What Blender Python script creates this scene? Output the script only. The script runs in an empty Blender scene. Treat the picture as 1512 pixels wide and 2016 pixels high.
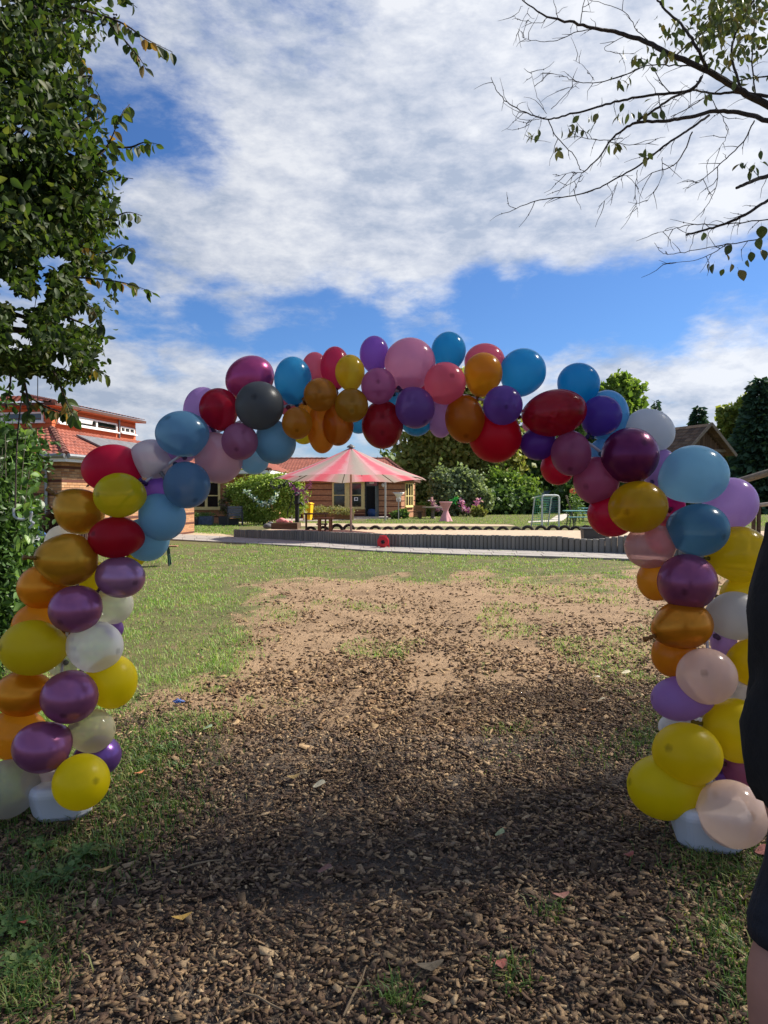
import bpy, math, random
import numpy as np
from mathutils import Vector, Matrix, Euler
R = math.radians
rng = np.random.default_rng(7)
random.seed(7)
SC = bpy.context.scene
COL = SC.collection
# ---------------------------------------------------------------- camera
F, CX, CY, HZ, EYE = 1398.0, 756.0, 1008.0, 972.0, 1.6     # focal length and centre in photo pixels, horizon row, eye height
PITCH = math.atan((CY - HZ) / F)
cam_d = bpy.data.cameras.new('camera'); cam = bpy.data.objects.new('camera', cam_d); COL.objects.link(cam)
cam_d.sensor_fit = 'HORIZONTAL'; cam_d.sensor_width = 36.0; cam_d.lens = 36.0 * F / 1512.0
cam_d.clip_start = 0.05; cam_d.clip_end = 3000
cam.location = (0, 0, EYE); cam.rotation_euler = (math.pi / 2 - PITCH, 0, 0)
SC.camera = cam
SUN_AZ, SUN_EL = 66.0, 43.0
# ---------------------------------------------------------------- render settings
SC.view_settings.view_transform = 'Standard'; SC.view_settings.look = 'None'
SC.view_settings.gamma = 1; SC.view_settings.use_curve_mapping = False
SC.view_settings.exposure = 1.0
SC.render.engine = 'CYCLES'
SC.cycles.use_denoising = True
SC.cycles.max_bounces = 8; SC.cycles.diffuse_bounces = 3; SC.cycles.glossy_bounces = 3
SC.cycles.transmission_bounces = 6; SC.cycles.transparent_max_bounces = 10
SC.cycles.sample_clamp_indirect = 4.0

def ray(px, py):
    c, s = math.cos(PITCH), math.sin(PITCH)
    return Vector(((px - CX), F * c + (CY - py) * s, -F * s + (CY - py) * c))
def P(px, py, d):                    # the point seen at a photo pixel at d metres ahead
    r = ray(px, py); k = d / r.y
    return Vector((r.x * k, d, EYE + r.z * k))
def G(px, py, z=0.0):                # the point of the level z seen at a photo pixel
    r = ray(px, py); k = (z - EYE) / r.z
    return Vector((r.x * k, r.y * k, z))
def to_px(X, Y, Z):
    c, s = math.cos(PITCH), math.sin(PITCH)
    f = np.maximum(Y * c - (Z - EYE) * s, 0.05); u = Y * s + (Z - EYE) * c
    return CX + F * X / f, CY - F * u / f

# ---------------------------------------------------------------- node helpers
class NT:
    def __init__(s, tree): s.t = tree; s.n = tree.nodes; s.l = tree.links
    def new(s, typ, **kw):
        n = s.n.new(typ)
        for k, v in kw.items(): setattr(n, k, v)
        return n
    def set(s, n, key, v):
        if isinstance(v, bpy.types.NodeSocket): s.l.new(v, n.inputs[key])
        else: n.inputs[key].default_value = v
    def math(s, op, a, b=0.0, c=None, clamp=False):
        n = s.new('ShaderNodeMath', operation=op, use_clamp=clamp); s.set(n, 0, a); s.set(n, 1, b)
        if c is not None: s.set(n, 2, c)
        return n.outputs[0]
    def vmath(s, op, a, b=None, out=0):
        n = s.new('ShaderNodeVectorMath', operation=op); s.set(n, 0, a)
        if b is not None: s.set(n, 1, b)
        return n.outputs[out]
    def noise(s, vec, scale, detail=4, rough=0.55, dist=0.0, out=0):
        n = s.new('ShaderNodeTexNoise'); s.set(n, 'Scale', scale); s.set(n, 'Detail', detail); s.set(n, 'Roughness', rough); s.set(n, 'Distortion', dist)
        if vec is not None: s.l.new(vec, n.inputs['Vector'])
        return n.outputs[out]
    def ramp(s, fac, stops, interp='LINEAR'):
        n = s.new('ShaderNodeValToRGB'); s.l.new(fac, n.inputs[0]); e = n.color_ramp.elements; n.color_ramp.interpolation = interp
        while len(e) < len(stops): e.new(0.5)
        for el, (p, c) in zip(e, stops): el.position = p; el.color = c if len(c) == 4 else (*c, 1)
        return n.outputs[0]
    def mix(s, fac, a, b, typ='MIX'):
        n = s.new('ShaderNodeMix', data_type='RGBA', blend_type=typ); s.set(n, 0, fac)
        for k, v in ((6, a), (7, b)):
            if isinstance(v, bpy.types.NodeSocket): s.l.new(v, n.inputs[k])
            else: n.inputs[k].default_value = v if len(v) == 4 else (*v, 1)
        return n.outputs[2]
    def mapr(s, v, a, b, c=0.0, d=1.0, smooth=True):
        n = s.new('ShaderNodeMapRange', interpolation_type='SMOOTHSTEP' if smooth else 'LINEAR')
        s.set(n, 0, v); s.set(n, 1, a); s.set(n, 2, b); s.set(n, 3, c); s.set(n, 4, d)
        return n.outputs[0]

def hexl(h):
    h = h.lstrip('#'); v = [int(h[i:i + 2], 16) / 255 for i in (0, 2, 4)]
    return tuple(x / 12.92 if x <= 0.04045 else ((x + 0.055) / 1.055) ** 2.4 for x in v)

# ---------------------------------------------------------------- sky and clouds
world = bpy.data.worlds.new('World'); SC.world = world; world.use_nodes = True
w = NT(world.node_tree); w.n.clear()
sky = w.new('ShaderNodeTexSky', sky_type='NISHITA'); sky.sun_disc = False
sky.sun_elevation = R(SUN_EL); sky.sun_rotation = R(SUN_AZ); sky.ozone_density = 2.2; sky.dust_density = 0.6; sky.air_density = 1.0
tc = w.new('ShaderNodeTexCoord')
d0 = w.vmath('NORMALIZE', tc.outputs['Generated'])
sep = w.new('ShaderNodeSeparateXYZ'); w.l.new(d0, sep.inputs[0])
dz = w.math('MAXIMUM', sep.outputs[2], 0.0)
den = w.math('ADD', dz, 0.30)
cmb = w.new('ShaderNodeCombineXYZ')
w.l.new(w.math('DIVIDE', sep.outputs[0], den), cmb.inputs[0]); w.l.new(w.math('DIVIDE', sep.outputs[1], den), cmb.inputs[1])
pc = cmb.outputs[0]
ps = w.vmath('MULTIPLY', d0, (1.0, 1.0, 2.4))
n_big = w.noise(w.vmath('ADD', pc, (6.3, 2.2, 0.6)), 1.6, 3, 0.5, 0.1)
n_fine = w.noise(w.vmath('ADD', pc, (2.93, 5.31, 1.27)), 5.0, 10, 0.60, 0.15)
n_puff = w.noise(w.vmath('ADD', ps, (5.4, 2.7, 4.0)), 17.0, 9, 0.62, 0.2)
cov = w.math('ADD', w.math('MULTIPLY', n_big, 0.35), w.math('MULTIPLY', n_fine, 0.62))
cov = w.math('ADD', cov, w.math('MULTIPLY', n_puff, 0.66))
def blob(px, py, deg, wt):
    global cov
    v = ray(px, py).normalized()
    dn = w.vmath('DOT_PRODUCT', d0, tuple(v), out=1)
    cov = w.math('ADD', cov, w.mapr(dn, math.cos(R(deg)), 1.0, 0.0, wt))
for b in ((320, 350, 8, -.26), (430, 395, 5, -.16), (250, 190, 8, -.08), (330, 60, 8, -.03), (620, 20, 6, -.10), (600, 190, 4, -.08), (60, 300, 12, -.04),
          (1010, 598, 6, -.40), (1140, 590, 6, -.40), (1260, 585, 6, -.40), (1390, 575, 7, -.36), (900, 615, 5.5, -.32), (1500, 560, 6, -.2), (780, 632, 5, -.26), (680, 600, 5, -.2),
          (480, 610, 6, -.34), (330, 600, 7, -.30), (590, 630, 5, -.28), (220, 560, 7, -.2),
          (700, 440, 11, .18), (950, 400, 12, .26), (1200, 400, 13, .30), (1450, 280, 15, .34), (880, 200, 12, .22), (1080, 120, 13, .26), (430, 490, 9, .30), (360, 475, 6, .18), (470, 440, 6, .10), (260, 450, 7, .28), (560, 500, 8, .22), (600, 330, 7, .18), (480, 120, 9, .10), (150, 60, 9, .08), (800, 545, 6, .14), (640, 160, 8, .08),
          (500, 735, 7, .20), (250, 725, 8, .24), (1350, 735, 8, .24), (1500, 700, 7, .22), (1150, 710, 6, .18), (850, 720, 7, .18), (900, 820, 9, .22), (100, 760, 8, .22)):
    blob(*b)
mask = w.mapr(cov, 0.61, 1.07)
sund = Vector((math.sin(R(SUN_AZ)) * math.cos(R(SUN_EL)), math.cos(R(SUN_AZ)) * math.cos(R(SUN_EL)), math.sin(R(SUN_EL))))
glow = w.vmath('DOT_PRODUCT', d0, tuple(sund), out=1)
glow = w.mapr(glow, 0.1, 1.0, 0.90, 1.14)
n_sh = w.math('ADD', w.math('MULTIPLY', w.noise(w.vmath('ADD', pc, (9.0, 3.0, 1.0)), 3.4, 7, 0.62, 0.1), 0.55), w.math('MULTIPLY', w.noise(w.vmath('ADD', ps, (1.4, 8.7, 4.3)), 19.0, 8, 0.62, 0.15), 0.45))
shade = w.ramp(n_sh, [(0.39, (2.25, 2.6, 3.25)), (0.49, (3.35, 3.55, 4.0)), (0.59, (4.4, 4.5, 4.7))])
cloud = w.mix(1.0, shade, glow, 'MULTIPLY')
gl = w.new('ShaderNodeMix', data_type='RGBA', blend_type='MULTIPLY'); gl.inputs[0].default_value = 1
w.l.new(sky.outputs[0], gl.inputs[6]); gl.inputs[7].default_value = (0.29, 0.445, 0.67, 1)
final = w.mix(w.math('MULTIPLY', mask, 0.93), gl.outputs[2], cloud)
bg = w.new('ShaderNodeBackground'); bg.inputs[1].default_value = 0.10
w.l.new(final, bg.inputs[0])
wo = w.new('ShaderNodeOutputWorld'); w.l.new(bg.outputs[0], wo.inputs[0])
# ---------------------------------------------------------------- sun
sl = bpy.data.lights.new('sun', 'SUN'); sl.energy = 4.6; sl.angle = R(2.2); sl.color = (1.0, 0.93, 0.82)
sun = bpy.data.objects.new('sun', sl); COL.objects.link(sun)
sun.rotation_euler = (-sund).to_track_quat('-Z', 'Y').to_euler(); sun.location = (20, 10, 30)

# ---------------------------------------------------------------- materials
MATS = {}
def mat(name, col, rough=0.7, metal=0.0, var=0.25, scale=6.0, bump=0.0, bscale=40.0, col2=None, spec=0.4, vec='Object', stretch=None):
    if name in MATS: return MATS[name]
    m = bpy.data.materials.new(name); m.use_nodes = True; t = NT(m.node_tree)
    b = t.n['Principled BSDF']
    if isinstance(col, str): col = hexl(col)
    if isinstance(col2, str): col2 = hexl(col2)
    co = t.new('ShaderNodeTexCoord').outputs[vec]
    if stretch:
        mp = t.new('ShaderNodeMapping'); t.l.new(co, mp.inputs[0]); mp.inputs['Scale'].default_value = stretch; co = mp.outputs[0]
    n = t.noise(co, scale, 5, 0.6)
    c2 = col2 if col2 else tuple(x * (1 - var) for x in col)
    c1 = col if col2 else tuple(min(1, x * (1 + var * 0.6)) for x in col)
    t.l.new(t.ramp(n, [(0.33, c2), (0.66, c1)]), b.inputs['Base Color'])
    b.inputs['Roughness'].default_value = rough; b.inputs['Metallic'].default_value = metal; b.inputs['Specular IOR Level'].default_value = spec
    if bump:
        bn = t.new('ShaderNodeBump'); bn.inputs['Strength'].default_value = bump; bn.inputs['Distance'].default_value = 0.02
        t.l.new(t.noise(co, bscale, 4, 0.6), bn.inputs['Height']); t.l.new(bn.outputs[0], b.inputs['Normal'])
    MATS[name] = m; return m

def island_mat(name, stops, rough=0.6, trans=0.0, obj_random=False, grain=0.0, spec=0.3, tcol=1.3):
    """each leaf, blade or chip takes its own colour"""
    m = bpy.data.materials.new(name); m.use_nodes = True; t = NT(m.node_tree); b = t.n['Principled BSDF']; out = t.n['Material Output']
    rnd = t.new('ShaderNodeObjectInfo').outputs['Random'] if obj_random else t.new('ShaderNodeNewGeometry').outputs['Random Per Island']
    k = len(stops)
    c = t.ramp(rnd, [((i + 0.5) / k, hexl(s) if isinstance(s, str) else s) for i, s in enumerate(stops)])
    if grain:
        co = t.new('ShaderNodeTexCoord').outputs['Object']
        g = t.noise(co, 140, 3, 0.6)
        c = t.mix(grain, c, t.ramp(g, [(0.35, (0.25, 0.25, 0.25)), (0.65, (1, 1, 1))]), 'MULTIPLY')
    t.l.new(c, b.inputs['Base Color']); b.inputs['Roughness'].default_value = rough; b.inputs['Specular IOR Level'].default_value = spec
    if trans:
        tr = t.new('ShaderNodeBsdfTranslucent')
        t.l.new(t.mix(1.0, c, (tcol, tcol * 1.05, tcol * 0.5), 'MULTIPLY'), tr.inputs[0])
        mx = t.new('ShaderNodeMixShader'); mx.inputs[0].default_value = trans
        t.l.new(b.outputs[0], mx.inputs[1]); t.l.new(tr.outputs[0], mx.inputs[2]); t.l.new(mx.outputs[0], out.inputs[0])
    return m

# ---------------------------------------------------------------- mesh helpers
def mesh_np(name, V, FL, sizes=None, smooth=False, uv=None):
    """V (n,3), FL flat vertex index list, sizes per-face vertex counts"""
    me = bpy.data.meshes.new(name); V = np.asarray(V, dtype=np.float32); FL = np.asarray(FL, dtype=np.int32).ravel()
    sizes = np.asarray(sizes, dtype=np.int32)
    me.vertices.add(len(V)); me.vertices.foreach_set('co', V.ravel())
    me.loops.add(len(FL)); me.loops.foreach_set('vertex_index', FL)
    me.polygons.add(len(sizes)); st = np.concatenate(([0], np.cumsum(sizes)[:-1])).astype(np.int32)
    me.polygons.foreach_set('loop_start', st)
    if smooth: me.polygons.foreach_set('use_smooth', np.ones(len(sizes), dtype=bool))
    if uv is not None:
        l = me.uv_layers.new(name='UVMap'); l.data.foreach_set('uv', np.asarray(uv, dtype=np.float32).ravel())
    me.update(calc_edges=True); me.validate()
    return me
OFF = {}
def off(o): return OFF.get(o.name, Vector((0, 0, 0)))
class MB:
    def __init__(s): s.v = []; s.f = []; s.uvs = {}
    def add(s, vs, fs):
        k = len(s.v); s.v += [tuple(v) for v in vs]; s.f += [tuple(i + k for i in f) for f in fs]; return s
    def box(s, c, size, rot=None, taper=1.0):
        hx, hy, hz = size[0] / 2, size[1] / 2, size[2] / 2
        vs = [Vector((sx * hx * (taper if sz > 0 else 1), sy * hy * (taper if sz > 0 else 1), sz * hz)) for sz in (-1, 1) for sy in (-1, 1) for sx in (-1, 1)]
        if rot is not None:
            M = rot if isinstance(rot, Matrix) else Euler(rot).to_matrix(); vs = [M @ v for v in vs]
        c = Vector(c)
        return s.add([v + c for v in vs], [(0, 2, 3, 1), (4, 5, 7, 6), (0, 1, 5, 4), (2, 6, 7, 3), (0, 4, 6, 2), (1, 3, 7, 5)])
    def bar(s, a, b, wd, ht, up=(0, 0, 1)):
        a, b = Vector(a), Vector(b); d = (b - a); L = d.length; d.normalize(); u = Vector(up)
        x = d.cross(u)
        if x.length < 1e-4: x = d.cross(Vector((1, 0, 0)))
        x.normalize(); u = x.cross(d)
        M = Matrix((x, d, u)).transposed()
        return s.box((a + b) / 2, (wd, L, ht), M)
    def tube(s, pts, rad, n=8, cap=True):
        pts = [Vector(p) for p in pts]; N = len(pts)
        if not hasattr(rad, '__len__'): rad = [rad] * N
        k = len(s.v); pu = None
        for i, p in enumerate(pts):
            t = (pts[min(i + 1, N - 1)] - pts[max(i - 1, 0)])
            t = t.normalized() if t.length > 1e-9 else Vector((0, 0, 1))
            if pu is None:
                a = Vector((0, 0, 1)) if abs(t.z) < 0.9 else Vector((1, 0, 0)); x = t.cross(a).normalized()
            else:
                x = pu - t * pu.dot(t); x = x.normalized() if x.length > 1e-6 else t.orthogonal().normalized()
            pu = x; y = t.cross(x)
            for j in range(n):
                a = 2 * math.pi * j / n; s.v.append(tuple(p + (x * math.cos(a) + y * math.sin(a)) * rad[i]))
        for i in range(N - 1):
            for j in range(n):
                s.f.append((k + i * n + j, k + i * n + (j + 1) % n, k + (i + 1) * n + (j + 1) % n, k + (i + 1) * n + j))
        if cap: s.f.append(tuple(k + j for j in range(n))[::-1]); s.f.append(tuple(k + (N - 1) * n + j for j in range(n)))
        return s
    def lathe(s, prof, c=(0, 0, 0), n=20, M=None, sx=1.0, sy=1.0, cap=True):
        k = len(s.v); c = Vector(c)
        for r, z in prof:
            for j in range(n):
                a = 2 * math.pi * j / n; v = Vector((r * math.cos(a) * sx, r * math.sin(a) * sy, z))
                s.v.append(tuple((M @ v if M else v) + c))
        m = len(prof)
        for i in range(m - 1):
            for j in range(n): s.f.append((k + i * n + j, k + i * n + (j + 1) % n, k + (i + 1) * n + (j + 1) % n, k + (i + 1) * n + j))
        if cap: s.f.append(tuple(k + j for j in range(n))[::-1]); s.f.append(tuple(k + (m - 1) * n + j for j in range(n)))
        return s
    def loft(s, rings, n=20):
        """rings of (centre, half x, half y)"""
        k = len(s.v)
        for c, a, b in rings:
            for j in range(n):
                t = 2 * math.pi * j / n; s.v.append((c[0] + a * math.cos(t), c[1] + b * math.sin(t), c[2]))
        for i in range(len(rings) - 1):
            for j in range(n): s.f.append((k + i * n + j, k + i * n + (j + 1) % n, k + (i + 1) * n + (j + 1) % n, k + (i + 1) * n + j))
        s.f.append(tuple(k + j for j in range(n))[::-1]); s.f.append(tuple(k + (len(rings) - 1) * n + j for j in range(n)))
        return s
    def quad(s, a, b, c, d): return s.add([a, b, c, d], [(0, 1, 2, 3)])
    def prism(s, poly, z0, z1):
        n = len(poly); k = len(s.v)
        s.v += [(p[0], p[1], z0) for p in poly] + [(p[0], p[1], z1) for p in poly]
        s.f.append(tuple(range(k + n - 1, k - 1, -1))); s.f.append(tuple(range(k + n, k + 2 * n)))
        for i in range(n): j = (i + 1) % n; s.f.append((k + i, k + j, k + n + j, k + n + i))
        return s
    def build(s, name, m, parent=None, world=False, smooth=False, bevel=0.0):
        me = bpy.data.meshes.new(name); sh = off(parent) if (parent is not None and world) else Vector((0, 0, 0))
        me.from_pydata([(v[0] - sh.x, v[1] - sh.y, v[2] - sh.z) for v in s.v], [], s.f)
        if smooth:
            me.polygons.foreach_set('use_smooth', [True] * len(me.polygons))
        me.materials.append(m); me.update()
        o = bpy.data.objects.new(name, me); COL.objects.link(o)
        if smooth == 'auto': me.set_sharp_from_angle(angle=R(40))
        if bevel:
            bv = o.modifiers.new('bevel', 'BEVEL'); bv.width = bevel; bv.segments = 2; bv.limit_method = 'ANGLE'
        if parent is not None: o.parent = parent; OFF[o.name] = off(parent)
        return o
def link(name, me, m, parent=None):
    if m is not None and not me.materials: me.materials.append(m)
    o = bpy.data.objects.new(name, me); COL.objects.link(o)
    if parent is not None: o.parent = parent; OFF[o.name] = off(parent)
    return o
def tag(o, label=None, cat=None, group=None, kind=None):
    if label: o['label'] = label
    if cat: o['category'] = cat
    if group: o['group'] = group
    if kind: o['kind'] = kind
    return o
def thing(name, label, cat, loc=(0, 0, 0), rotz=0.0, group=None):
    o = bpy.data.objects.new(name, None); COL.objects.link(o); o.empty_display_size = 0.2
    o.location = loc; o.rotation_euler = (0, 0, rotz); OFF[o.name] = Vector(loc)
    return tag(o, label, cat, group)
def dup(root, loc, rotz=0.0, label=None):
    def cp(o, par):
        c = o.copy(); COL.objects.link(c)
        if par is not None: c.parent = par
        OFF[c.name] = Vector(loc)
        for ch in list(o.children): cp(ch, c)
        return c
    r = cp(root, None); r.location = loc; r.rotation_euler = (0, 0, rotz)
    if label: r['label'] = label
    return r
def vnoise(x, y, seed=0):
    xi = np.floor(x).astype(np.int64); yi = np.floor(y).astype(np.int64); fx = x - xi; fy = y - yi
    def h(a, b):
        n = (a * 374761393 + b * 668265263 + seed * 974634777) & 0xffffffff
        n = ((n ^ (n >> 13)) * 1274126177) & 0xffffffff
        return ((n ^ (n >> 16)) & 0xffff) / 65535.0
    sx = fx * fx * (3 - 2 * fx); sy = fy * fy * (3 - 2 * fy)
    return (h(xi, yi) * (1 - sx) + h(xi + 1, yi) * sx) * (1 - sy) + (h(xi, yi + 1) * (1 - sx) + h(xi + 1, yi + 1) * sx) * sy
def fbm(x, y, seed=0, o=4):
    s = 0; a = 0.5; t = 0
    for i in range(o): s = s + a * vnoise(x * 2 ** i, y * 2 ** i, seed + i); t += a; a *= 0.5
    return s / t
def sstep(x, a, b):
    t = np.clip((x - a) / (b - a), 0, 1); return t * t * (3 - 2 * t)
def inpoly(px, py, poly):
    ins = np.zeros(np.shape(px), dtype=bool); n = len(poly)
    for i in range(n):
        x1, y1 = poly[i]; x2, y2 = poly[(i + 1) % n]
        c = ((y1 > py) != (y2 > py)) & (px < (x2 - x1) * (py - y1) / ((y2 - y1) if y2 != y1 else 1e-9) + x1)
        ins ^= c
    return ins
# ---- leaf clouds
def leaf_template(kind='oval'):
    if kind == 'leaf':      # rounded pointed leaf with a folded, bent midrib
        v = np.array([(0, 0, 0), (0, .4, -.05), (0, .75, -.13), (0, 1, -.25), (-.2, .2, .03), (-.27, .48, .04), (-.17, .78, -.06), (.2, .2, .03), (.27, .48, .04), (.17, .78, -.06)])
        f = [(0, 1, 4), (1, 5, 4), (1, 2, 5), (2, 6, 5), (2, 3, 6), (0, 7, 1), (1, 7, 8), (1, 8, 2), (2, 8, 9), (2, 9, 3)]
        return v, f
    if kind == 'oval':      # pointed leaf folded along its midrib, 4 faces
        v = np.array([(0, 0, 0), (0, .38, -.06), (0, 1, -.22), (-.27, .42, .05), (.27, .42, .05)])
        f = [(0, 1, 3), (1, 2, 3), (0, 4, 1), (1, 4, 2)]
    elif kind == 'clump':     # a tuft of leaves seen from far
        v = np.array([(0, 0, 0), (-.5, .45, .1), (0, 1, -.15), (.5, .5, .05), (-.1, .5, .35), (.35, .95, .2)])
        f = [(0, 3, 2), (0, 2, 1), (0, 4, 5)]
    else:                    # needle spray
        v = np.array([(0, 0, 0), (-.28, .5, -.08), (0, 1, -.3), (.28, .5, -.08)])
        f = [(0, 3, 2), (0, 2, 1)]
    return v, f
def rot_from(dirs, up):
    y = dirs / np.linalg.norm(dirs, axis=1, keepdims=True); x = np.cross(y, up); x /= (np.linalg.norm(x, axis=1, keepdims=True) + 1e-9)
    z = np.cross(x, y); return np.stack((x, y, z), axis=2)
def leaves_mesh(name, pos, dirs, up, size, kind='oval', aspect=1.0):
    v, f = leaf_template(kind); v = v.copy(); v[:, 0] *= aspect
    M = rot_from(dirs, up); n = len(pos)
    V = np.einsum('nij,kj->nki', M, v) * np.asarray(size).reshape(-1, 1, 1) + pos[:, None, :]
    k = len(v); fi = np.array([i for t in f for i in t])
    FL = (np.arange(n)[:, None] * k + fi[None, :]).ravel()
    return mesh_np(name, V.reshape(-1, 3), FL, np.full(n * len(f), 3))
def rand_dirs(n, droop=0.0):
    d = rng.normal(size=(n, 3)); d /= np.linalg.norm(d, axis=1, keepdims=True); d[:, 2] -= droop
    return d
def blob_points(cen, rad, n, shell=0.55, clumps=40, spread=0.22):
    """points of uneven clumps filling an ellipsoid, more of them near its skin"""
    c = rng.normal(size=(clumps, 3)); c /= np.linalg.norm(c, axis=1, keepdims=True)
    c *= (shell + (1 - shell) * rng.random((clumps, 1))) * (0.85 + 0.3 * rng.random((clumps, 1)))
    i = rng.integers(0, clumps, n); q = c[i] + rng.normal(size=(n, 3)) * spread
    return np.asarray(cen) + q * np.asarray(rad)
# ================================================================ GROUND
BARE = [(240, 1545), (330, 1430), (420, 1345), (470, 1270), (505, 1205), (470, 1168), (560, 1150), (700, 1142), (850, 1132), (930, 1122), (1010, 1142), (1130, 1150), (1230, 1128), (1300, 1112), (1900, 1105), (1900, 9000), (-2500, 9000), (-900, 1800), (-80, 1640), (110, 1610)]
def masks(X, Y):
    """bare earth, sand, wood chip cover at ground points (0..1)"""
    px, py = to_px(X, Y, np.zeros_like(X))
    py = np.where(Y < 0.9, 8000, py); px = np.where(Y < 0.9, 756, px)
    jit = np.clip((py - 990) / 260, 0.12, 1.6)
    nx = (fbm(X * 1.1, Y * 0.7, 3) - .5) * 300 * jit; ny = (fbm(X * 1.1 + 9, Y * 0.7, 5) - .5) * 110 * jit
    fx = (fbm(X * 5, Y * 4, 13) - .5) * 200 * jit
    bare = np.zeros_like(X)
    for k in range(5):
        a = k * 1.2566
        bare += inpoly(px + nx + fx + math.cos(a) * 55 * jit, py + ny + math.sin(a) * 15 * jit, BARE) / 5.0
    chips = sstep(py + (fbm(X * 1.6, Y * 1.2, 21) - .5) * 190 - (px - 560) * np.where(px < 560, .25, -0.10), 1365, 1545)
    return bare, chips, px, py
xs = np.concatenate((-np.geomspace(420, 12.5, 16), np.arange(-12, 12.01, 0.12), np.geomspace(12.5, 420, 16)))
ys = np.concatenate((-np.geomspace(60, 1, 6), np.arange(-0.6, 24, 0.11), np.geomspace(24.3, 800, 30)))
GX, GY = np.meshgrid(xs, ys)
bare, chips, gpx, gpy = masks(GX.ravel(), GY.ravel())
near = sstep(-GY.ravel(), -24, -18)
Z = (fbm(GX.ravel() * 2.0, GY.ravel() * 2.0, 31) - .5) * 0.05 * near + (fbm(GX.ravel() * 7, GY.ravel() * 7, 33) - .5) * 0.022 * near
def ground_z(X, Y):
    n = sstep(-Y, -24, -18)
    return (fbm(X * 2.0, Y * 2.0, 31) - .5) * 0.05 * n + (fbm(X * 7, Y * 7, 33) - .5) * 0.022 * n
nxg, nyg = len(xs), len(ys)
idx = np.arange(nxg * nyg).reshape(nyg, nxg)
FL = np.stack((idx[:-1, :-1], idx[:-1, 1:], idx[1:, 1:], idx[1:, :-1]), axis=-1).reshape(-1, 4)
me = mesh_np('ground', np.stack((GX.ravel(), GY.ravel(), Z - 0.012), axis=1), FL, np.full(len(FL), 4), smooth=True)
for nm, arr in (('bare', bare), ('chips', chips)):
    at = me.attributes.new(nm, 'FLOAT', 'POINT'); at.data.foreach_set('value', arr.astype(np.float32))
gm = bpy.data.materials.new('earth'); gm.use_nodes = True; t = NT(gm.node_tree); b = t.n['Principled BSDF']
co = t.new('ShaderNodeTexCoord').outputs['Object']
def attr(nm): return t.new('ShaderNodeAttribute', attribute_name=nm).outputs['Fac']
n1 = t.noise(co, 1.7, 6, 0.6); n2 = t.noise(co, 26, 6, 0.7); n3 = t.noise(co, 90, 4, 0.6)
sand = t.mix(0.55, t.ramp(n1, [(0.3, (.22, .145, .085)), (0.52, (.31, .205, .12)), (0.72, (.37, .25, .15))]), t.ramp(n2, [(0.32, (.35, .33, .3)), (0.5, (1, 1, 1)), (0.7, (1.15, 1.15, 1.12))]), 'MULTIPLY')
mudc = t.mix(0.7, t.ramp(n1, [(0.3, (.115, .09, .07)), (0.7, (.19, .15, .115))]), t.ramp(n3, [(0.35, (.5, .5, .5)), (0.65, (1.1, 1.1, 1.1))]), 'MULTIPLY')
grs = t.mix(0.6, t.ramp(n1, [(0.3, (.105, .105, .045)), (0.7, (.15, .15, .06))]), t.ramp(n2, [(0.3, (.6, .6, .5)), (0.7, (1.2, 1.15, 1.0))]), 'MULTIPLY')
soil = t.mix(t.mapr(t.math('ADD', attr('chips'), t.math('MULTIPLY', t.math('SUBTRACT', n2, .5), .5)), .3, .75), sand, mudc)
grs2 = t.mix(t.mapr(t.noise(co, 2.6, 6, .7), .50, .66), grs, (.19, .135, .075))
base = t.mix(t.mapr(t.math('ADD', attr('bare'), t.math('MULTIPLY', t.math('SUBTRACT', n2, .5), .9)), .3, .7), grs2, soil)
t.l.new(base, b.inputs['Base Color']); b.inputs['Roughness'].default_value = 0.9; b.inputs['Specular IOR Level'].default_value = 0.2
bn = t.new('ShaderNodeBump'); bn.inputs['Strength'].default_value = 0.9; bn.inputs['Distance'].default_value = 0.03
t.l.new(t.math('ADD', n2, t.math('MULTIPLY', n3, .5)), bn.inputs['Height']); t.l.new(bn.outputs[0], b.inputs['Normal'])
tag(link('ground', me, gm), kind='structure')

# ---- wood chips: one bed of thousands of loose pieces
def chips_mesh(name, X, Y, L, Wd, T, z0, tilt=0.24):
    n = len(X); base = np.array([(-1, -1, -1), (1, -1, -1), (1, 1, -1), (-1, 1, -1), (-1, -1, 1), (1, -1, 1), (1, 1, 1), (-1, 1, 1)], float) * .5
    S = np.stack((L, Wd, T), axis=1); V = base[None] * S[:, None, :] * (1 + rng.uniform(-.38, .30, size=(n, 8, 3)))
    yaw = rng.uniform(0, 6.283, n); a = rng.normal(0, tilt, n); bb = rng.normal(0, tilt, n)
    cy, sy, ca, sa, cb, sb = np.cos(yaw), np.sin(yaw), np.cos(a), np.sin(a), np.cos(bb), np.sin(bb)
    x, y, z = V[..., 0], V[..., 1], V[..., 2]
    y, z = y * ca[:, None] - z * sa[:, None], y * sa[:, None] + z * ca[:, None]
    x, z = x * cb[:, None] - z * sb[:, None], x * sb[:, None] + z * cb[:, None]
    x, y = x * cy[:, None] - y * sy[:, None], x * sy[:, None] + y * cy[:, None]
    V = np.stack((x + X[:, None], y + Y[:, None], z + z0[:, None]), axis=2).reshape(-1, 3)
    f = np.array([(4, 5, 6, 7), (0, 1, 5, 4), (1, 2, 6, 5), (2, 3, 7, 6), (3, 0, 4, 7)]).ravel()
    FL = (np.arange(n)[:, None] * 8 + f[None]).ravel()
    return mesh_np(name, V, FL, np.full(n * 5, 4))
N = 380000
X = rng.uniform(-6.5, 6.5, N); Y = 1.2 + rng.random(N) ** 1.25 * 8.3
ok = np.abs(X) < 0.62 * Y + 0.5; X, Y = X[ok], Y[ok]
bare, chips, px, py = masks(X, Y)
gap = sstep(fbm(X * 1.5 + 40, Y * 1.5, 51, 3), .22, .38) * .45 + .55
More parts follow.
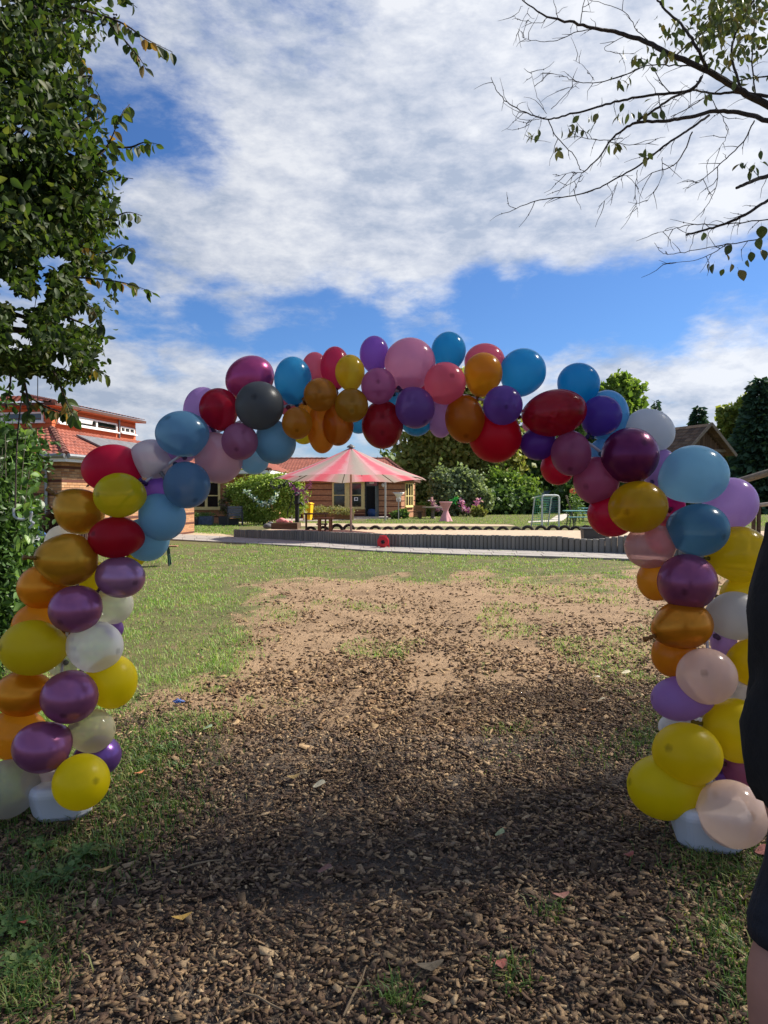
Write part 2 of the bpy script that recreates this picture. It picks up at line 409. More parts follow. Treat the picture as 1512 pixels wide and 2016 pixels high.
gap = np.where(sstep(fbm(X * .55 + 7, Y * .55, 77, 3), .58, .68) * (py > 1400) * (py < 1560) > .5, gap * .4, gap)
p = bare * (chips * gap * .96 + .035) + (1 - bare) * 0.03
ok = rng.random(len(X)) < p; X, Y, ch = X[ok], Y[ok], chips[ok]
n = len(X); L = np.exp(rng.normal(-3.90, .42, n)); L = np.clip(L, .008, .07); Wd = L * rng.uniform(.18, .58, n); T = rng.uniform(.0018, .006, n)
L[ch < .3] *= .7
z0 = ground_z(X, Y) - .004 + rng.random(n) * .022
chip_m = island_mat('wood_chip', ['#4a382c', '#5e4939', '#715844', '#82684d', '#957a5a', '#a98b68', '#574337', '#6b5440', '#44352c', '#c9ac84', '#604c3d', '#6e5a49', '#b99a72', '#53402f'], rough=.8, grain=.55, spec=.25)
tag(link('wood_chips', chips_mesh('wood_chips', X, Y, L, Wd, T, z0), chip_m), 'brown shredded wood chips covering the shaded ground under the arch', 'wood chips', kind='stuff')

# fine crumbs of bark between the chips
N = 150000
X = rng.uniform(-5, 5, N); Y = 1.2 + rng.random(N) ** 1.3 * 7.5; ok = np.abs(X) < 0.60 * Y + 0.4; X, Y = X[ok], Y[ok]
bare, chips, px, py = masks(X, Y); ok = rng.random(len(X)) < bare * chips * .8; X, Y = X[ok], Y[ok]; n = len(X)
L = np.clip(np.exp(rng.normal(-4.75, .45, n)), .003, .02); Wd = L * rng.uniform(.2, .7, n); T = rng.uniform(.001, .004, n)
tag(link('bark_crumbs', chips_mesh('bark_crumbs', X, Y, L, Wd, T, ground_z(X, Y) - .003 + rng.random(n) * .016, .4), chip_m), 'fine dark crumbs of bark between the wood chips', 'bark crumbs', kind='stuff')
# loose sticks lying on the chips
for i, (px, py, L, a, lb) in enumerate(((700, 1960, .24, 1.3, 'thin pale stick pointing up the picture at the bottom centre'), (265, 1505, .16, .9, 'thin pale straw by the dandelion at the lawn corner'), (520, 1985, .16, -.5, 'dark stick at the bottom left of centre'), (600, 1810, .13, -.6, 'dark short stick on the chips left of centre'), (960, 1660, .14, 1.5, 'upright lying pale splinter near the pale green leaf'), (1270, 1935, .2, .9, 'dark stick at the lower right near the weeds'), (400, 1710, .18, .4, 'dark flat stick in the chips left of centre'), (1180, 1800, .12, -.7, 'brown splinter right of centre'), (860, 1770, .10, .2, 'tan splinter near the centre bottom'), (1330, 1960, .16, 2.2, 'pale split stick at the bottom right'))):
    g = G(px, py); mb = MB(); mb.tube([(-L / 2, 0, .02), (-L / 6, random.uniform(-.01, .01), .028), (L / 6, random.uniform(-.01, .01), .024), (L / 2, 0, .02)], [.003, .004, .0035, .002], 6)
    o = mb.build('stick', mat('stick_pale' if i % 2 == 0 else 'stick_dark', '#8f7a5e' if i % 2 == 0 else '#4e3f33', .85)); o.location = g; o.rotation_euler = (0, 0, a); OFF[o.name] = g; tag(o, lb, 'stick', 'sticks lying on the wood chips')

# ---- dark scraps and pale crumbs lying on the sand
N = 26000
px = rng.uniform(350, 1500, N); py = rng.uniform(1125, 1450, N)
k = EYE / np.maximum(py - HZ, 1) * F
Y = k; X = (px - CX) / F * k
bare, chips, _, _ = masks(X, Y)
ok = (rng.random(N) < bare * (1 - chips * .6) * (.25 + .75 * sstep(fbm(X * 2, Y * 1.3, 61, 3), .42, .6))); X, Y = X[ok], Y[ok]; n = len(X)
L = np.clip(np.exp(rng.normal(-3.55, .5, n)), .01, .09); Wd = L * rng.uniform(.15, .5, n); T = rng.uniform(.003, .012, n)
scr = island_mat('bark_scrap', ['#4a382b', '#5d4734', '#7b5f44', '#3d2f26', '#8d7050', '#56432f', '#a58a66'], rough=.85, spec=.2)
tag(link('bark_scraps', chips_mesh('bark_scraps', X, Y, L, Wd, T, ground_z(X, Y) - .004, .3), scr), 'dark bark scraps scattered over the sandy bare patch', 'bark scraps', kind='stuff')

# ---- grass blades
def blades(name, X, Y, H, W, m, z, bend=.55, label=None):
    n = len(X); yaw = rng.uniform(0, 6.283, n); dx, dy = np.cos(yaw), np.sin(yaw); sx, sy = -dy, dx
    lean = rng.uniform(.15, 1.0, n) * bend * H
    def pt(u, h, wf): return np.stack((X + dx * lean * u + sx * W * wf, Y + dy * lean * u + sy * W * wf, z + H * h), axis=1)
    V = np.stack((pt(0, -.05, -.5), pt(0, -.05, .5), pt(.35, .6, .42), pt(.35, .6, -.42), pt(1.0, 1.0 - .25 * bend, 0)), axis=1).reshape(-1, 3)
    FL = (np.arange(n)[:, None] * 5 + np.array([0, 1, 2, 3, 3, 2, 4])[None]).ravel()
    sizes = np.tile([4, 3], n)
    return link(name, mesh_np(name, V, FL, sizes), m)
grass_m = island_mat('grass_blade', ['#6b8a3a', '#7c9f46', '#8bae52', '#5d7f36', '#9cba64', '#b2b074', '#6f9642', '#7ba24a', '#bdb686', '#648f3e'], rough=.55, trans=.35, spec=.25)
def scatter_px(n, x0, x1, y0, y1, pw=1.0):
    px = rng.uniform(x0, x1, n); py = y0 + (y1 - y0) * rng.random(n) ** pw
    k = EYE / (py - HZ) * F
    return (px - CX) / F * k, k, px, py
X, Y, px, py = scatter_px(330000, -120, 1640, 1072, 1720, 1.35)
bare, chips, _, _ = masks(X, Y)
thin = sstep(fbm(X * 1.3 + 3, Y * 1.0, 71, 4), .36, .56)
edge_dirt = np.exp(-((px - 640) / 170) ** 2 - ((py - 1165) / 34) ** 2) * .75 + np.exp(-((px - 560) / 90) ** 2 - ((py - 1230) / 60) ** 2) * .4
dens = (1 - bare) * (.30 + .70 * thin) * (1 - edge_dirt)
dens += bare * (1 - chips) * sstep(fbm(X * 1.4, Y * 1.1, 75, 3) + (px > 950) * .10 - (px < 950) * .06, .58, .72) * .5
dens += bare * sstep(fbm(X * 1.3 + 20, Y * 1.3, 79, 3), .5, .7) * .2 * (py > 1400) * ((px > 1290) | (px < 260))
ok = rng.random(len(X)) < dens; X, Y, py = X[ok], Y[ok], py[ok]
sc_ = np.clip(Y / 7.0, .8, 2.6)
tag(blades('lawn_grass', X, Y, rng.uniform(.014, .045, len(X)) * (1 + .12 * sc_) * (.7 + .8 * sstep(fbm(X * 3.1, Y * 3.1, 83, 3), .35, .65)), rng.uniform(.0035, .0065, len(X)) * sc_, grass_m, ground_z(X, Y) - .012, bend=1.3), 'short sunlit lawn grass around the bare sandy patch', 'grass', kind='stuff')
# lower left and right corner weeds
XW, YW = [], []
for (cx, cy, sx_, sy_, n) in ((130, 1690, 80, 50, 1500), (40, 1860, 45, 60, 900), (30, 1990, 40, 30, 500), (300, 1600, 60, 22, 500), (320, 1470, 60, 45, 1200), (250, 1540, 40, 40, 900), (1400, 1720, 55, 24, 420), (1470, 1760, 50, 40, 420), (1415, 1850, 40, 35, 300), (1480, 1940, 30, 50, 350), (1275, 1465, 34, 22, 420), (1180, 1490, 40, 14, 120), (780, 1995, 20, 20, 120), (40, 1760, 50, 40, 350), (1090, 1815, 20, 12, 70), (1010, 1945, 22, 22, 90), (255, 1660, 50, 24, 260), (1385, 1600, 60, 30, 200)):
    a = rng.normal(cx, sx_, n); c = np.maximum(rng.normal(cy, sy_, n), 1200); k = EYE / (c - HZ) * F
    XW.append((a - CX) / F * k); YW.append(k)
XW, YW = np.concatenate(XW), np.concatenate(YW)
weed_m = island_mat('weed_blade', ['#4b6a2c', '#3d5a26', '#5f7d38', '#70863f', '#8a8a4c', '#446230'], rough=.5, trans=.3, spec=.3)
tag(blades('grass_tufts', XW, YW, rng.uniform(.03, .085, len(XW)), rng.uniform(.003, .0065, len(XW)), weed_m, ground_z(XW, YW) - .01, bend=1.1), 'loose tufts of taller grass growing out of the wood chips', 'grass tufts', kind='stuff')
# broad leaved weeds: rosettes of toothed leaves
def weed(name, label, px, py, n, size, grp):
    size *= .72
    g = G(px, py); t_ = thing(name, label, 'weed', g, 0, grp)
    for k in range(int(n * 1.4)):
        a = k * 2.399 + random.uniform(-.3, .3); L = size * random.uniform(.6, 1.1); m = MB(); S = 10; pts = []
        for i in range(S + 1):
            u = i / S; wdt = L * .125 * (math.sin(math.pi * min(1, u * .9 + .05)) ** .8) * (1.5 if i % 2 else .5) * random.uniform(.8, 1.2); z = .012 + L * .42 * math.sin(u * 2.3) * random.uniform(.7, 1.0)
            c = Vector((math.cos(a) * L * u, math.sin(a) * L * u, z)); s_ = Vector((-math.sin(a), math.cos(a), 0)) * wdt
            pts.append((c - s_, c - Vector((0, 0, wdt * .3)), c + s_))
        for i in range(S):
            m.quad(pts[i][0], pts[i][1], pts[i + 1][1], pts[i + 1][0]); m.quad(pts[i][1], pts[i][2], pts[i + 1][2], pts[i + 1][1])
        m.build('leaf', WEEDL, t_)
WEEDL = island_mat('weed_leaf', ['#46612d', '#557338', '#3c5427', '#647c45', '#6f7a40'], rough=.5, trans=.25, obj_random=True)
for i, (px, py, n, s, lb) in enumerate(((125, 1735, 9, .14, 'broad leaved green weed below the white foot block of the arch'), (80, 1680, 8, .13, 'broad leaved green weed nearest the grey clear balloon'), (165, 1690, 10, .15, 'dense dandelion rosette between the foot block and the wood chips'), (60, 1745, 8, .11, 'small pale weed with few leaves on dark mud'), (20, 1840, 9, .14, 'dandelion rosette at the left picture edge above the grass clump'), (40, 1905, 9, .12, 'low dandelion rosette in the grass clump at the bottom left'), (325, 1480, 9, .13, 'dandelion rosette at the lawn corner right of the lowest yellow balloon'), (290, 1505, 8, .12, 'dark weed beside the lowest purple balloon'), (355, 1515, 8, .10, 'weed growing at the edge of the chips below the lawn corner'))):
    weed('broadleaf_weed', lb, px, py, n, s, 'broad leaved weeds in the wood chips')
# fallen leaves, a bark flake and a scrap of ribbon
def fallen(label, px, py, L, col, ang, asp=.45, name='fallen_leaf', cat='leaf'):
    L *= .85; g = G(px, py); m = MB(); S = 7; rows = []
    for i in range(S + 1):
        u = i / S; L = L * 1.0; wv = L * asp * math.sin(math.pi * u) ** .75 + .001; z = .034 + .012 * math.sin(u * 3.0 + ang)
        rows.append([(wv * s, L * (u - .5), z + abs(s) * wv * .12) for s in (-1, -.5, 0, .5, 1)])
    for i in range(S):
        for j in range(4): m.quad(rows[i][j], rows[i][j + 1], rows[i + 1][j + 1], rows[i + 1][j])
    o = m.build(name, mat('fallen_' + col, col, .6, var=.35, scale=60), smooth=True); o.location = g; o.rotation_euler = (random.uniform(-.15, .15), random.uniform(-.15, .15), ang)
    OFF[o.name] = g; tag(o, label, cat, 'leaves fallen on the ground')
for a in (('pinkish brown fallen leaf on the chips left of the bottom centre', 640, 1727, .075, '#7b5348', 1.4), ('reddish fallen leaf lying upright near the bottom right of the chips', 985, 1918, .055, '#a0584a', .2), ('round grey brown leaf on the chips at the bottom centre', 850, 1925, .06, '#75664f', .1, .9), ('pale green round leaf on the chips below the right arch side', 982, 1655, .05, '#8f9968', 1.2, .85), ('pink brown round leaf right of the pale green leaf', 1102, 1783, .06, '#93604f', .3, .75), ('red leaf on the chips just left of the right foot block', 1240, 1700, .055, '#8f4a3c', .3, .55), ('pink leaf beside the right foot block', 1503, 1690, .08, '#c07f72', 1.2, .6), ('orange jagged leaf beside the lowest purple balloon', 272, 1535, .07, '#d0814f', .9, .6), ('yellow brown crumpled leaf on dark mud below the dandelions', 202, 1731, .06, '#b08f55', .5, .8), ('small yellow leaf on the chips in the lower left', 358, 1827, .055, '#b89244', .4, .8), ('tan leaf below the white bark flake', 580, 1542, .06, '#a68a55', .2, .7), ('pale green leaf near the lawn edge of the chips', 410, 1442, .08, '#9db08a', 1.3, .5), ('red narrow leaf in the grass at the left edge', 43, 1837, .05, '#a24a3e', .8), ('orange leaf on the chips right of centre', 1146, 1408, .06, '#c28a4e', .7, .6), ('white petal like leaf left of the lilac balloon', 1232, 1331, .09, '#d9cba5', 1.3, .5), ('small white leaf on the sand left of centre right', 1173, 1341, .07, '#d8cdb6', 1.0, .5), ('round cream leaf on the chips near the lilac balloon', 1185, 1387, .07, '#d6c69c', 1.2, .8)):
    fallen(*a)
fallen('cream white bark flake lying on the chips left of centre', 629, 1556, .085, '#cfc3a0', 1.45, .5, 'bark_flake', 'bark flake')
m = MB()
for i in range(6):
    a0 = i * 1.05; m.tube([(0, 0, .03), (.02 * math.cos(a0), .02 * math.sin(a0), .04 + .006 * (i % 3)), (.045 * math.cos(a0 + .9), .025 * math.sin(a0 + .9), .035), (.02 * math.cos(a0 + 1.6), .02 * math.sin(a0 + 1.6), .03)], .005, 5)
o = m.build('ribbon_scrap', mat('blue_plastic', '#2f5fae', .4)); o.location = G(352, 1390); tag(o, 'crumpled blue ribbon scrap on the grass left of the chips', 'ribbon')

# ================================================================ SAND PIT, PATH, RETAINING WALL
def interp(tab, x): return float(np.interp(x, [a for a, _ in tab], [b for _, b in tab]))
WB = [(463, 1058.5), (600, 1066.5), (755, 1077), (900, 1081.5), (1035, 1085), (1164, 1089), (1235, 1091), (1330, 1096), (1470, 1110)]
wall_pts = [G(*p) for p in WB]
# dense samples along the foot of the wall
sam = []
for i in range(len(wall_pts) - 1):
    for k in range(40): sam.append(wall_pts[i].lerp(wall_pts[i + 1], k / 40))
sam.append(wall_pts[-1])
SANDZ = 0.20
sand_m = mat('play_sand', (.46, .345, .24), .95, var=.22, scale=5, bump=.8, bscale=14)
back = [G(1700, 1046, SANDZ), G(1180, 1044.5, SANDZ), G(900, 1043, SANDZ), G(600, 1041.5, SANDZ), G(545, 1041, SANDZ)]
poly = [(p.x, p.y + .12) for p in sam[::8]] + [(p.x, p.y) for p in back]
m = MB(); m.prism(poly, -.05, SANDZ); tag(m.build('sandpit_sand', sand_m), kind='structure')
rw = thing('palisade_wall', 'low grey retaining wall of upright concrete palisades edging the sand pit', 'retaining wall', wall_pts[0])
pal_m = island_mat('palisade_concrete', ['#84807a', '#8c8780', '#7b7770', '#948f86', '#807c74'], rough=.9, obj_random=True, grain=.35, spec=.2)
pal_mesh = {}
def pal(wd):
    k = round(wd, 3)
    if k not in pal_mesh:
        mb = MB(); r = wd / 2 * .97; prof = [(-r, -r * .8), (r, -r * .8), (r, r * .1)] + [(r * math.cos(a), r * .1 + r * .75 * math.sin(a)) for a in (R(35), R(70), R(110), R(145))] + [(-r, r * .1)]
        # local -y is the face towards the lawn: rounded front
        n = len(prof); pr = [(x, -y) for x, y in prof]
        vs = [(x, y, 0) for x, y in pr] + [(x, y, .965) for x, y in pr] + [(x * .86, y * .86, 1.0) for x, y in pr]
        fs = [(i, n + i, n + (i + 1) % n, (i + 1) % n) for i in range(n)] + [(n + i, 2 * n + i, 2 * n + (i + 1) % n, n + (i + 1) % n) for i in range(n)] + [tuple(2 * n + i for i in range(n))[::-1]]
        mb.add(vs, fs); mm = bpy.data.meshes.new('palisade'); mm.from_pydata(mb.v, [], mb.f); mm.materials.append(pal_m); pal_mesh[k] = mm
    return pal_mesh[k]
TOP = [(463, 1042.5), (600, 1045), (755, 1050.6), (900, 1052.5), (1035, 1054.5), (1102, 1056), (1140, 1060.5), (1164, 1062), (1180, 1061), (1231, 1054), (1330, 1052), (1470, 1058)]
s = 0.0; cum = [0]
for i in range(1, len(sam)): cum.append(cum[-1] + (sam[i] - sam[i - 1]).length)
npal = 0
while s < cum[-1]:
    i = max(1, min(int(np.searchsorted(cum, s)), len(sam) - 1)); q = sam[i - 1].lerp(sam[i], (s - cum[i - 1]) / max(1e-6, cum[i] - cum[i - 1])); px, _ = to_px(np.array([q.x]), np.array([q.y]), np.array([0.]))
    px = float(px[0]); wd = .112 if px < 1085 else .158
    tgn = (sam[min(i + 2, len(sam) - 1)] - sam[max(i - 2, 0)]).normalized()
    top = P(px, interp(TOP, px), q.y).z + random.uniform(-.008, .008)
    o = link('palisade', pal(wd), None, rw); o.location = (q - off(rw)) + Vector((0, 0, -.02)); o.rotation_euler = (0, 0, math.atan2(tgn.y, tgn.x) + random.uniform(-.03, .03)); o.scale = (1, 1, top + .02)
    s += wd; npal += 1
# paved path in front of the wall
path_m = mat('path_slab', (.31, .28, .255), .85, var=.2, scale=3, bump=.2, bscale=60)
PF = [(330, 1063), (463, 1069.5), (600, 1077), (755, 1087), (911, 1093.5), (1040, 1096.5), (1237, 1102.5), (1330, 1108), (1500, 1124)]
PBk = [(330, 1051.5), (463, 1059), ] + WB[1:-1] + [(1500, 1112)]
f_ = [G(*p) for p in PF]; b_ = [G(*p) for p in PBk]
m = MB(); poly = [(p.x, p.y) for p in f_] + [(p.x, p.y) for p in b_[::-1]]
m.prism(poly, -.03, .012); pth = tag(m.build('path', mat('path_joint_sand', (.34, .28, .21), .95, var=.25, scale=6)), kind='structure')
rows = 3
for j in range(rows):
    a0, a1 = (j + .02) / rows, (j + .98) / rows
    def at(k, v): 
        i = min(int(k), len(f_) - 2); u = k - i
        return f_[i].lerp(f_[i + 1], u).lerp(b_[i].lerp(b_[i + 1], u), v)
    k = 0.05 + (j % 2) * .03
    while k < len(f_) - 1.05:
        i = int(k); seg = (f_[i + 1] - f_[i]).length; st = .58 / seg
        e = k + st * .975
        if e > len(f_) - 1.02: break
        h = .03 + random.uniform(-.003, .003); c4 = [at(k, a0), at(e, a0), at(e, a1), at(k, a1)]
        cen = sum(c4, Vector()) / 4; mb = MB(); mb.prism([(p.x - cen.x, p.y - cen.y) for p in c4], 0, h); o = mb.build('paver', path_m, pth); o.location = (cen.x, cen.y, 0.004)
        k += st
# sandy strip left of the wall, the strip behind the tyres and the far path
def sheet(name, pts, z, m_): 
    mb = MB(); q = [G(*p) for p in pts]; mb.prism([(v.x, v.y) for v in q], -.06, z); return tag(mb.build(name, m_), kind='structure')
sandy = mat('sandy_earth', (.42, .32, .21), .95, var=.25, scale=2.5, bump=.5, bscale=20)
sheet('sandy_track', [(100, 1066), (329, 1062.5), (329, 1052), (470, 1057.5), (430, 1050), (340, 1046), (100, 1050)], .006, sandy)
sheet('sand_strip', [(560, 1036), (700, 1037.5), (900, 1036.5), (1020, 1036), (1000, 1033), (900, 1031.5), (700, 1031), (560, 1029)], .008, sandy)
sheet('garden_path', [(1040, 1029), (1082, 1028), (1108, 1025), (1121, 1014), (1116, 1011), (1096, 1015), (1082, 1024), (1040, 1026.5)], .008, mat('far_path', (.47, .42, .36), .9))
sheet('terrace', [(180, 1032), (450, 1030.5), (520, 1026.5), (640, 1025.5), (700, 1022), (790, 1021), (790, 1019), (640, 1016), (180, 1016)], .007, mat('terrace_slab', (.40, .35, .31), .9))
# far lawn blades behind and left of the pit
X, Y, px, py = scatter_px(60000, 200, 1512, 1006, 1052)
pitm = ((px > 470) & (py > 1036.5)) | ((py > 1031) & (px > 560) & (px < 1010)) | ((px < 720) & (py < 1027)) | ((px < 470) & (py > 1046 + (px - 330) * .08)) | (px < 330)
gpm = inpoly(px, py, [(1040, 1029), (1082, 1028), (1108, 1025), (1121, 1014), (1116, 1011), (1096, 1015), (1082, 1024), (1040, 1026.5)])
ok = ~pitm & ~gpm; X, Y = X[ok], Y[ok]
tag(blades('far_grass', X, Y, rng.uniform(.04, .09, len(X)), rng.uniform(.014, .03, len(X)), grass_m, np.zeros(len(X)) - .012), 'sunlit grass between the sand pit and the hedges', 'grass', kind='stuff')
# grass fringe along the tyres
# ================================================================ BUILDINGS
def uvwall(name, quads, m, parent):
    """wall faces with metre UVs; quads = list of (p0, p1, z0, z1) from plan point p0 to p1"""
    V, FL, UV = [], [], []
    for p0, p1, z0, z1 in quads:
        k = len(V); L = math.hypot(p1[0] - p0[0], p1[1] - p0[1]); V += [(p0[0], p0[1], z0), (p1[0], p1[1], z0), (p1[0], p1[1], z1), (p0[0], p0[1], z1)]
        FL += [k, k + 1, k + 2, k + 3]; UV += [(0, z0), (L, z0), (L, z1), (0, z1)]
    sh = off(parent); V = [(v[0] - sh.x, v[1] - sh.y, v[2] - sh.z) for v in V]
    return link(name, mesh_np(name, V, FL, np.full(len(quads), 4), uv=UV), m, parent)
def brick_mat(name, c1, c2, mort, band=None, bw=.25, bh=.077):
    m = bpy.data.materials.new(name); m.use_nodes = True; t = NT(m.node_tree); b = t.n['Principled BSDF']
    uv = t.new('ShaderNodeUVMap').outputs[0]
    br = t.new('ShaderNodeTexBrick'); t.l.new(uv, br.inputs['Vector'])
    for k, v in (('Color1', c1), ('Color2', c2), ('Mortar', mort)): br.inputs[k].default_value = (*hexl(v), 1)
    br.inputs['Scale'].default_value = 1; br.inputs['Mortar Size'].default_value = .007; br.inputs['Brick Width'].default_value = bw; br.inputs['Row Height'].default_value = bh; br.inputs['Bias'].default_value = .1
    n = t.noise(uv, 9, 4, .6)
    t.l.new(t.mix(.5, br.outputs['Color'], t.ramp(n, [(.3, (.6, .6, .6)), (.7, (1.2, 1.2, 1.2))]), 'MULTIPLY'), b.inputs['Base Color']); b.inputs['Roughness'].default_value = .9
    bp = t.new('ShaderNodeBump'); bp.inputs['Strength'].default_value = .6; bp.inputs['Distance'].default_value = .01; bp.invert = True
    t.l.new(br.outputs['Fac'], bp.inputs['Height']); t.l.new(bp.outputs[0], b.inputs['Normal'])
    return m
BR_A = brick_mat('tan_brick', '#b98a63', '#a8744f', '#8d7c68')
BR_C = brick_mat('red_brick', '#c68c64', '#b47a55', '#98846f')
BR_O = mat('orange_render', '#c8683f', .85, var=.12, scale=8)
BAND = mat('dark_brick', '#5c3429', .9, var=.2, scale=30)
def roof_slope(name, e0, e1, r1, r0, m, parent, wave=.21, row=.34, amp=.028, step=.02):
    """tiled slope from eave e0-e1 up to ridge r0-r1: rolls and courses are real relief, joined"""
    e0, e1, r0, r1 = map(Vector, (e0, e1, r0, r1)); u_ax = (e1 - e0).normalized(); nrm = u_ax.cross(((r0 + r1) / 2 - (e0 + e1) / 2)).normalized()
    if nrm.z < 0: nrm = -nrm
    L = (e1 - e0).length; H = (((r0 + r1) / 2) - ((e0 + e1) / 2)).length
    nu = max(2, min(260, int(L / wave) * 4)); nv = max(1, int(H / row)); V = []; F_ = []
    for j in range(nv):
        for vv, lift in ((j / nv, step), ((j + 1) / nv, 0)):
            a = e0.lerp(r0, vv); b = e1.lerp(r1, vv)
            for i in range(nu + 1):
                p = a.lerp(b, i / nu); x = (p - e0).dot(u_ax)
                wv = amp * abs(math.sin(math.pi * x / wave)); V.append(p + nrm * (wv + lift + .01))
    w_ = nu + 1
    for j in range(nv * 2 - 1):
        for i in range(nu): F_.append((j * w_ + i, j * w_ + i + 1, (j + 1) * w_ + i + 1, (j + 1) * w_ + i))
    mb = MB(); mb.v = [tuple(v) for v in V]; mb.f = F_
    o = mb.build(name, m, parent, world=True); o['kind'] = 'stuff'; return o
def tile_mat(name, c1, c2, c3):
    m = bpy.data.materials.new(name); m.use_nodes = True; t = NT(m.node_tree); b = t.n['Principled BSDF']
    co = t.new('ShaderNodeTexCoord').outputs['Object']; n = t.noise(co, 4.5, 5, .75)
    t.l.new(t.ramp(n, [(.32, hexl(c3)), (.5, hexl(c1)), (.7, hexl(c2))]), b.inputs['Base Color']); b.inputs['Roughness'].default_value = .85
    return m
TILE = tile_mat('clay_tile', '#94513f', '#a8644e', '#613a32')
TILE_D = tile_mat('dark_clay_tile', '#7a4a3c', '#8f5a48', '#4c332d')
ZINC = mat('zinc', '#8b8d8e', .45, .7, var=.15)
WHITEP = mat('white_paint', (.78, .77, .74), .5, var=.06)
YELP = mat('yellow_frame', '#dcc887', .55, var=.1)
GLASS = mat('dark_glass', (.012, .014, .015), .06, var=.3, spec=.9)
GLASS_S = mat('sky_glass', (.04, .05, .055), .05, var=.2, spec=1.0)
LEAD = mat('lead_sheet', '#76777a', .55, .3)
DOORD = mat('door_dark', '#2d3432', .5)
def ridge_tiles(parent, a, b, m, r=.11, L=.36):
    a, b = Vector(a), Vector(b); n = max(1, int((b - a).length / L)); d = (b - a).normalized(); mb = MB()
    for i in range(n):
        p = a.lerp(b, i / n); q = a.lerp(b, (i + 1.15) / n); mb.tube([p, q], [r * 1.1, r * .85], 8)
    o = mb.build('ridge_tiles', m, parent, world=True); o['kind'] = 'stuff'
def window(parent, p0, p1, z0, z1, frame, glass, mull=(), trans=(), fw=.06, out=.05, glasses=None):
    """frame bars and panes; panes and sill are sub-parts"""
    p0, p1 = Vector((*p0, 0)), Vector((*p1, 0)); d = (p1 - p0).normalized(); n = Vector((d.y, -d.x, 0)); L = (p1 - p0).length
    mb = MB()
    def bar(u0, u1, v0, v1, th):
        c = p0 + d * ((u0 + u1) / 2) + n * out / 2; mb.box((c.x, c.y, (v0 + v1) / 2), (u1 - u0, th, v1 - v0), Matrix.Rotation(math.atan2(d.y, d.x), 3, 'Z'))
    bar(0, fw, z0, z1, out); bar(L - fw, L, z0, z1, out); bar(fw, L - fw, z0, z0 + fw, out * .98); bar(fw, L - fw, z1 - fw, z1, out * .98)
    us = [fw] 
    for (u, wdt) in mull: bar(u - wdt / 2, u + wdt / 2, z0 + fw, z1 - fw, out * .94); us += [u - wdt / 2, u + wdt / 2]
    us.append(L - fw); vs = [z0 + fw]
    for v in trans: 
        for i in range(0, len(us), 2): bar(us[i], us[i + 1], v - .03, v + .03, out * .9)
        vs += [v - .03, v + .03]
    vs.append(z1 - fw)
    fr = mb.build('window', frame, parent, world=True); gi = 0
    for i in range(0, len(us), 2):
        for j in range(0, len(vs), 2):
            a = p0 + d * us[i] + n * .012; b = p0 + d * us[i + 1] + n * .012; g = MB(); g.quad((a.x, a.y, vs[j]), (b.x, b.y, vs[j]), (b.x, b.y, vs[j + 1]), (a.x, a.y, vs[j + 1]))
            gm_ = glass if not glasses else glasses[gi % len(glasses)]; gi += 1
            g.build('pane', gm_, fr, world=True)
    s = MB(); c = (p0 + p1) / 2 + n * (out * .5 + .02); s.box((c.x, c.y, z0 - .025), (L + .1, .12 + out, .045), Matrix.Rotation(math.atan2(d.y, d.x), 3, 'Z')); s.build('sill', frame, fr, world=True)
    return fr
def V2(a, b, k): return (a[0] + b[0] * k, a[1] + b[1] * k)
# ---- A: two storey building with clerestory on the left
rA = (.150, .989); lA = (-.989, .150)
Lc = (-9.08, 20.0); EZ = 2.66
A = thing('daycare_building', 'brick building with red tiled roof and orange clerestory storey behind the left balloons', 'building', (*Lc, 0))
WL = 9.0
pl = V2(Lc, lA, WL); pr_ = V2(Lc, rA, WL)
uvwall('wall', [(pl, Lc, 0, EZ), (Lc, pr_, 0, EZ)], BR_A, A)
# bricks one by one near the corner, where they can be told apart
brk = {}
def brick_mesh(L):
    k = round(L, 3)
    if k not in brk:
        mb = MB(); mb.box((0, 0, 0), (k, .014, .062)); mm = bpy.data.meshes.new('brick'); mm.from_pydata(mb.v, [], mb.f); mm.materials.append(BRK); brk[k] = mm
    return brk[k]
BRK = island_mat('face_brick', ['#b98a63', '#c49871', '#a97a55', '#b4825a', '#c7a07a', '#9f6f4d'], rough=.9, obj_random=True, grain=.3)
for (dirv, nn, span) in ((lA, (rA[0] * -1, rA[1] * -1), 1.5), (rA, (lA[0] * -1, lA[1] * -1), 1.1)):
    yaw = math.atan2(dirv[1], dirv[0])
    for j in range(int(EZ / .077)):
        z = .04 + j * .077
        if z > EZ - .05 or z < 1.25: continue
        if j % 5 == 0: continue
        u = .002 + (.125 if j % 2 else 0)
        if j % 2:
            q = V2(Lc, dirv, .06); o = link('brick', brick_mesh(.116), None, A); o.location = Vector((q[0] + nn[0] * .006, q[1] + nn[1] * .006, z)) - off(A); o.rotation_euler = (0, 0, yaw)
        while u < span:
            q = V2(Lc, dirv, u + .12); o = link('brick', brick_mesh(.24), None, A); o.location = Vector((q[0] + nn[0] * .006, q[1] + nn[1] * .006, z)) - off(A); o.rotation_euler = (0, 0, yaw); u += .25
for j in range(0, int(EZ / .077), 5):
    z = .04 + j * .077
    for dirv, nn in ((lA, (-rA[0], -rA[1])), (rA, (-lA[0], -lA[1]))):
        c = V2(V2(Lc, dirv, WL / 2), nn, .005); mb = MB(); mb.box((c[0], c[1], z), (WL, .016, .07), Matrix.Rotation(math.atan2(dirv[1], dirv[0]), 3, 'Z')); mb.build('brick_band', BAND, A, world=True)
OH = .42
def cor(a, b, z=0): return (Lc[0] + lA[0] * a + rA[0] * b, Lc[1] + lA[1] * a + rA[1] * b, z)
e_c = cor(-OH, -OH, EZ); e_l = cor(WL, -OH, EZ); e_r = cor(-OH, WL, EZ)
CU = (1.8, 2.3); CZ0 = 3.66; CZ1 = 4.46
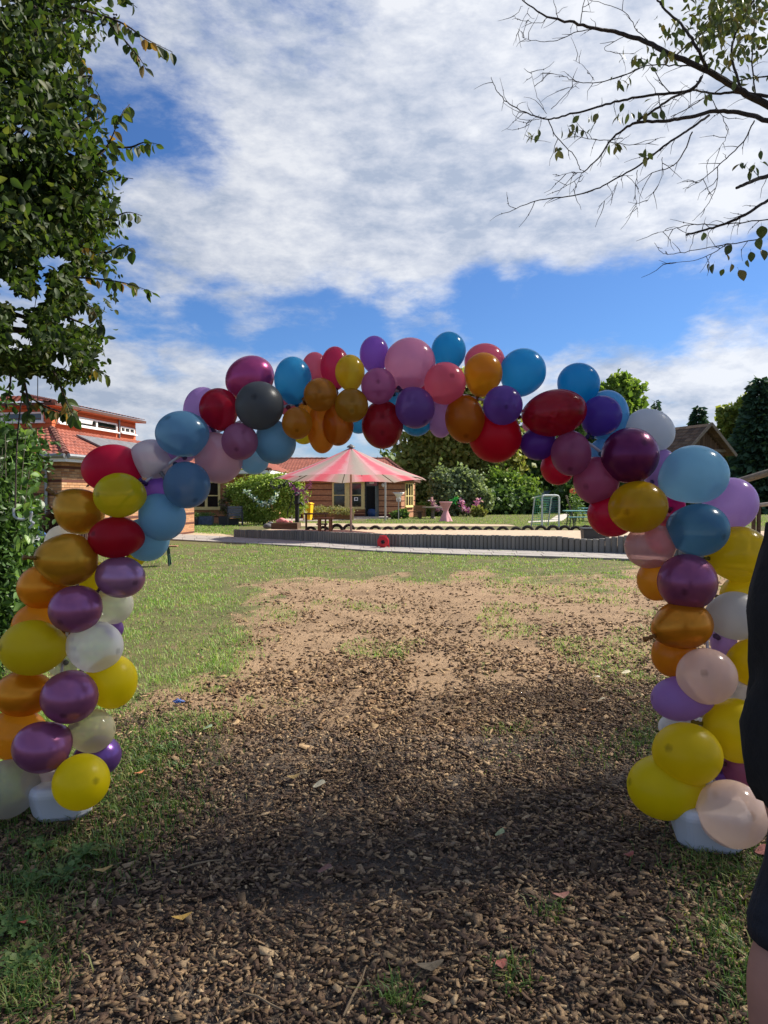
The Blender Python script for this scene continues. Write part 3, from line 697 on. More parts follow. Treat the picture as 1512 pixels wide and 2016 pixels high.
u_c = cor(*CU, CZ0); u_l = cor(WL, CU[1], CZ0); u_r = cor(CU[0], WL, CZ0)
roof_slope('roof_tiles', e_l, e_c, u_c, u_l, TILE, A); roof_slope('roof_tiles', e_c, e_r, u_r, u_c, TILE, A)
ridge_tiles(A, e_c, u_c, TILE_D)
mb = MB()
for a, b in ((e_l, e_c), (e_c, e_r)):
    a, b = Vector(a), Vector(b); mb.bar(a + Vector((0, 0, -.10)), b + Vector((0, 0, -.10)), .03, .15)
mb.build('fascia', WHITEP, A, world=True)
mb = MB()
for a, b in ((e_l, e_c), (e_c, e_r)):
    a, b = Vector(a), Vector(b); dd = (b - a).normalized(); n = Vector((dd.y, -dd.x, 0)); mb.tube([a + n * .07 + Vector((0, 0, -.02)), b + n * .07 + Vector((0, 0, -.02))], .065, 8)
mb.build('gutter', ZINC, A, world=True)
mb = MB(); mb.prism([e_l[:2], e_c[:2], e_r[:2], cor(0, WL)[:2], cor(0, 0)[:2], cor(WL, 0)[:2]], EZ - .17, EZ - .15); mb.build('soffit', mat('soffit_wood', '#8c8378', .8), A, world=True)
dp = cor(.42, -.08)
mb = MB(); g0 = cor(.95, -OH - .05); mb.tube([(g0[0], g0[1], EZ - .05), (g0[0], g0[1], EZ - .18), (dp[0], dp[1], EZ - .42), (dp[0], dp[1], EZ - .6), (dp[0], dp[1], 0)], .045, 8); mb.build('downpipe', ZINC, A, world=True)
# clerestory
CLL = 5.35
q0 = cor(*CU)[:2]; ql = cor(7.2, CU[1])[:2]; qr = cor(CU[0], CU[1] + CLL)[:2]; qb = cor(7.2, CU[1] + CLL)[:2]
uvwall('clerestory_wall', [(ql, q0, CZ0 - .3, CZ1), (q0, qr, CZ0 - .3, CZ1), (qr, qb, CZ0 - .3, CZ1)], BR_O, A)
mb = MB()
for k in range(6):
    z = CZ0 + .02 + k * .155
    for (p, q, lo, hi) in ((q0, qr, 0, 1), (ql, q0, 0, 1)):
        d = Vector((q[0] - p[0], q[1] - p[1], 0)); n = Vector((d.y, -d.x, 0)).normalized() * .006; c = (Vector((*p, z)) + Vector((*q, z))) / 2 + n
        mb.box(c, (d.length, .012, .014), Matrix.Rotation(math.atan2(d.y, d.x), 3, 'Z'))
o = mb.build('board_joints', mat('orange_joint', '#7f4029', .9), A, world=True); o['kind'] = 'stuff'
wz0, wz1 = CZ0 + .22, CZ1 - .27
window(A, V2(q0, rA, .28), V2(q0, rA, 3.9), wz0, wz1, WHITEP, GLASS, mull=((1.15, .09), (2.25, .09)), fw=.05, glasses=[GLASS_S, GLASS, GLASS])
window(A, V2(q0, rA, 4.15), V2(q0, rA, 5.2), wz0 + .02, wz1 - .06, WHITEP, GLASS_S, mull=((.32, .05), (.68, .05)), fw=.05)
window(A, V2(q0, lA, 3.2), V2(q0, lA, .28), wz0, wz1, WHITEP, GLASS, mull=((1.5, .09),), fw=.05)
# tilted open sash with blind
pa = V2(V2(q0, rA, 1.5), lA, -.09); mb = MB(); mb.box((pa[0] + .15 * rA[0], pa[1] + .15 * rA[1], (wz0 + wz1) / 2 + .02), (1.0, .03, .13), Matrix.Rotation(math.atan2(rA[1], rA[0]), 3, 'Z') @ Matrix.Rotation(.25, 3, 'X')); mb.build('blind', WHITEP, A, world=True)
mb = MB(); pd = V2(V2(q0, rA, 4.03), lA, -.05); mb.tube([(pd[0], pd[1], CZ1 - .02), (pd[0], pd[1], CZ0 - .1)], .035, 8); mb.build('clerestory_downpipe', ZINC, A, world=True)
oh = .28
c_c = cor(CU[0] - oh, CU[1] - oh, CZ1); c_l = cor(7.2, CU[1] - oh, CZ1); c_r = cor(CU[0] - oh, CU[1] + CLL + oh, CZ1)
rg0 = cor(4.4, CU[1] + 2.6, CZ1 + .62); rg1 = cor(7.2, CU[1] + 2.6, CZ1 + .62); rg2 = cor(4.4, CU[1] + CLL + oh, CZ1 + .62)
roof_slope('upper_roof_tiles', c_l, c_c, rg0, rg1, TILE, A); roof_slope('upper_roof_tiles', c_c, c_r, rg2, rg0, TILE, A)
ridge_tiles(A, c_c, rg0, TILE_D, .08)
mb = MB()
for a, b in ((c_l, c_c), (c_c, c_r)): mb.bar(Vector(a) + Vector((0, 0, -.05)), Vector(b) + Vector((0, 0, -.05)), .05, .09)
mb.build('upper_eave', mat('eave_brown', '#5a3a30', .8), A, world=True)
mb = MB(); mb.prism([c_l[:2], c_c[:2], c_r[:2], qr, q0, ql], CZ1 - .10, CZ1 - .09); mb.build('upper_soffit', BR_O, A, world=True)
# grey sheet lying on the lower slope
sn = (Vector(e_r) - Vector(e_c)).normalized().cross(Vector(u_c) - Vector(e_c)).normalized(); sn = sn if sn.z > 0 else -sn
sa = Vector(cor(1.15, 3.0, 0)); mb = MB(); z_at = lambda a: EZ + (CZ0 - EZ) * (a + OH) / (CU[0] + OH)
mb.bar(Vector(cor(.75, 2.6, z_at(.75) + .1)), Vector(cor(.75, 7.6, z_at(.75) + .1)), .9, .05, up=sn); mb.build('roof_panel', LEAD, A, world=True)
# ---- B and C: the low wing behind
B = thing('daycare_wing', 'low brick wing with yellow framed window and door, half hidden behind the green willow', 'building', (-8.5, 38, 0))
bx0, bx1, bz = -16.0, -8.45, 2.85
uvwall('wall', [((bx0, 38), (bx1, 38), 0, bz), ((bx1, 38), (bx1, 40.5), 0, bz), ((bx1, 40.5), (-6.6, 40.5), 0, bz), ((-6.6, 40.5), (-6.6, 47), 0, bz)], BR_C, B)
roof_slope('roof_tiles', (bx0, 37.4, bz), (-6.0, 37.4, bz), (-9.6, 42.5, 4.25), (bx0, 42.5, 4.25), TILE, B)
roof_slope('roof_tiles', (-6.0, 37.4, bz), (-6.0, 47.5, bz), (-8.2, 47.5, 4.05), (-9.6, 42.5, 4.25), TILE, B)
ridge_tiles(B, (-6.0, 37.4, bz), (-9.6, 42.5, 4.28), TILE_D); ridge_tiles(B, (bx0, 42.5, 4.28), (-9.6, 42.5, 4.28), TILE_D)
mb = MB(); mb.bar((bx0, 37.4, bz - .1), (-6.0, 37.4, bz - .1), .04, .18); mb.bar((-6.0, 37.4, bz - .1), (-6.0, 47.5, bz - .1), .04, .18); mb.build('fascia', WHITEP, B, world=True)
mb = MB(); mb.prism([(bx0, 37.4), (-6.0, 37.4), (-6.0, 47.4), (-6.6, 47.4), (-6.6, 40.5), (bx1, 40.5), (bx1, 38), (bx0, 38)], bz - .22, bz - .2); mb.build('soffit', mat('soffit_wood', '#8c8378', .8), B, world=True)
window(B, (-11.4, 37.98), (-8.75, 37.98), .78, 2.3, YELP, GLASS, mull=((1.9, .14),), trans=(1.5,), fw=.12)
mb = MB(); mb.box((-7.6, 40.46, 1.1), (.95, .05, 2.2)); mb.build('door', DOORD, B, world=True)
for z in [.37 * k for k in range(1, 8)]:
    mb = MB(); mb.box(((bx0 + bx1) / 2, 37.992, z), (bx1 - bx0 - .02, .02, .06)); mb.build('brick_band', BAND, B, world=True) if not (.7 < z < 2.35) else None
    if .7 < z < 2.35:
        mb = MB(); mb.box(((bx0 - 11.46) / 2, 37.992, z), (-11.46 - bx0, .02, .06)); mb.box((-8.57, 37.992, z), (.2, .02, .06)); mb.build('brick_band', BAND, B, world=True)
C_ = thing('daycare_house', 'small red brick house with yellow framed windows and open door behind the striped parasol', 'building', (0, 47, 0))
cy_ = 47.0; cx0 = -6.6; cx1 = P(790, 1000, cy_).x; c2 = (P(817, 1000, 49.4).x, 49.4); cz = 2.62
uvwall('wall', [((cx0, cy_), (cx1, cy_), 0, cz), ((cx1, cy_), c2, 0, cz), (c2, (c2[0], 54), 0, cz)], BR_C, C_)
wx = lambda px: P(px, 1000, cy_).x
gaps = [(wx(653.5), wx(718.5), .58, 2.5), (wx(719), wx(745), 0, 2.6)]
wdir = Vector((c2[0] - cx1, c2[1] - cy_, 0)); wl = wdir.length
for j in range(1, 7):
    z = .375 * j; seg = [(cx0, cx1)]
    for a, b, z0, z1 in gaps:
        if z0 - .1 < z < z1 + .05: seg = [s for (p, q) in seg for s in ((p, a), (b, q)) if s[1] - s[0] > .05]
    for p, q in seg:
        mb = MB(); mb.box(((p + q) / 2, cy_ - .008, z), (q - p, .02, .055)); mb.build('brick_band', BAND, C_, world=True)
    dd = wdir.normalized()
    for (u0, u1) in (((0, .55), (wl - .35, wl)) if .7 < z < 2.45 else ((0, wl),)):
        m0 = Vector((cx1, cy_, z)) + dd * ((u0 + u1) / 2) + Vector((dd.y, -dd.x, 0)) * .008
        mb = MB(); mb.box(m0, (u1 - u0, .02, .055), Matrix.Rotation(math.atan2(dd.y, dd.x), 3, 'Z')); mb.build('brick_band', BAND, C_, world=True)
mb = MB(); mb.box(((cx0 + wx(718)) / 2, cy_ - .03, .12), (wx(718) - cx0, .06, .24)); mb.box(((wx(746) + cx1) / 2, cy_ - .03, .12), (cx1 - wx(746), .06, .24)); mb.build('plinth', BAND, C_, world=True)
window(C_, (wx(654), cy_ - .01), (wx(718), cy_ - .01), .62, 2.42, YELP, GLASS, mull=((wx(683.5) - wx(654), .32), (wx(692) - wx(654), .08)), trans=(1.5,), fw=.12)
mb = MB(); mb.box((wx(714.5), cy_ - .05, 1.5), (.22, .04, 1.85)); mb.build('window_post', YELP, C_, world=True)
# paper notice behind the right pane
mb = MB(); mb.box((wx(701), cy_ - .045, P(701, 982.5, cy_).z), (.26, .006, .24)); nt = mb.build('paper_notice', mat('paper', (.8, .8, .8), .8, var=.02), C_, world=True)
mb = MB(); mb.box((wx(701.2), cy_ - .051, P(701, 982.3, cy_).z), (.13, .004, .12)); mb.build('notice_print', mat('print_black', (.03, .03, .035), .8), nt, world=True)
# doorway: flat sheet with the shade of the inside in its colour, open leaf, transom with sign
dx0, dx1 = wx(719), wx(745)
mb = MB(); mb.box(((dx0 + dx1) / 2, cy_ - .03, 2.56), (dx1 - dx0, .08, .08)); mb.box((dx0 + .04, cy_ - .03, 1.26), (.08, .08, 2.52)); mb.box((dx1 - .04, cy_ - .03, 1.26), (.08, .08, 2.52)); mb.box(((dx0 + dx1) / 2, cy_ - .03, 2.1), (dx1 - dx0 - .16, .06, .07)); dr = mb.build('door_frame', DOORD, C_, world=True)
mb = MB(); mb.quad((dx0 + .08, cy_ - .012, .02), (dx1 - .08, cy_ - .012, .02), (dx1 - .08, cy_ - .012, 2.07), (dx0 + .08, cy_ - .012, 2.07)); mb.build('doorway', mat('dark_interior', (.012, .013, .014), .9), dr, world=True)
mb = MB(); mb.quad((dx0 + .08, cy_ - .014, 2.135), (dx1 - .08, cy_ - .014, 2.135), (dx1 - .08, cy_ - .014, 2.52), (dx0 + .08, cy_ - .014, 2.52)); mb.build('transom_pane', GLASS, dr, world=True)
mb = MB(); mb.box((wx(732), cy_ - .07, 2.33), (.3, .02, .14)); mb.build('door_sign', WHITEP, dr, world=True)
mb = MB(); mb.bar((wx(745), cy_ - .06, 1.06), (wx(739.5), cy_ - .62, 1.06), .05, 2.1); lf = mb.build('door', mat('door_green', '#5c6663', .5), C_, world=True)
mb = MB(); mb.bar((wx(744.4) - .05, cy_ - .16, 1.45), (wx(740.6) - .05, cy_ - .56, 1.45), .03, 1.05); mb.build('door_pane', mat('pane_grey', '#8d9a98', .15), lf, world=True)
mb = MB(); mb.box((wx(731), cy_ - .9, .06), (2.2, 1.7, .10)); mb.build('doorstep', mat('terrace_slab', (.40, .35, .31), .9), C_, world=True)
mb = MB(); mb.lathe([(.0, .11), (.26, .12), (.33, .35), (.26, .58), (.05, .62)], (wx(733), cy_ - .38, 0), 14); o = mb.build('exercise_ball', mat('ball_blue', '#20406f', .4), smooth=True); tag(o, 'dark blue ball lying in the open doorway of the brick house', 'ball')
mb = MB(); mb.box((wx(773.5), cy_ - .06, 2.42), (.36, .1, .13)); mb.build('wall_lamp', WHITEP, C_, world=True)
mb = MB(); mb.lathe([(.06, 0), (.13, .08), (.15, .2), (.08, .26)], (wx(755), cy_ - .12, 2.05), 10, Matrix.Rotation(R(20), 3, 'X')); mb.build('wall_bell', WHITEP, C_, world=True)
# bay window on the right face
dd = wdir.normalized(); b0 = Vector((cx1, cy_, 0)) + dd * (wl * .26); b1 = Vector((cx1, cy_, 0)) + dd * (wl * .83)
window(C_, b0[:2], b1[:2], .72, 2.35, YELP, GLASS, mull=(((b1 - b0).length * .36, .12), ((b1 - b0).length * .68, .08)), trans=(1.45,), fw=.1)
ev = .62
E0 = (cx0, cy_ - ev, cz - .05); E1 = (cx1 + .75, cy_ - ev, cz - .05); E2 = (c2[0] + .75, 50.0, cz - .05); E3 = (c2[0] + .75, 56, cz - .05)
RG0 = (-8.2, 51.2, 4.1); RG1 = (.2, 51.2, 4.1); RG2 = (.2, 56, 4.1)
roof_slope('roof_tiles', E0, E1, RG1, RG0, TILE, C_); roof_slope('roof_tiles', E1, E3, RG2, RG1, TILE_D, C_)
ridge_tiles(C_, E1, RG1, TILE_D, .14); ridge_tiles(C_, RG0, RG1, TILE_D, .12)
mb = MB(); mb.bar((E0[0], E0[1], cz - .12), (E1[0], E1[1], cz - .12), .04, .14); mb.bar(Vector((E1[0], E1[1], cz - .12)), Vector((E3[0], E3[1], cz - .12)), .04, .14); mb.build('fascia', mat('eave_brown', '#5a3a30', .8), C_, world=True)
mb = MB(); mb.prism([E0[:2], E1[:2], E3[:2], (c2[0], 54), c2, (cx1, cy_), (cx0, cy_)], cz - .2, cz - .18); mb.build('soffit', mat('soffit_wood', '#8c8378', .8), C_, world=True)
# ================================================================ TREES AND BUSHES BEHIND
def leafm(name, stops, trans=.3, rough=.55): return island_mat(name, stops, rough=rough, trans=trans, spec=.25)
L_MID = leafm('leaf_mid', ['#4c5f2a', '#5a6e30', '#677a38', '#3e5125', '#788842', '#54692e'])
L_DARK = leafm('leaf_dark', ['#486033', '#556f3c', '#627c45', '#3f552f', '#718a52'])
L_GREY = leafm('leaf_grey', ['#6f7f58', '#7f8d66', '#8b9973', '#5f7049', '#9aa681'])
L_LIGHT = leafm('leaf_light', ['#5f7934', '#6f8b3c', '#819a48', '#506a2c', '#94a657'])
L_OLIVE = leafm('leaf_olive', ['#848a48', '#949652', '#a39f5a', '#727c3e', '#b0a262', '#7f8b46'])
L_SPRUCE = leafm('leaf_spruce', ['#30473a', '#3a5642', '#466349', '#2a3d33', '#527052'], trans=.15)
BARK = mat('bark', '#54463a', .95, var=.4, scale=14, bump=1.0, bscale=30, stretch=(1, 1, .25))
def far_tree(name, label, cat, d, blobs, lm, n, size, base=None, trunk=.18, group=None, kind='clump', shell=.55, clumps=46, spread=.2, part='crown', zmin=.03, depth=.75):
    """blobs: photo-pixel ellipses (px, py, rx, ry[, depth offset]) at distance d"""
    bx = base if base is not None else sum(b[0] for b in blobs) / len(blobs)
    g = P(bx, HZ, d); t_ = thing(name, label, cat, (g.x, d, 0), 0, group); sh = np.array(off(t_))
    area = sum(b[2] * b[3] for b in blobs); pos = []; lo = 1e9
    for b in blobs:
        dd = d + (b[4] if len(b) > 4 else 0); c = P(b[0], b[1], dd); k = dd / F; ra = (b[2] * k, max(b[2], b[3]) * k * depth, b[3] * k)
        q = blob_points(c, ra, int(n * b[2] * b[3] / area), shell, clumps, spread); pos.append(q)
    pos = np.concatenate(pos); pos = pos[pos[:, 2] > zmin]; k = len(pos)
    me = leaves_mesh(part, pos - sh, rand_dirs(k, .35), rand_dirs(k), size * rng.uniform(.6, 1.25, k), kind)
    o = link(part, me, lm, t_); o['kind'] = 'stuff'
    if trunk:
        m = MB(); b0 = blobs[0]; top = P(b0[0], b0[1], d); m.tube([(g.x, d, -.1), (g.x + .05, d, top.z * .35), (top.x, d, top.z)], [trunk, trunk * .8, trunk * .35], 9)
        for b in blobs[1:]:
            c = P(b[0], b[1], d + (b[4] if len(b) > 4 else 0)); m.tube([(g.x + .03, d, min(top.z * .5, c.z * .6)), tuple((Vector((g.x, d, c.z * .7)) + c) / 2), tuple(c)], [trunk * .5, trunk * .35, trunk * .12], 6)
        m.build('trunk', BARK, t_, world=True)
    return t_
def conifer(name, label, px, d, pyt, rpx, lm, n, size, group=None, cat='tree', pyb=1000):
    top = P(px, pyt, d); r = rpx * d / F; t_ = thing(name, label, cat, (top.x, d, 0), 0, group)
    H_ = top.z; u = rng.random(n) ** .62; a = rng.uniform(0, 6.283, n)
    tier = np.abs(((1 - u) * 14) % 1 - .5) * 2
    rr = r * (u ** .8 + .02) * (.45 + .55 * rng.random(n) ** .5) * (.72 + .4 * tier) * (.8 + .35 * vnoise(a * 2.2, u * 9, 5))
    z = H_ * (1 - u * .97) - rr * .18
    pos = np.stack((rr * np.cos(a), rr * np.sin(a), z), axis=1); dirs = np.stack((np.cos(a), np.sin(a), -.35 + rng.normal(0, .25, n)), axis=1)
    me = leaves_mesh('crown', pos, dirs, rand_dirs(n), size * rng.uniform(.6, 1.2, n), 'needle'); o = link('crown', me, lm, t_); o['kind'] = 'stuff'
    m = MB(); m.tube([(0, 0, -.1), (0, 0, H_ * .6), (0, 0, H_ * .97)], [.02 * H_, .012 * H_, .01], 8); m.build('trunk', BARK, t_)
    return t_
# big tree right of the parasol, the grey bush before it and hedges
far_tree('chestnut_tree', 'big broad olive green tree rising behind the right edge of the striped parasol', 'tree', 62, [(905, 850, 105, 85), (860, 905, 75, 70), (960, 915, 62, 65), (900, 780, 70, 50), (835, 955, 60, 45), (960, 965, 60, 30), (900, 940, 90, 60)], L_OLIVE, 24000, .5, 905, .35, clumps=90, spread=.13)
far_tree('grey_green_bush', 'grey green leafy bush hung with pink garlands behind the pink bar table', 'bush', 52, [(890, 975, 40, 36), (868, 955, 24, 30), (925, 965, 32, 34), (905, 940, 22, 22), (950, 985, 20, 20), (880, 1000, 36, 16)], L_GREY, 11000, .27, 895, .12, clumps=60, spread=.22, shell=.35)
far_tree('round_hedge', 'rounded light green hedge between the big tree and the goal', 'hedge', 58, [(1010, 975, 50, 38), (1035, 965, 26, 24), (985, 960, 30, 34), (960, 985, 26, 24)], L_LIGHT, 8000, .30, 1005, 0, part='foliage', clumps=50, spread=.19)
far_tree('dark_hedge', 'dark hedge under the rounded light green hedge left of the goal', 'hedge', 56, [(985, 990, 45, 22), (1035, 992, 30, 20), (950, 992, 20, 18)], L_DARK, 3200, .42, 1000, 0, part='foliage', clumps=40)
far_tree('dark_tree', 'dark dense tree behind the goal seen below the red balloons', 'tree', 76, [(1060, 900, 70, 60), (1110, 930, 60, 60), (1010, 900, 50, 55), (1150, 950, 50, 50), (1080, 960, 80, 40)], L_DARK, 9000, .8, 1085, .3, clumps=60)
far_tree('dark_bush', 'dark green bush behind the blue picnic tables', 'bush', 60, [(1150, 960, 42, 60), (1180, 985, 45, 40), (1140, 990, 32, 28), (1215, 960, 40, 60)], L_DARK, 5500, .5, 1160, .14, clumps=40)
far_tree('light_tree', 'light green airy tree top above the light blue balloons on the right', 'tree', 66, [(1195, 800, 60, 46), (1225, 775, 36, 34), (1160, 840, 60, 50), (1200, 880, 80, 60), (1255, 815, 24, 26), (1225, 752, 20, 16)], L_LIGHT, 7000, .55, 1195, .3, clumps=70, spread=.12)
far_tree('birch_tree', 'yellowish green tree between the wooden playhouse roof and the tall spruce', 'tree', 62, [(1455, 850, 36, 50), (1440, 900, 40, 50), (1475, 910, 44, 55), (1435, 825, 20, 26), (1462, 805, 16, 22)], leafm('leaf_yellow', ['#7c8a3c', '#8c9644', '#66772f', '#9a9e4e', '#56682c']), 7000, .5, 1452, .25, clumps=70, spread=.12)
conifer('spruce_tree', 'tall dark spruce at the right picture edge', 1497, 58, 742, 66, L_SPRUCE, 9000, .75)
conifer('spruce_tree', 'dark spruce just left of the tallest spruce', 1478, 60, 792, 42, L_SPRUCE, 6500, .7)
conifer('spruce_tree', 'small pointed spruce top above the left end of the playhouse roof', 1376, 72, 800, 34, L_SPRUCE, 5000, .7)
conifer('cypress_tree', 'thin conifer tip peeking above the white balloon', 1292, 80, 787, 16, L_SPRUCE, 2500, .6)
for i, (px, py, rx, ry, d) in enumerate(((1310, 950, 90, 70, 78), (1420, 960, 90, 60, 70), (1530, 960, 90, 80, 74), (1640, 930, 100, 110, 76), (1240, 960, 70, 70, 82), (760, 940, 70, 40, 86), (660, 950, 70, 30, 88), (560, 945, 60, 30, 90), (60, 930, 120, 60, 60), (-90, 920, 120, 90, 55), (250, 945, 110, 30, 84), (400, 945, 90, 28, 86))):
    far_tree('hedge_tree', ['dark green tree mass behind the playhouse left of its posts', 'dark green tree mass right behind the wooden playhouse', 'dark tree mass behind the log beam at the right edge', 'tree mass beyond the right picture edge', 'dark green tree mass behind the maroon balloon', 'tree behind the striped parasol roof', 'tree behind the small brick house roof', 'tree behind the willow and the low wing', 'tree behind the clerestory building', 'tree beyond the left picture edge', 'tree behind the low wing roof on the left', 'tree behind the low wing roof beside the white balloon'][i], 'tree', d, [(px, py, rx, ry), (px - rx * .4, py + 20, rx * .6, ry * .7), (px + rx * .5, py + 15, rx * .6, ry * .7)], [L_DARK, L_MID][i % 2], 2600, .95, px, .25, 'trees closing the view behind the playground', clumps=40)
# willow over the entrance
W_ = far_tree('willow_bush', 'bright green drooping willow bush left of the striped parasol', 'bush', 36.9, [(525, 968, 66, 30), (485, 975, 32, 32), (570, 975, 32, 36), (535, 950, 50, 18), (520, 1003, 50, 22), (500, 1015, 40, 14), (585, 990, 16, 26)], leafm('leaf_willow', ['#86a040', '#9ab050', '#abbd5e', '#728d38', '#617b31', '#b6c56e']), 26000, .125, 520, .1, kind='needle', clumps=70, spread=.15, depth=.4)
# small garden plants by the house
GP = leafm('leaf_garden', ['#56703a', '#6b8648', '#7f9857', '#48602f'])
far_tree('house_shrub', 'low green shrub at the foot of the brick house corner', 'shrub', 45.5, [(784, 1013, 12, 8), (795, 1010, 10, 8)], GP, 900, .16, 788, 0, part='foliage', clumps=20)
far_tree('house_shrub', 'leafy shrub behind the wicker panel right of the brick house', 'shrub', 51, [(836, 1000, 14, 12), (845, 1008, 10, 10)], L_LIGHT, 900, .2, 838, 0, part='foliage', clumps=20)
far_tree('house_shrub', 'scrubby bush right of the pink garland under the grey bush', 'shrub', 49, [(942, 1008, 12, 10)], L_OLIVE, 700, .2, 942, 0, part='foliage', clumps=20)
far_tree('rose_bush', 'pinkish flowering bush between the wing door and the willow', 'bush', 37.3, [(446, 990, 11, 26), (452, 975, 10, 14)], leafm('leaf_rose', ['#5f6a3f', '#7a6a58', '#8d6f72', '#566238', '#6d7a4a']), 1500, .13, 447, 0.03, kind='needle', clumps=24)

# ================================================================ THINGS ON THE PLAYGROUND
WOODG = mat('weathered_wood', '#7d7265', .9, var=.3, scale=5, bump=.5, bscale=30, stretch=(.3, 4, 4))
WOODD = mat('dark_wood', '#5b4636', .85, var=.3, scale=5, stretch=(.3, 4, 4))
WOODB = mat('brown_wood', '#8a6647', .8, var=.25, scale=5, stretch=(.3, 4, 4))
STEEL = mat('galvanised_steel', '#a9aaa8', .45, .5, var=.1)
RUBBER = mat('tyre_rubber', '#232322', .85, var=.3, scale=20, bump=.4, bscale=60)
# tyres
tprof = [(.165, -.06), (.215, -.085), (.25, -.08), (.262, -.05), (.258, -.02), (.264, 0), (.258, .02), (.262, .05), (.25, .08), (.215, .085), (.165, .06), (.15, 0), (.165, -.06)]
def tyre(loc, rz, sc_, label, first=[None]):
    if first[0] is None:
        t_ = thing('half_buried_tyre', label, 'tyre', loc, rz, 'half buried tyres edging the sand pit')
        MX = Matrix.Rotation(math.pi / 2, 3, 'X')
        m = MB(); m.lathe(tprof, (0, 0, 0), 26, MX, cap=False); m.build('tread', RUBBER, t_, smooth=True)
        m = MB()
        for k in range(26):
            a = 2 * math.pi * k / 26; m.box((math.cos(a) * .264, 0, math.sin(a) * .264), (.018, .11, .03), Matrix.Rotation(-a, 3, 'Y'))
        o = m.build('tread_blocks', RUBBER, t_); o['kind'] = 'stuff'
        first[0] = t_
    else: t_ = dup(first[0], loc, rz, label)
    t_.scale = (sc_, sc_, sc_); return t_
TYL = ['half buried tyre at the left start of the row behind the brown tables', 'half buried tyre behind the taller brown table', 'open half tyre between the brown tables and the parasol pole', 'open half tyre just left of the parasol pole', 'half buried tyre just right of the parasol pole', 'half buried tyre in front of the brick house door', 'half buried tyre behind and above the red cable reel', 'half buried tyre below the ball funnel pole', 'half buried tyre below the wicker panel', 'half buried tyre below the round ended picnic table', 'half buried tyre left below the pink bar table', 'half buried tyre right below the pink bar table', 'half buried tyre below the right pink garland', 'half buried tyre right of the one under the right garland', 'half buried tyre below the dark hedge', 'half buried tyre two places left of the goal', 'half buried tyre just left of the goal', 'half buried tyre at the left goal post', 'half buried tyre in the middle of the goal mouth', 'half buried tyre at the right goal post', 'half buried tyre between goal and garden path', 'half buried tyre left below the turquoise table', 'half buried tyre right below the turquoise table', 'half buried tyre behind the black plastic crate']
xs_t = [612, 637, 663, 687, 713, 739, 764, 788, 814, 838, 862, 887, 913, 938, 963, 990, 1016, 1039, 1065, 1089, 1112, 1134, 1154, 1176]
for i, px in enumerate(xs_t):
    g = G(px, 1042.6 + 1.2 * (px - 600) / 580 + random.uniform(-.3, .3), SANDZ); hi = .30 if 640 <= px <= 700 or px > 1030 else .22
    sc_ = random.uniform(.88, 1.0); dz_ = random.uniform(-.015, .015) + (-.03 if 640 <= px <= 700 else (-.07 if px > 1030 else -.10))
    tyre((g.x, g.y, SANDZ + dz_), random.uniform(-.12, .12), sc_ , TYL[i])
for i, px in enumerate((700, 730, 760)): pass
# umbrella ---------------------------------------------------------
UD = 26.0; ub = G(691, 1047.5, SANDZ); ub = Vector((P(691, HZ, ub.y).x, ub.y, SANDZ)); UD = ub.y
U = thing('garden_parasol', 'large parasol with faded pink and white striped canopy in the sand pit', 'parasol', ub)
m = MB(); m.tube([(0, 0, -.1), (0, 0, P(691, 884, UD).z - SANDZ)], [.042, .036], 12); m.build('pole', mat('pole_wood', '#b3a08e', .7, var=.2, scale=4), U)
zap = P(691, 881, UD).z - SANDZ; zr = P(691, 944, UD).z - SANDZ; RU = 152 * UD / F
def canopy_mat(name, c, c2):
    m = bpy.data.materials.new(name); m.use_nodes = True; t = NT(m.node_tree); b = t.n['Principled BSDF']; out = t.n['Material Output']
    co = t.new('ShaderNodeTexCoord').outputs['Object']
    at = t.new('ShaderNodeAttribute', attribute_name='edge').outputs['Fac']
    n = t.noise(co, 3.0, 6, .7); n2 = t.noise(co, 22, 3, .6)
    f = t.math('ADD', t.math('MULTIPLY', at, .9), t.math('SUBTRACT', n, .55))
    c = t.mix(t.mapr(f, .15, .8), c, c2); c = t.mix(.35, c, t.ramp(n2, [(.3, (.75, .75, .75)), (.7, (1.1, 1.1, 1.1))]), 'MULTIPLY')
    t.l.new(c, b.inputs['Base Color']); b.inputs['Roughness'].default_value = .85
    tr = t.new('ShaderNodeBsdfTranslucent'); t.l.new(c, tr.inputs[0]); mx = t.new('ShaderNodeMixShader'); mx.inputs[0].default_value = .4
    t.l.new(b.outputs[0], mx.inputs[1]); t.l.new(tr.outputs[0], mx.inputs[2]); t.l.new(mx.outputs[0], out.inputs[0]); return m
CR = canopy_mat('canopy_red', hexl('#d86a7a'), hexl('#cfa0a4')); CW = canopy_mat('canopy_white', hexl('#ab9f96'), hexl('#bd9695'))
NR = 8; tilt0 = R(10)
def rim(a):     # rib tips at NR directions, straight sag between
    k = a / (2 * math.pi / NR); i = math.floor(k); u = k - i
    def tip(j): 
        b_ = tilt0 + j * 2 * math.pi / NR; return Vector((RU * math.cos(b_), RU * math.sin(b_), zr))
    p = tip(i).lerp(tip(i + 1), u); p.z += .05 * math.sin(math.pi * u); return p * 1.0
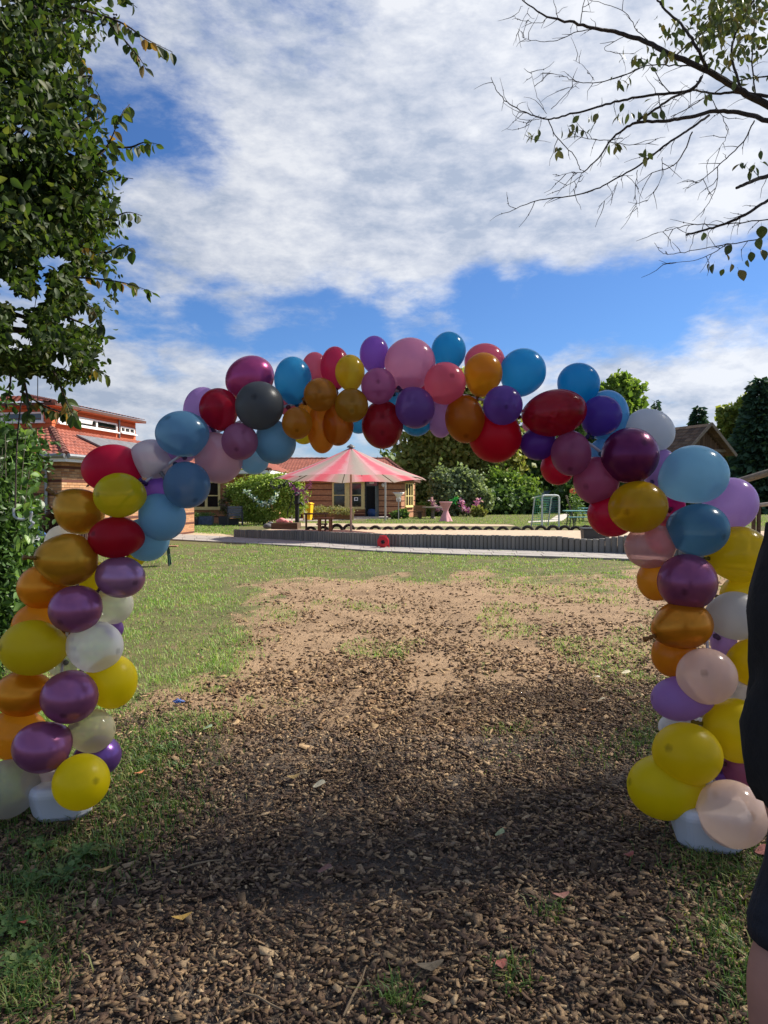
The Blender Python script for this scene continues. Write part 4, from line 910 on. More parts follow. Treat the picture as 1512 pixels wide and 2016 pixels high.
for g in range(16):
    a0 = g * math.pi / 8 - math.pi / 16; SU, SVv = 4, 7; m = MB(); ed = []
    for j in range(SVv + 1):
        v = j / SVv
        for i in range(SU + 1):
            a = a0 + (i / SU) * math.pi / 8; p = rim(a % (2 * math.pi)); q = Vector((p.x * v, p.y * v, zap + (p.z - zap) * v - .05 * math.sin(math.pi * v)))
            q.z -= q.y * .032; m.v.append(tuple(q)); ed.append(abs(i / SU - .5) * 2)
    for j in range(SVv):
        for i in range(SU): k = j * (SU + 1) + i; m.f.append((k, k + 1, k + SU + 2, k + SU + 1))
    o = m.build('canopy_panel', CR if g % 2 else CW, U, smooth=True)
    at = o.data.attributes.new('edge', 'FLOAT', 'POINT'); at.data.foreach_set('value', ed)
for j in range(NR):
    b_ = tilt0 + j * 2 * math.pi / NR; m = MB(); m.tube([(.03 * math.cos(b_), .03 * math.sin(b_), zap - .02)] + [(RU * v * math.cos(b_), RU * v * math.sin(b_), zap + (zr - zap) * v - .05 * math.sin(math.pi * v) - .03 - RU * v * math.sin(b_) * .032) for v in (.3, .6, 1)], .014, 6); m.build('rib', WOODD, U)
m = MB(); m.lathe([(.03, -.02), (.16, .0), (.13, .05), (.05, .10), (.02, .12)], (0, 0, zap), 12); m.build('cap', mat('cap_grey', '#5a5654', .6), U)
# post in front of the brick house and the other things
def post(name, label, cat, px, pyt, pyb, d, r, m_): 
    b_ = P(px, pyb, d); t_ = P(px, pyt, d); m = MB(); m.tube([(0, 0, -.05), (0, 0, t_.z - 0)], r, 10); m.box((0, 0, .02), (r * 3, r * 3, .03)); o = m.build(name, m_); o.location = (b_.x, d, 0); OFF[o.name] = Vector(o.location); tag(o, label, cat); return o
post('steel_post', 'pale grey steel post left of the orange litter bin', 'post', 758.5, 946, 1025, 42, .06, mat('post_grey', '#a9a59f', .6, .2))
# yellow wheelie bin
def local(name, label, cat, px, py, z=0.0, rz=0.0, group=None):
    g = G(px, py, z); return thing(name, label, cat, g, rz, group)
YB = mat('bin_yellow', '#e8b41c', .45, var=.08); t_ = local('wheelie_bin', 'yellow wheelie bin with closed lid in front of the brick wall', 'bin', 606, 1025, 0, R(-12))
m = MB(); m.loft([((0, 0, .04), .20, .22), ((0, 0, .10), .225, .24), ((0, -.01, .92), .275, .30)], 4 * 4); 
m2 = MB(); m2.box((0, 0, .5), (.44, .46, .9), taper=1.22); m2.build('body', YB, t_, bevel=.03)
m = MB(); m.box((0, 0, 1.0), (.60, .64, .07)); m.box((0, .02, 1.05), (.5, .52, .05), taper=.85); m.build('lid', YB, t_, bevel=.02)
m = MB(); m.tube([(-.24, .36, .98), (.24, .36, .98)], .018, 8); m.build('handle', YB, t_)
for sx in (-1, 1): m = MB(); m.lathe([(.0, -.025), (.10, -.025), (.10, .025), (0, .025)], (sx * .25, .22, .1), 14, Matrix.Rotation(math.pi / 2, 3, 'Y')); m.build('wheel', RUBBER, t_)
# orange litter bin
OB = mat('bin_orange', '#e2571c', .45, var=.08); t_ = local('litter_bin', 'orange litter bin on a post beside the brick house corner', 'litter bin', 770.5, 1019, 0)
m = MB(); m.loft([((0, 0, .16), .13, .1), ((0, 0, .22), .17, .14), ((0, 0, .78), .2, .17), ((0, 0, .80), .2, .17)], 18); m.build('body', OB, t_, smooth='auto')
m = MB(); m.loft([((0, 0, .8), .205, .175), ((0, 0, .9), .2, .17), ((0, 0, .97), .14, .12), ((0, 0, .99), .02, .02)], 18); m.build('lid', OB, t_, smooth='auto')
m = MB(); m.box((0, -.17, .74), (.22, .06, .07)); m.build('slot', mat('print_black', (.03, .03, .035), .8), t_)
m = MB(); m.tube([(0, .2, -.05), (0, .2, 1.0)], .03, 8); m.build('post', STEEL, t_)
# white funnel hoop on a thin pole
t_ = local('ball_funnel', 'white open funnel basket on a thin grey pole before the brick corner', 'ball basket', 784.5, 1023, 0)
m = MB(); m.tube([(0, 0, -.05), (0, 0, 1.32)], .03, 8); m.build('pole', STEEL, t_)
m = MB(); m.lathe([(.10, 1.28), (.13, 1.42), (.2, 1.52), (.36, 1.68), (.38, 1.69), (.22, 1.53), (.14, 1.42), (.09, 1.30)], (0, 0, 0), 14, cap=False); m.build('basket', WHITEP, t_, smooth=True)
for k in range(5): a = k * 1.256; m = MB(); m.box((math.cos(a) * .12, math.sin(a) * .12, 1.22), (.07, .012, .22), (0, .12, a)); m.build('flap', WHITEP, t_)
# hand pump
IRON = mat('cast_iron', '#232726', .55, .4, var=.2); g = G(585, 1040, SANDZ); t_ = thing('hand_pump', 'dark cast iron hand water pump at the left end of the sand pit', 'pump', g)
m = MB(); m.lathe([(.14, 0), (.14, .06), (.09, .1), (.085, .95), (.12, .98), (.12, 1.05), (.10, 1.1), (.11, 1.35), (.13, 1.4), (.05, 1.48)], (0, 0, 0), 14); m.build('column', IRON, t_, smooth='auto')
m = MB(); m.tube([(0, 0, 1.0), (.18, -.05, 1.02), (.24, -.06, .93)], .05, 10); m.build('spout', IRON, t_)
m = MB(); m.tube([(.05, 0, 1.42), (-.14, -.02, 1.40), (-.22, -.03, 1.2), (-.26, -.03, .9), (-.36, -.03, .75), (-.40, -.03, .5)], .022, 8); m.build('handle', IRON, t_)
# white frame
t_ = local('white_frame', 'empty white upright frame standing behind the hand pump', 'frame', 587, 1029, 0)
for (a, b_) in (((-.34, 0, 0), (-.34, 0, 1.18)), ((.34, 0, 0), (.34, 0, 1.18))): m = MB(); m.bar(a, b_, .05, .05, up=(0, 1, 0)); m.build('upright', WHITEP, t_)
m = MB(); m.bar((-.365, 0, 1.2), (.365, 0, 1.2), .05, .05); m.build('crossbar', WHITEP, t_)
# planter box in the pit with pink toy
g = G(562, 1041.5, SANDZ); bx = thing('sand_box', 'low weathered timber box at the left end of the sand pit', 'box', (g.x, g.y + .2, SANDZ), R(-6))
for (c, s_) in (((0, -.3, .12), (1.06, .05, .24)), ((0, .3, .12), (1.06, .05, .24)), ((-.5, 0, .12), (.05, .54, .235)), ((.5, 0, .12), (.05, .54, .235)), ((0, 0, .235), (.94, .54, .02))):
    m = MB(); m.box(c, s_); m.build('board', WOODD, bx)
m = MB(); r_ = [((-.30, 0, .30), .11, .10), ((-.18, 0, .33), .15, .12), ((0, 0, .29), .11, .1), ((.2, 0, .27), .07, .06)]
for c, a, b_ in r_: m.lathe([(.01, -1), (.6, -.8), (.95, -.3), (1, .1), (.75, .65), (.3, .93), (.01, 1)], c, 12, Matrix.Diagonal((a, b_, a * .75)))
o = m.build('plush_toy', mat('plush_pink', '#dc8f8c', .9, var=.15), smooth=True); o.location = bx.location; OFF[o.name] = Vector(bx.location); tag(o, 'pink plush toy lying on the timber box in the sand pit', 'plush toy')
# boulders beside the box
for i, (px, py, s_) in enumerate(((527, 1041, .2), (532, 1034, .15))):
    m = MB(); m.lathe([(.05, 0), (.8, .1), (1, .45), (.8, .85), (.3, 1)], (0, 0, 0), 9, Matrix.Diagonal((s_, s_ * .8, s_ * 1.1))); o = m.build('boulder', mat('boulder', '#6d6a6c', .9, var=.3, scale=8), smooth=True); o.location = G(px, py, SANDZ - .05); OFF[o.name] = Vector(o.location); tag(o, ['lower grey boulder left of the timber box', 'upper grey boulder left of the timber box'][i], 'boulder', 'boulders beside the timber box')
# brown tables and benches in the pit
def bench_table(name, label, px, py, z, L, Wd, Ht, m_, rz=0, cat='table', group=None, d=None):
    g = G(px, py, z); t_ = thing(name, label, cat, g, rz, group)
    m = MB(); m.box((0, 0, Ht), (L, Wd, .05)); m.build('top', m_, t_)
    for sx in (-1, 1):
        for sy in (-1, 1): m = MB(); m.box((sx * (L / 2 - .1), sy * (Wd / 2 - .05), (Ht - .026) / 2), (.06, .06, Ht - .026)); m.build('leg', m_, t_)
    return t_
bench_table('play_table', 'brown wooden table with slim legs left of the parasol pole', 622, 1043, SANDZ, .95, .5, .62, WOODD, R(4))
bench_table('play_table', 'lower brown table nearest the parasol pole', 640, 1046.5, SANDZ, .62, .4, .50, WOODB, R(-8))
bench_table('play_bench', 'small low brown bench between the two play tables', 634, 1045.5, SANDZ, .42, .25, .26, WOODD, R(5), 'bench')
# logs/crates wall of planters before the window
far_tree('herb_bed', 'dry herbs growing in the raised bed under the brick house window', 'plants', 43.5, [(655, 1004, 34, 8), (625, 1003, 18, 10), (680, 1008, 16, 5)], leafm('leaf_herb', ['#7d7a4c', '#8f8a58', '#6a7242', '#a29a6c']), 1300, .12, 655, 0, part='foliage', kind='needle', clumps=30)
bed = local('raised_bed', 'raised timber bed of dry herbs under the brick house window', 'raised bed', 655, 1022.5)
for k in range(3): m = MB(); m.box((0, -.35, .12 + k * .2), (2.5, .06, .19)); m.build('board', WOODB, bed)
for sx in (-1, 1): m = MB(); m.box((sx * 1.28, -.35, .38), (.1, .1, .76)); m.build('corner_post', mat('pale_wood', '#b8a37f', .8), bed)
m = MB(); m.box((0, .1, .3), (2.44, .8, .5)); m.build('soil', mat('soil', '#4a392b', .95), bed)
# chair by the willow: grey slatted garden armchair
GREY = mat('grey_plastic', '#5d6063', .6, var=.1); DG = mat('dark_grey', '#34373a', .6, var=.15)
ch = local('garden_armchair', 'grey slatted garden armchair left of the willow bush', 'armchair', 463, 1034.5, 0, R(14))
for k in range(4): m = MB(); m.box((0, .28 + .03 * k, .52 + k * .13), (.66, .03, .115), (R(-12), 0, 0)); m.build('back_slat', GREY, ch)
for k in range(4): m = MB(); m.box((0, -.22 + k * .14, .42), (.66, .125, .03)); m.build('seat_slat', GREY, ch)
for sx in (-1, 1):
    m = MB(); m.bar((sx * .36, -.28, 0), (sx * .36, -.28, .64), .06, .06, up=(0, 1, 0)); m.build('leg', DG, ch)
    m = MB(); m.bar((sx * .36, .32, 0), (sx * .36, .40, .98), .06, .06, up=(0, 1, 0)); m.build('leg', DG, ch)
    m = MB(); m.bar((sx * .36, -.34, .66), (sx * .36, .34, .66), .08, .035); m.build('armrest', DG, ch)
def trough(name, label, px, py, sx, sy, h, m_, plants=None):
    t_ = local(name, label, 'planter', px, py); m = MB(); m.box((0, 0, h / 2), (sx, sy, h), taper=1.12); m.build('trough', m_, t_, bevel=.01); 
    m = MB(); m.box((0, 0, h + .012), (sx * 1.06, sy * 1.06, .02)); m.build('rim', m_, t_)
    if plants:
        pos = np.array([0, 0, h + .05]) + rng.normal(size=(260, 3)) * np.array([sx * .32, sy * .25, .07]); pos[:, 2] = np.abs(pos[:, 2] - h) + h
        o = link('foliage', leaves_mesh('foliage', pos, rand_dirs(260, -.3), rand_dirs(260), np.full(260, .12), 'oval'), GP, t_); o['kind'] = 'stuff'
    return t_
trough('planter_trough', 'blue grey planter trough with leafy plants before the wing window', 400, 1033, .95, .4, .42, mat('planter_blue', '#5f6e86', .7, var=.3, scale=6), True)
trough('plant_pot', 'dark square pot left of the blue grey planter', 382, 1034, .34, .34, .42, DG, True)
trough('plant_pot', 'dark square pot between the wing door and the armchair', 441, 1034, .42, .4, .42, DG)
trough('plant_pot', 'dark wide pot under the garden armchair seat', 459, 1034, .5, .3, .3, DG)
# wicker panel, stone table, bar table
t_ = local('wicker_panel', 'brown wicker panel standing right of the brick house', 'panel', 826, 1019, 0, R(-10))
for k in range(7): m = MB(); m.box((0, .012 * (k % 2), .1 + k * .11), (.74, .03, .1)); m.build('slat', WOODB, t_)
for sx in (-1, 1): m = MB(); m.box((sx * .39, 0, .42), (.05, .05, .84)); m.build('frame_post', WOODD, t_)
t_ = local('stone_table', 'brown round ended picnic table behind the pink bar table', 'table', 852, 1020.5)
m = MB(); m.lathe([(.3, .66), (.62, .68), (.62, .74), (.3, .75)], (0, 0, 0), 20, sx=1.15); m.build('top', WOODG, t_)
m = MB(); m.lathe([(.22, 0), (.12, .1), (.11, .6), (.2, .66)], (0, 0, 0), 14); m.build('pedestal', WOODG, t_)
for sx in (-1, 1): m = MB(); m.lathe([(.16, 0), (.13, .1), (.13, .36), (.22, .4), (.22, .45), (.1, .46)], (sx * .85, 0, 0), 14); m.build('stool', WOODD, t_)
g = G(877.5, 1026.5); t_ = thing('bar_table', 'bar table in a twisted pink stretch cover on the grass', 'bar table', g)
PK = mat('stretch_pink', '#d39aa0', .8, var=.06, scale=3); prof = [(.40, 0.0), (.33, .16), (.19, .42), (.135, .58), (.15, .68), (.24, .88), (.36, 1.09)]
m = MB(); n = 28; rings = []
for (r, z) in [(.40, 0), (.36, .1), (.29, .25), (.21, .42), (.15, .55), (.14, .62), (.17, .72), (.24, .86), (.31, .98), (.365, 1.09), (.37, 1.10)]:
    amp = max(0, (.6 - z) / .6) * .32; rings.append([(r * (1 - amp * (.5 - .5 * math.cos(4 * (2 * math.pi * j / n + z * .7)))) * math.cos(2 * math.pi * j / n), r * (1 - amp * (.5 - .5 * math.cos(4 * (2 * math.pi * j / n + z * .7)))) * math.sin(2 * math.pi * j / n), z) for j in range(n)])
m.v = [v for r in rings for v in r]; m.f = [(i * n + j, i * n + (j + 1) % n, (i + 1) * n + (j + 1) % n, (i + 1) * n + j) for i in range(len(rings) - 1) for j in range(n)]
m.build('cover', PK, t_, smooth=True); m = MB(); m.lathe([(.37, 1.085), (.385, 1.10), (.385, 1.125), (.37, 1.13), (.01, 1.131)], (0, 0, 0), 28); m.build('top', PK, t_, smooth='auto')
# goal
gl_ = local('football_goal', 'small white framed goal with green net on the lawn', 'goal', 1073, 1036.5, 0, R(20)); GW, GH, GD = .95, 1.52, .95
GWm = mat('goal_white', '#c9cdc8', .5); 
for sx in (-1, 1): m = MB(); m.tube([(sx * GW / 2, -GD / 2, 0), (sx * GW / 2, -GD / 2, GH - .12), (sx * (GW / 2 - .05), -GD / 2, GH - .03), (sx * (GW / 2 - .14), -GD / 2, GH)], .045, 8); m.build('upright', GWm, gl_)
m = MB(); m.tube([(-GW / 2 + .14, -GD / 2, GH), (GW / 2 - .14, -GD / 2, GH)], .045, 8); m.build('crossbar', GWm, gl_)
for sx in (-1, 1): m = MB(); m.tube([(sx * (GW / 2 - .1), -GD / 2, GH), (sx * GW / 2, GD / 2 - .3, GH - .1), (sx * GW / 2, GD / 2, 0)], .035, 8); m.build('stay', GWm, gl_)
NET = mat('net_green', '#3f9a78', .7); m = MB()
for k in range(9):
    x = -GW / 2 + GW * k / 8; m.tube([(x, -GD / 2, GH), (x, GD / 2 - .3, GH - .12), (x, GD / 2, 0)], .007, 4, False)
for k in range(14):
    u = k / 13; z = GH * (1 - u) - .03; y = GD / 2 - .3 * (1 - u); m.tube([(-GW / 2, -GD / 2 + .1 * u, z + .02), (-GW / 2, y, z), (GW / 2, y, z), (GW / 2, -GD / 2 + .1 * u, z + .02)], .007, 4, False)
o = m.build('net', NET, gl_); o['kind'] = 'stuff'
# painted container wall behind the goal
t_ = local('painted_wall', 'low wall painted with a blue grey wave pattern behind the goal', 'wall', 1085, 1008)
pw = bpy.data.materials.new('wall_painting'); pw.use_nodes = True; t = NT(pw.node_tree); b = t.n['Principled BSDF']; co = t.new('ShaderNodeTexCoord').outputs['Object']
mp = t.new('ShaderNodeMapping'); t.l.new(co, mp.inputs[0]); mp.inputs['Scale'].default_value = (1, 1, 3); t.l.new(t.ramp(t.noise(mp.outputs[0], 1.6, 5, .6, 1.2), [(.35, hexl('#5f7488')), (.5, hexl('#93a3ac')), (.62, hexl('#c3c9c6')), (.72, hexl('#8f9a90'))]), b.inputs['Base Color']); b.inputs['Roughness'].default_value = .9
m = MB(); m.box((0, 0, .85), (2.9, .18, 1.9)); m.build('wall', pw, t_); m = MB(); m.box((0, 0, 1.825), (3.0, .26, .05)); m.build('coping', mat('coping', '#9aa09f', .9), t_)
# blue picnic tables
TB = mat('table_turquoise', '#7fb3b0', .6, var=.15); DGN = mat('frame_green', '#27443a', .6)
def beer_set(label, px, py, L, rz, blab):
    t_ = local('folding_table', label, 'table', px, py, 0, rz, 'turquoise folding tables on the lawn')
    m = MB(); m.box((0, 0, .76), (L, .6, .04)); m.build('top', TB, t_)
    for sx in (-1, 1):
        for sy in (-1, 1): m = MB(); m.bar((sx * (L / 2 - .2), sy * .25, 0), (sx * (L / 2 - .26), sy * .22, .74), .04, .04, up=(0, 1, 0)); m.build('leg', DGN, t_)
        m = MB(); m.bar((sx * (L / 2 - .24), -.24, .3), (sx * (L / 2 - .24), .24, .3), .03, .03); m.build('brace', DGN, t_)
    g = off(t_) + Matrix.Rotation(rz, 3, 'Z') @ Vector((0, -.7, 0)); bb = thing('folding_bench', blab, 'bench', g, rz, 'turquoise folding benches on the lawn')
    m = MB(); m.box((0, 0, .47), (L, .26, .04)); m.build('seat', TB, bb)
    for sx in (-1, 1):
        for sy in (-1, 1): m = MB(); m.bar((sx * (L / 2 - .25), sy * .1, 0), (sx * (L / 2 - .3), sy * .08, .46), .035, .035, up=(0, 1, 0)); m.build('leg', DGN, bb)
beer_set('nearer turquoise folding table beside the red balloons on the lawn', 1150, 1036, 2.0, R(4), 'turquoise folding bench in front of the nearer table')
beer_set('farther turquoise folding table half hidden by red balloons', 1165, 1026, 2.1, R(4), 'turquoise folding bench in front of the farther table')
# leaning post and plant by the tables, crate in the pit, lantern
t_ = local('climbing_plant', 'small plant climbing a leaning grey post left of the folding tables', 'plant', 1128, 1030); m = MB(); m.tube([(.05, 0, 0), (-.1, 0, .7), (-.38, 0, 1.5)], .05, 8); m.build('stake', WOODG, t_)
pos = np.array([.15, 0, .9]) + rng.normal(size=(420, 3)) * np.array([.24, .2, .42]); pos = pos[pos[:, 2] > .05]; o = link('foliage', leaves_mesh('foliage', pos, rand_dirs(len(pos)), rand_dirs(len(pos)), np.full(len(pos), .16), 'oval'), GP, t_); o['kind'] = 'stuff'
g = G(1176, 1061, SANDZ); g = Vector((P(1172, HZ, 21.2).x, 21.2, SANDZ)); t_ = thing('plastic_crate', 'black plastic crate at the right end of the sand pit', 'crate', g, R(-4))
m = MB(); m.box((0, 0, .17), (.72, .45, .34), taper=1.08); m.build('body', DG, t_, bevel=.012); m = MB(); m.box((0, 0, .36), (.84, .54, .04)); m.build('rim', DG, t_, bevel=.01); m = MB(); m.box((.1, -.245, .24), (.11, .01, .035)); m.build('label_plate', WHITEP, t_)
g = P(1129, 967, 45); t_ = thing('paper_lantern', 'small orange paper pompom hanging by the mauve balloon', 'pompom', g)
m = MB()
for k in range(40):
    d_ = Vector(rng.normal(size=3)).normalized(); m.lathe([(.01, 0), (.07, .1), (.09, .2), (.02, .24)], (0, 0, 0), 5, d_.to_track_quat('Z', 'Y').to_matrix())
m.build('pompom', mat('paper_orange', '#f08a5a', .8, var=.15), t_); m = MB(); m.tube([(0, 0, .2), (.1, .1, 2.6)], .008, 5); m.build('string', DG, t_)
# cable reel
REDP = mat('reel_red', '#c8232d', .4, var=.1); g = G(754.5, 1079.5); t_ = thing('cable_reel', 'red cable reel leaning against the palisade wall', 'cable reel', (g.x, g.y - .02, .012), R(-8)); MX = Matrix.Rotation(math.pi / 2, 3, 'X')
for yy in (-.09, .09): m = MB(); m.lathe([(.06, -.012), (.155, -.014), (.165, -.008), (.165, .008), (.155, .014), (.06, .012), (.06, -.012)], (0, yy, .18), 26, MX, cap=False); m.build('flange', REDP, t_, smooth='auto')
m = MB()
for k in range(7): m.lathe([(.108, 0), (.118, .008), (.12, .014), (.108, .024)], (0, -.07 + k * .022, .18), 22, MX, cap=False)
m.build('cable', mat('cable_red', '#b01e26', .5), t_, smooth=True)
m = MB(); m.lathe([(.01, -.105), (.085, -.105), (.09, -.09), (.01, -.09)], (0, .0, .18), 20, MX); m.build('hub', mat('print_black', (.03, .03, .035), .8), t_)
for k in range(4): a = k * math.pi / 2 + .4; m = MB(); m.box((math.cos(a) * .04, -.112, .18 + math.sin(a) * .04), (.034, .016, .034), (0, -a, 0)); m.build('socket_lid', mat('socket_grey', '#4a4448', .5), t_)
m = MB(); m.tube([(-.17, .02, 0), (-.14, .0, .24), (-.09, -.02, .36), (.09, -.02, .36), (.14, 0, .24), (.17, .02, 0)], .012, 8); m.build('stand', REDP, t_)
# garlands
def garland(name, label, pts, d, r, cols, grp='garlands hung round the playground'):
    p = [P(x, y, d) for x, y in pts]; t_ = thing(name, label, 'garland', p[0], 0, grp); m = MB(); m.tube(p, .012, 5); m.build('cord', DG, t_, world=True)
    mm = island_mat(name + '_' + str(len(bpy.data.materials)), cols, rough=.6, trans=.3); V = []
    for i in range(len(p) - 1):
        L = (p[i + 1] - p[i]).length; n = max(2, int(L / .012))
        for k in range(n): V.append(p[i].lerp(p[i + 1], k / n))
    V = np.array([list(v) for v in V]); V += rng.normal(size=V.shape) * r * .5; n = len(V)
    o = link('petals', leaves_mesh('petals', V - np.array(off(t_)), rand_dirs(n), rand_dirs(n), np.full(n, r * 1.7), 'oval'), mm, t_); o['kind'] = 'stuff'
garland('flower_garland', 'lilac flower garland hanging from the parasol over the hand pump', [(572, 951), (580, 962), (588, 969), (598, 967), (606, 958), (614, 953)], 27.5, .075, ['#a05fb0', '#b878c4', '#8a4f98', '#d09ad6'])
garland('flower_garland', 'lilac garland end trailing down to a pink flower above the yellow bin', [(597, 970), (602, 975), (603, 983), (606, 990)], 27.5, .08, ['#b878c4', '#d09ad6', '#c9a0b8', '#b8b36a'])
garland('dark_garland', 'dark blue garland under the left tip of the parasol', [(533, 947), (535, 957), (540, 962), (550, 960), (560, 952), (566, 946)], 27.5, .06, ['#23262f', '#30343f', '#1b1d25'])
garland('pennant_garland', 'white and dark green garland draped across the willow', [(485, 965), (495, 977), (508, 988), (522, 993), (533, 989), (541, 980), (546, 970)], 35.9, .10, ['#1f5a52', '#d8e0dc', '#2a6a60', '#eef0ee', '#a9c8c0'])
garland('flower_garland', 'pink garland looped in front of the grey bush, left of the bar table', [(850, 982), (853, 994), (858, 1002), (866, 1003), (871, 998)], 50, .13, ['#b88ab0', '#d0a8c8', '#9a6f98', '#e0c8dc'])
garland('flower_garland', 'pink garland looped in the grey bush, right of the bar table', [(908, 985), (912, 999), (920, 1006), (930, 1003), (938, 994), (942, 983)], 50, .13, ['#c070b0', '#d898cc', '#a858a0', '#e6c0e0'])
garland('green_ribbon', 'bright green ribbon in the grey bush above the bar table', [(890, 987), (894, 989), (900, 980)], 50, .12, ['#3fa05a', '#55b870'])
# beer bench behind the blue balloons on the left
bg_ = local('beer_bench', 'narrow brown beer bench on folding legs behind the light blue balloons', 'bench', 300, 1113.5, 0, R(8)); BL = .95
g0 = off(bg_)
m = MB(); m.box((0, 0, .43), (1.1, .26, .03)); m.build('seat', WOODB, bg_, bevel=.005)
for sx in (-1, 1):
    for sy in (-1, 1): m = MB(); m.bar((sx * .38, sy * .12, 0), (sx * .34, sy * .08, .41), .035, .035, up=(0, 1, 0)); m.build('leg', DGN, bg_)
    m = MB(); m.bar((sx * .36, -.1, .25), (sx * .36, .1, .25), .03, .03); m.build('brace', DGN, bg_)
# wooden playhouse on the right
d_ = 40.0; ph = thing('playhouse', 'weathered wooden playhouse on stilts with shingled gable roof above the right balloons', 'playhouse', (P(1385, HZ, d_).x, d_, 0))
hw = 52 * d_ / F; hx = P(1385, 900, d_).x; ze = P(0, 884, d_).z; zf = P(0, 960, d_).z; zp = P(0, 838, d_).z; DPT = 3.4; sl_ = R(-24)
MR = Matrix.Rotation(R(22), 3, 'Z'); o0 = Vector((hx, d_, 0))
def PH(x, y, z): return MR @ Vector((x, y, 0)) + o0 + Vector((0, 0, z))
SH = island_mat('old_board', ['#5b4a3c', '#6a5645', '#4c3e33', '#756150', '#60503f'], rough=.9, obj_random=True, grain=.4)
k = 0
for (xa, ya, xb, yb) in ((-hw, 0, hw, 0), (-hw, DPT, -hw, 0), (hw, 0, hw, DPT)):
    L = math.hypot(xb - xa, yb - ya); n = max(3, int(L / .17))
    for i in range(n):
        u = (i + .5) / n; x, y = xa + (xb - xa) * u, ya + (yb - ya) * u; top = ze + (max(0, (1 - abs(x) / hw)) * (zp - ze) * .9 if ya == yb else 0) - .1
        mb = MB(); a = PH(x, y, 0); mb.box((a.x, a.y, (zf + top) / 2), (L / n * .93, .04 + .012 * (i % 2), top - zf), Matrix.Rotation(R(22) + math.atan2(yb - ya, xb - xa), 3, 'Z')); mb.build('plank', SH, ph, world=True)
mb = MB(); a = PH(-.35, -.05, (zf + ze) / 2 - .1); mb.box(a, (.55, .05, .6), MR); mb.build('hatch', mat('dark_interior', (.012, .013, .014), .9), ph, world=True)  # solid box, shade of the opening put into its dark colour
mb = MB(); mb.bar(PH(-hw - .1, -.08, ze - .08), PH(hw + .1, -.08, ze - .08), .08, .16); mb.build('tie_beam', WOODG, ph, world=True)
for sx in (-1, 1):
    e = hw + .42; slope = (zp - ze) / hw
    nrow = 9
    for j in range(nrow):
        u0, u1 = j / nrow, (j + 1.12) / nrow; x0, x1 = sx * e * (1 - u0), sx * e * (1 - min(1, u1)); z0_, z1_ = ze - .42 * slope + (zp + .08 - ze + .42 * slope) * u0, ze - .42 * slope + (zp + .08 - ze + .42 * slope) * min(1, u1)
        ns = 10
        for i in range(ns):
            y0, y1 = -.5 + (DPT + .9) * i / ns + .01, -.5 + (DPT + .9) * (i + 1) / ns - .01; mb = MB(); zz = .03 + .012 * random.random()
            a_, b_, c_, dd_ = PH(x0, y0, z0_ + zz), PH(x0, y1, z0_ + zz), PH(x1, y1, z1_ + .008), PH(x1, y0, z1_ + .008); lo = Vector((0, 0, -.03))
            mb.add([a_, b_, c_, dd_, a_ + lo, b_ + lo, c_ + lo, dd_ + lo], [(0, 1, 2, 3), (7, 6, 5, 4), (0, 4, 5, 1), (1, 5, 6, 2), (2, 6, 7, 3), (3, 7, 4, 0)]); mb.build('shingle', SH, ph, world=True)
    mb = MB(); mb.bar(PH(sx * e, -.55, ze - .42 * slope), PH(0, -.55, zp + .08), .05, .16); mb.build('barge_board', WOODG, ph, world=True)
for sx in (-1, 1):
    for y in (0.1, DPT): mb = MB(); mb.tube([PH(sx * (hw - .1), y, -.1), PH(sx * (hw - .1), y, zf + .2)], .11, 8); mb.build('stilt', WOODG, ph, world=True)
mb = MB(); mb.prism([PH(-hw - .3, -.3, 0)[:2], PH(hw + .3, -.3, 0)[:2], PH(hw + .3, DPT, 0)[:2], PH(-hw - .3, DPT, 0)[:2]], zf - .1, zf); mb.build('deck', WOODG, ph, world=True)
# log climbing frame at the right edge
lf_ = thing('log_climber', 'pale log climbing frame at the right edge beside the lilac balloon', 'climbing frame', (P(1500, HZ, 17).x, 17, 0))
mb = MB(); mb.tube([P(1440, 952, 17.5), P(1500, 934, 17), P(1640, 893, 16)], .085, 10); mb.build('log_beam', WOODG, lf_, world=True)
mb = MB(); mb.tube([P(1450, 1000, 17.5), P(1530, 990, 17), P(1640, 985, 16.5)], .05, 10); mb.build('rail', mat('pale_log', '#b5a797', .8), lf_, world=True)
for px in (1484, 1494, 1600): a = P(px, 1000, 17.1); mb = MB(); mb.tube([(a.x, 17.1, -.05), (a.x, 17.1, 1.3 if px < 1590 else 2.3)], .05, 8); mb.build('post', WOODD, lf_, world=True)
a = P(1458, 952, 17.4); mb = MB(); mb.tube([(a.x, 17.4, -.05), (a.x, 17.4, a.z)], .06, 8); mb.build('post', WOODD, lf_, world=True)
# slide and willow arch beside the left bushes
sl = thing('metal_slide', 'narrow metal slide with blue edges half hidden in the left bush', 'slide', (P(70, HZ, 13).x, 13, 0)); a, b_ = P(35, 1030, 13.2), P(84, 1078, 12.6)
d__ = b_ - a
mb = MB(); mb.bar(a - d__ * .3, b_ + d__ * .2, .34, .02); mb.build('chute', STEEL, sl, world=True)
for s_ in (-.19, .19): mb = MB(); q = Vector((0, s_, .0)); n = Vector((d__.y, -d__.x, 0)); sd = d__.cross(Vector((0, 0, 1))).normalized() * s_; mb.bar(a - d__ * .3 + sd + Vector((0, 0, .05)), b_ + d__ * .2 + sd + Vector((0, 0, .05)), .03, .10); mb.build('side_rail', mat('slide_blue', '#3d5a85', .5), sl, world=True)
for s_ in (0, 1): q = (a - d__ * .3) if s_ == 0 else (b_ + d__ * .2); mb = MB(); mb.tube([(q.x, q.y, -.05), q], .03, 8); mb.build('leg', STEEL, sl, world=True)
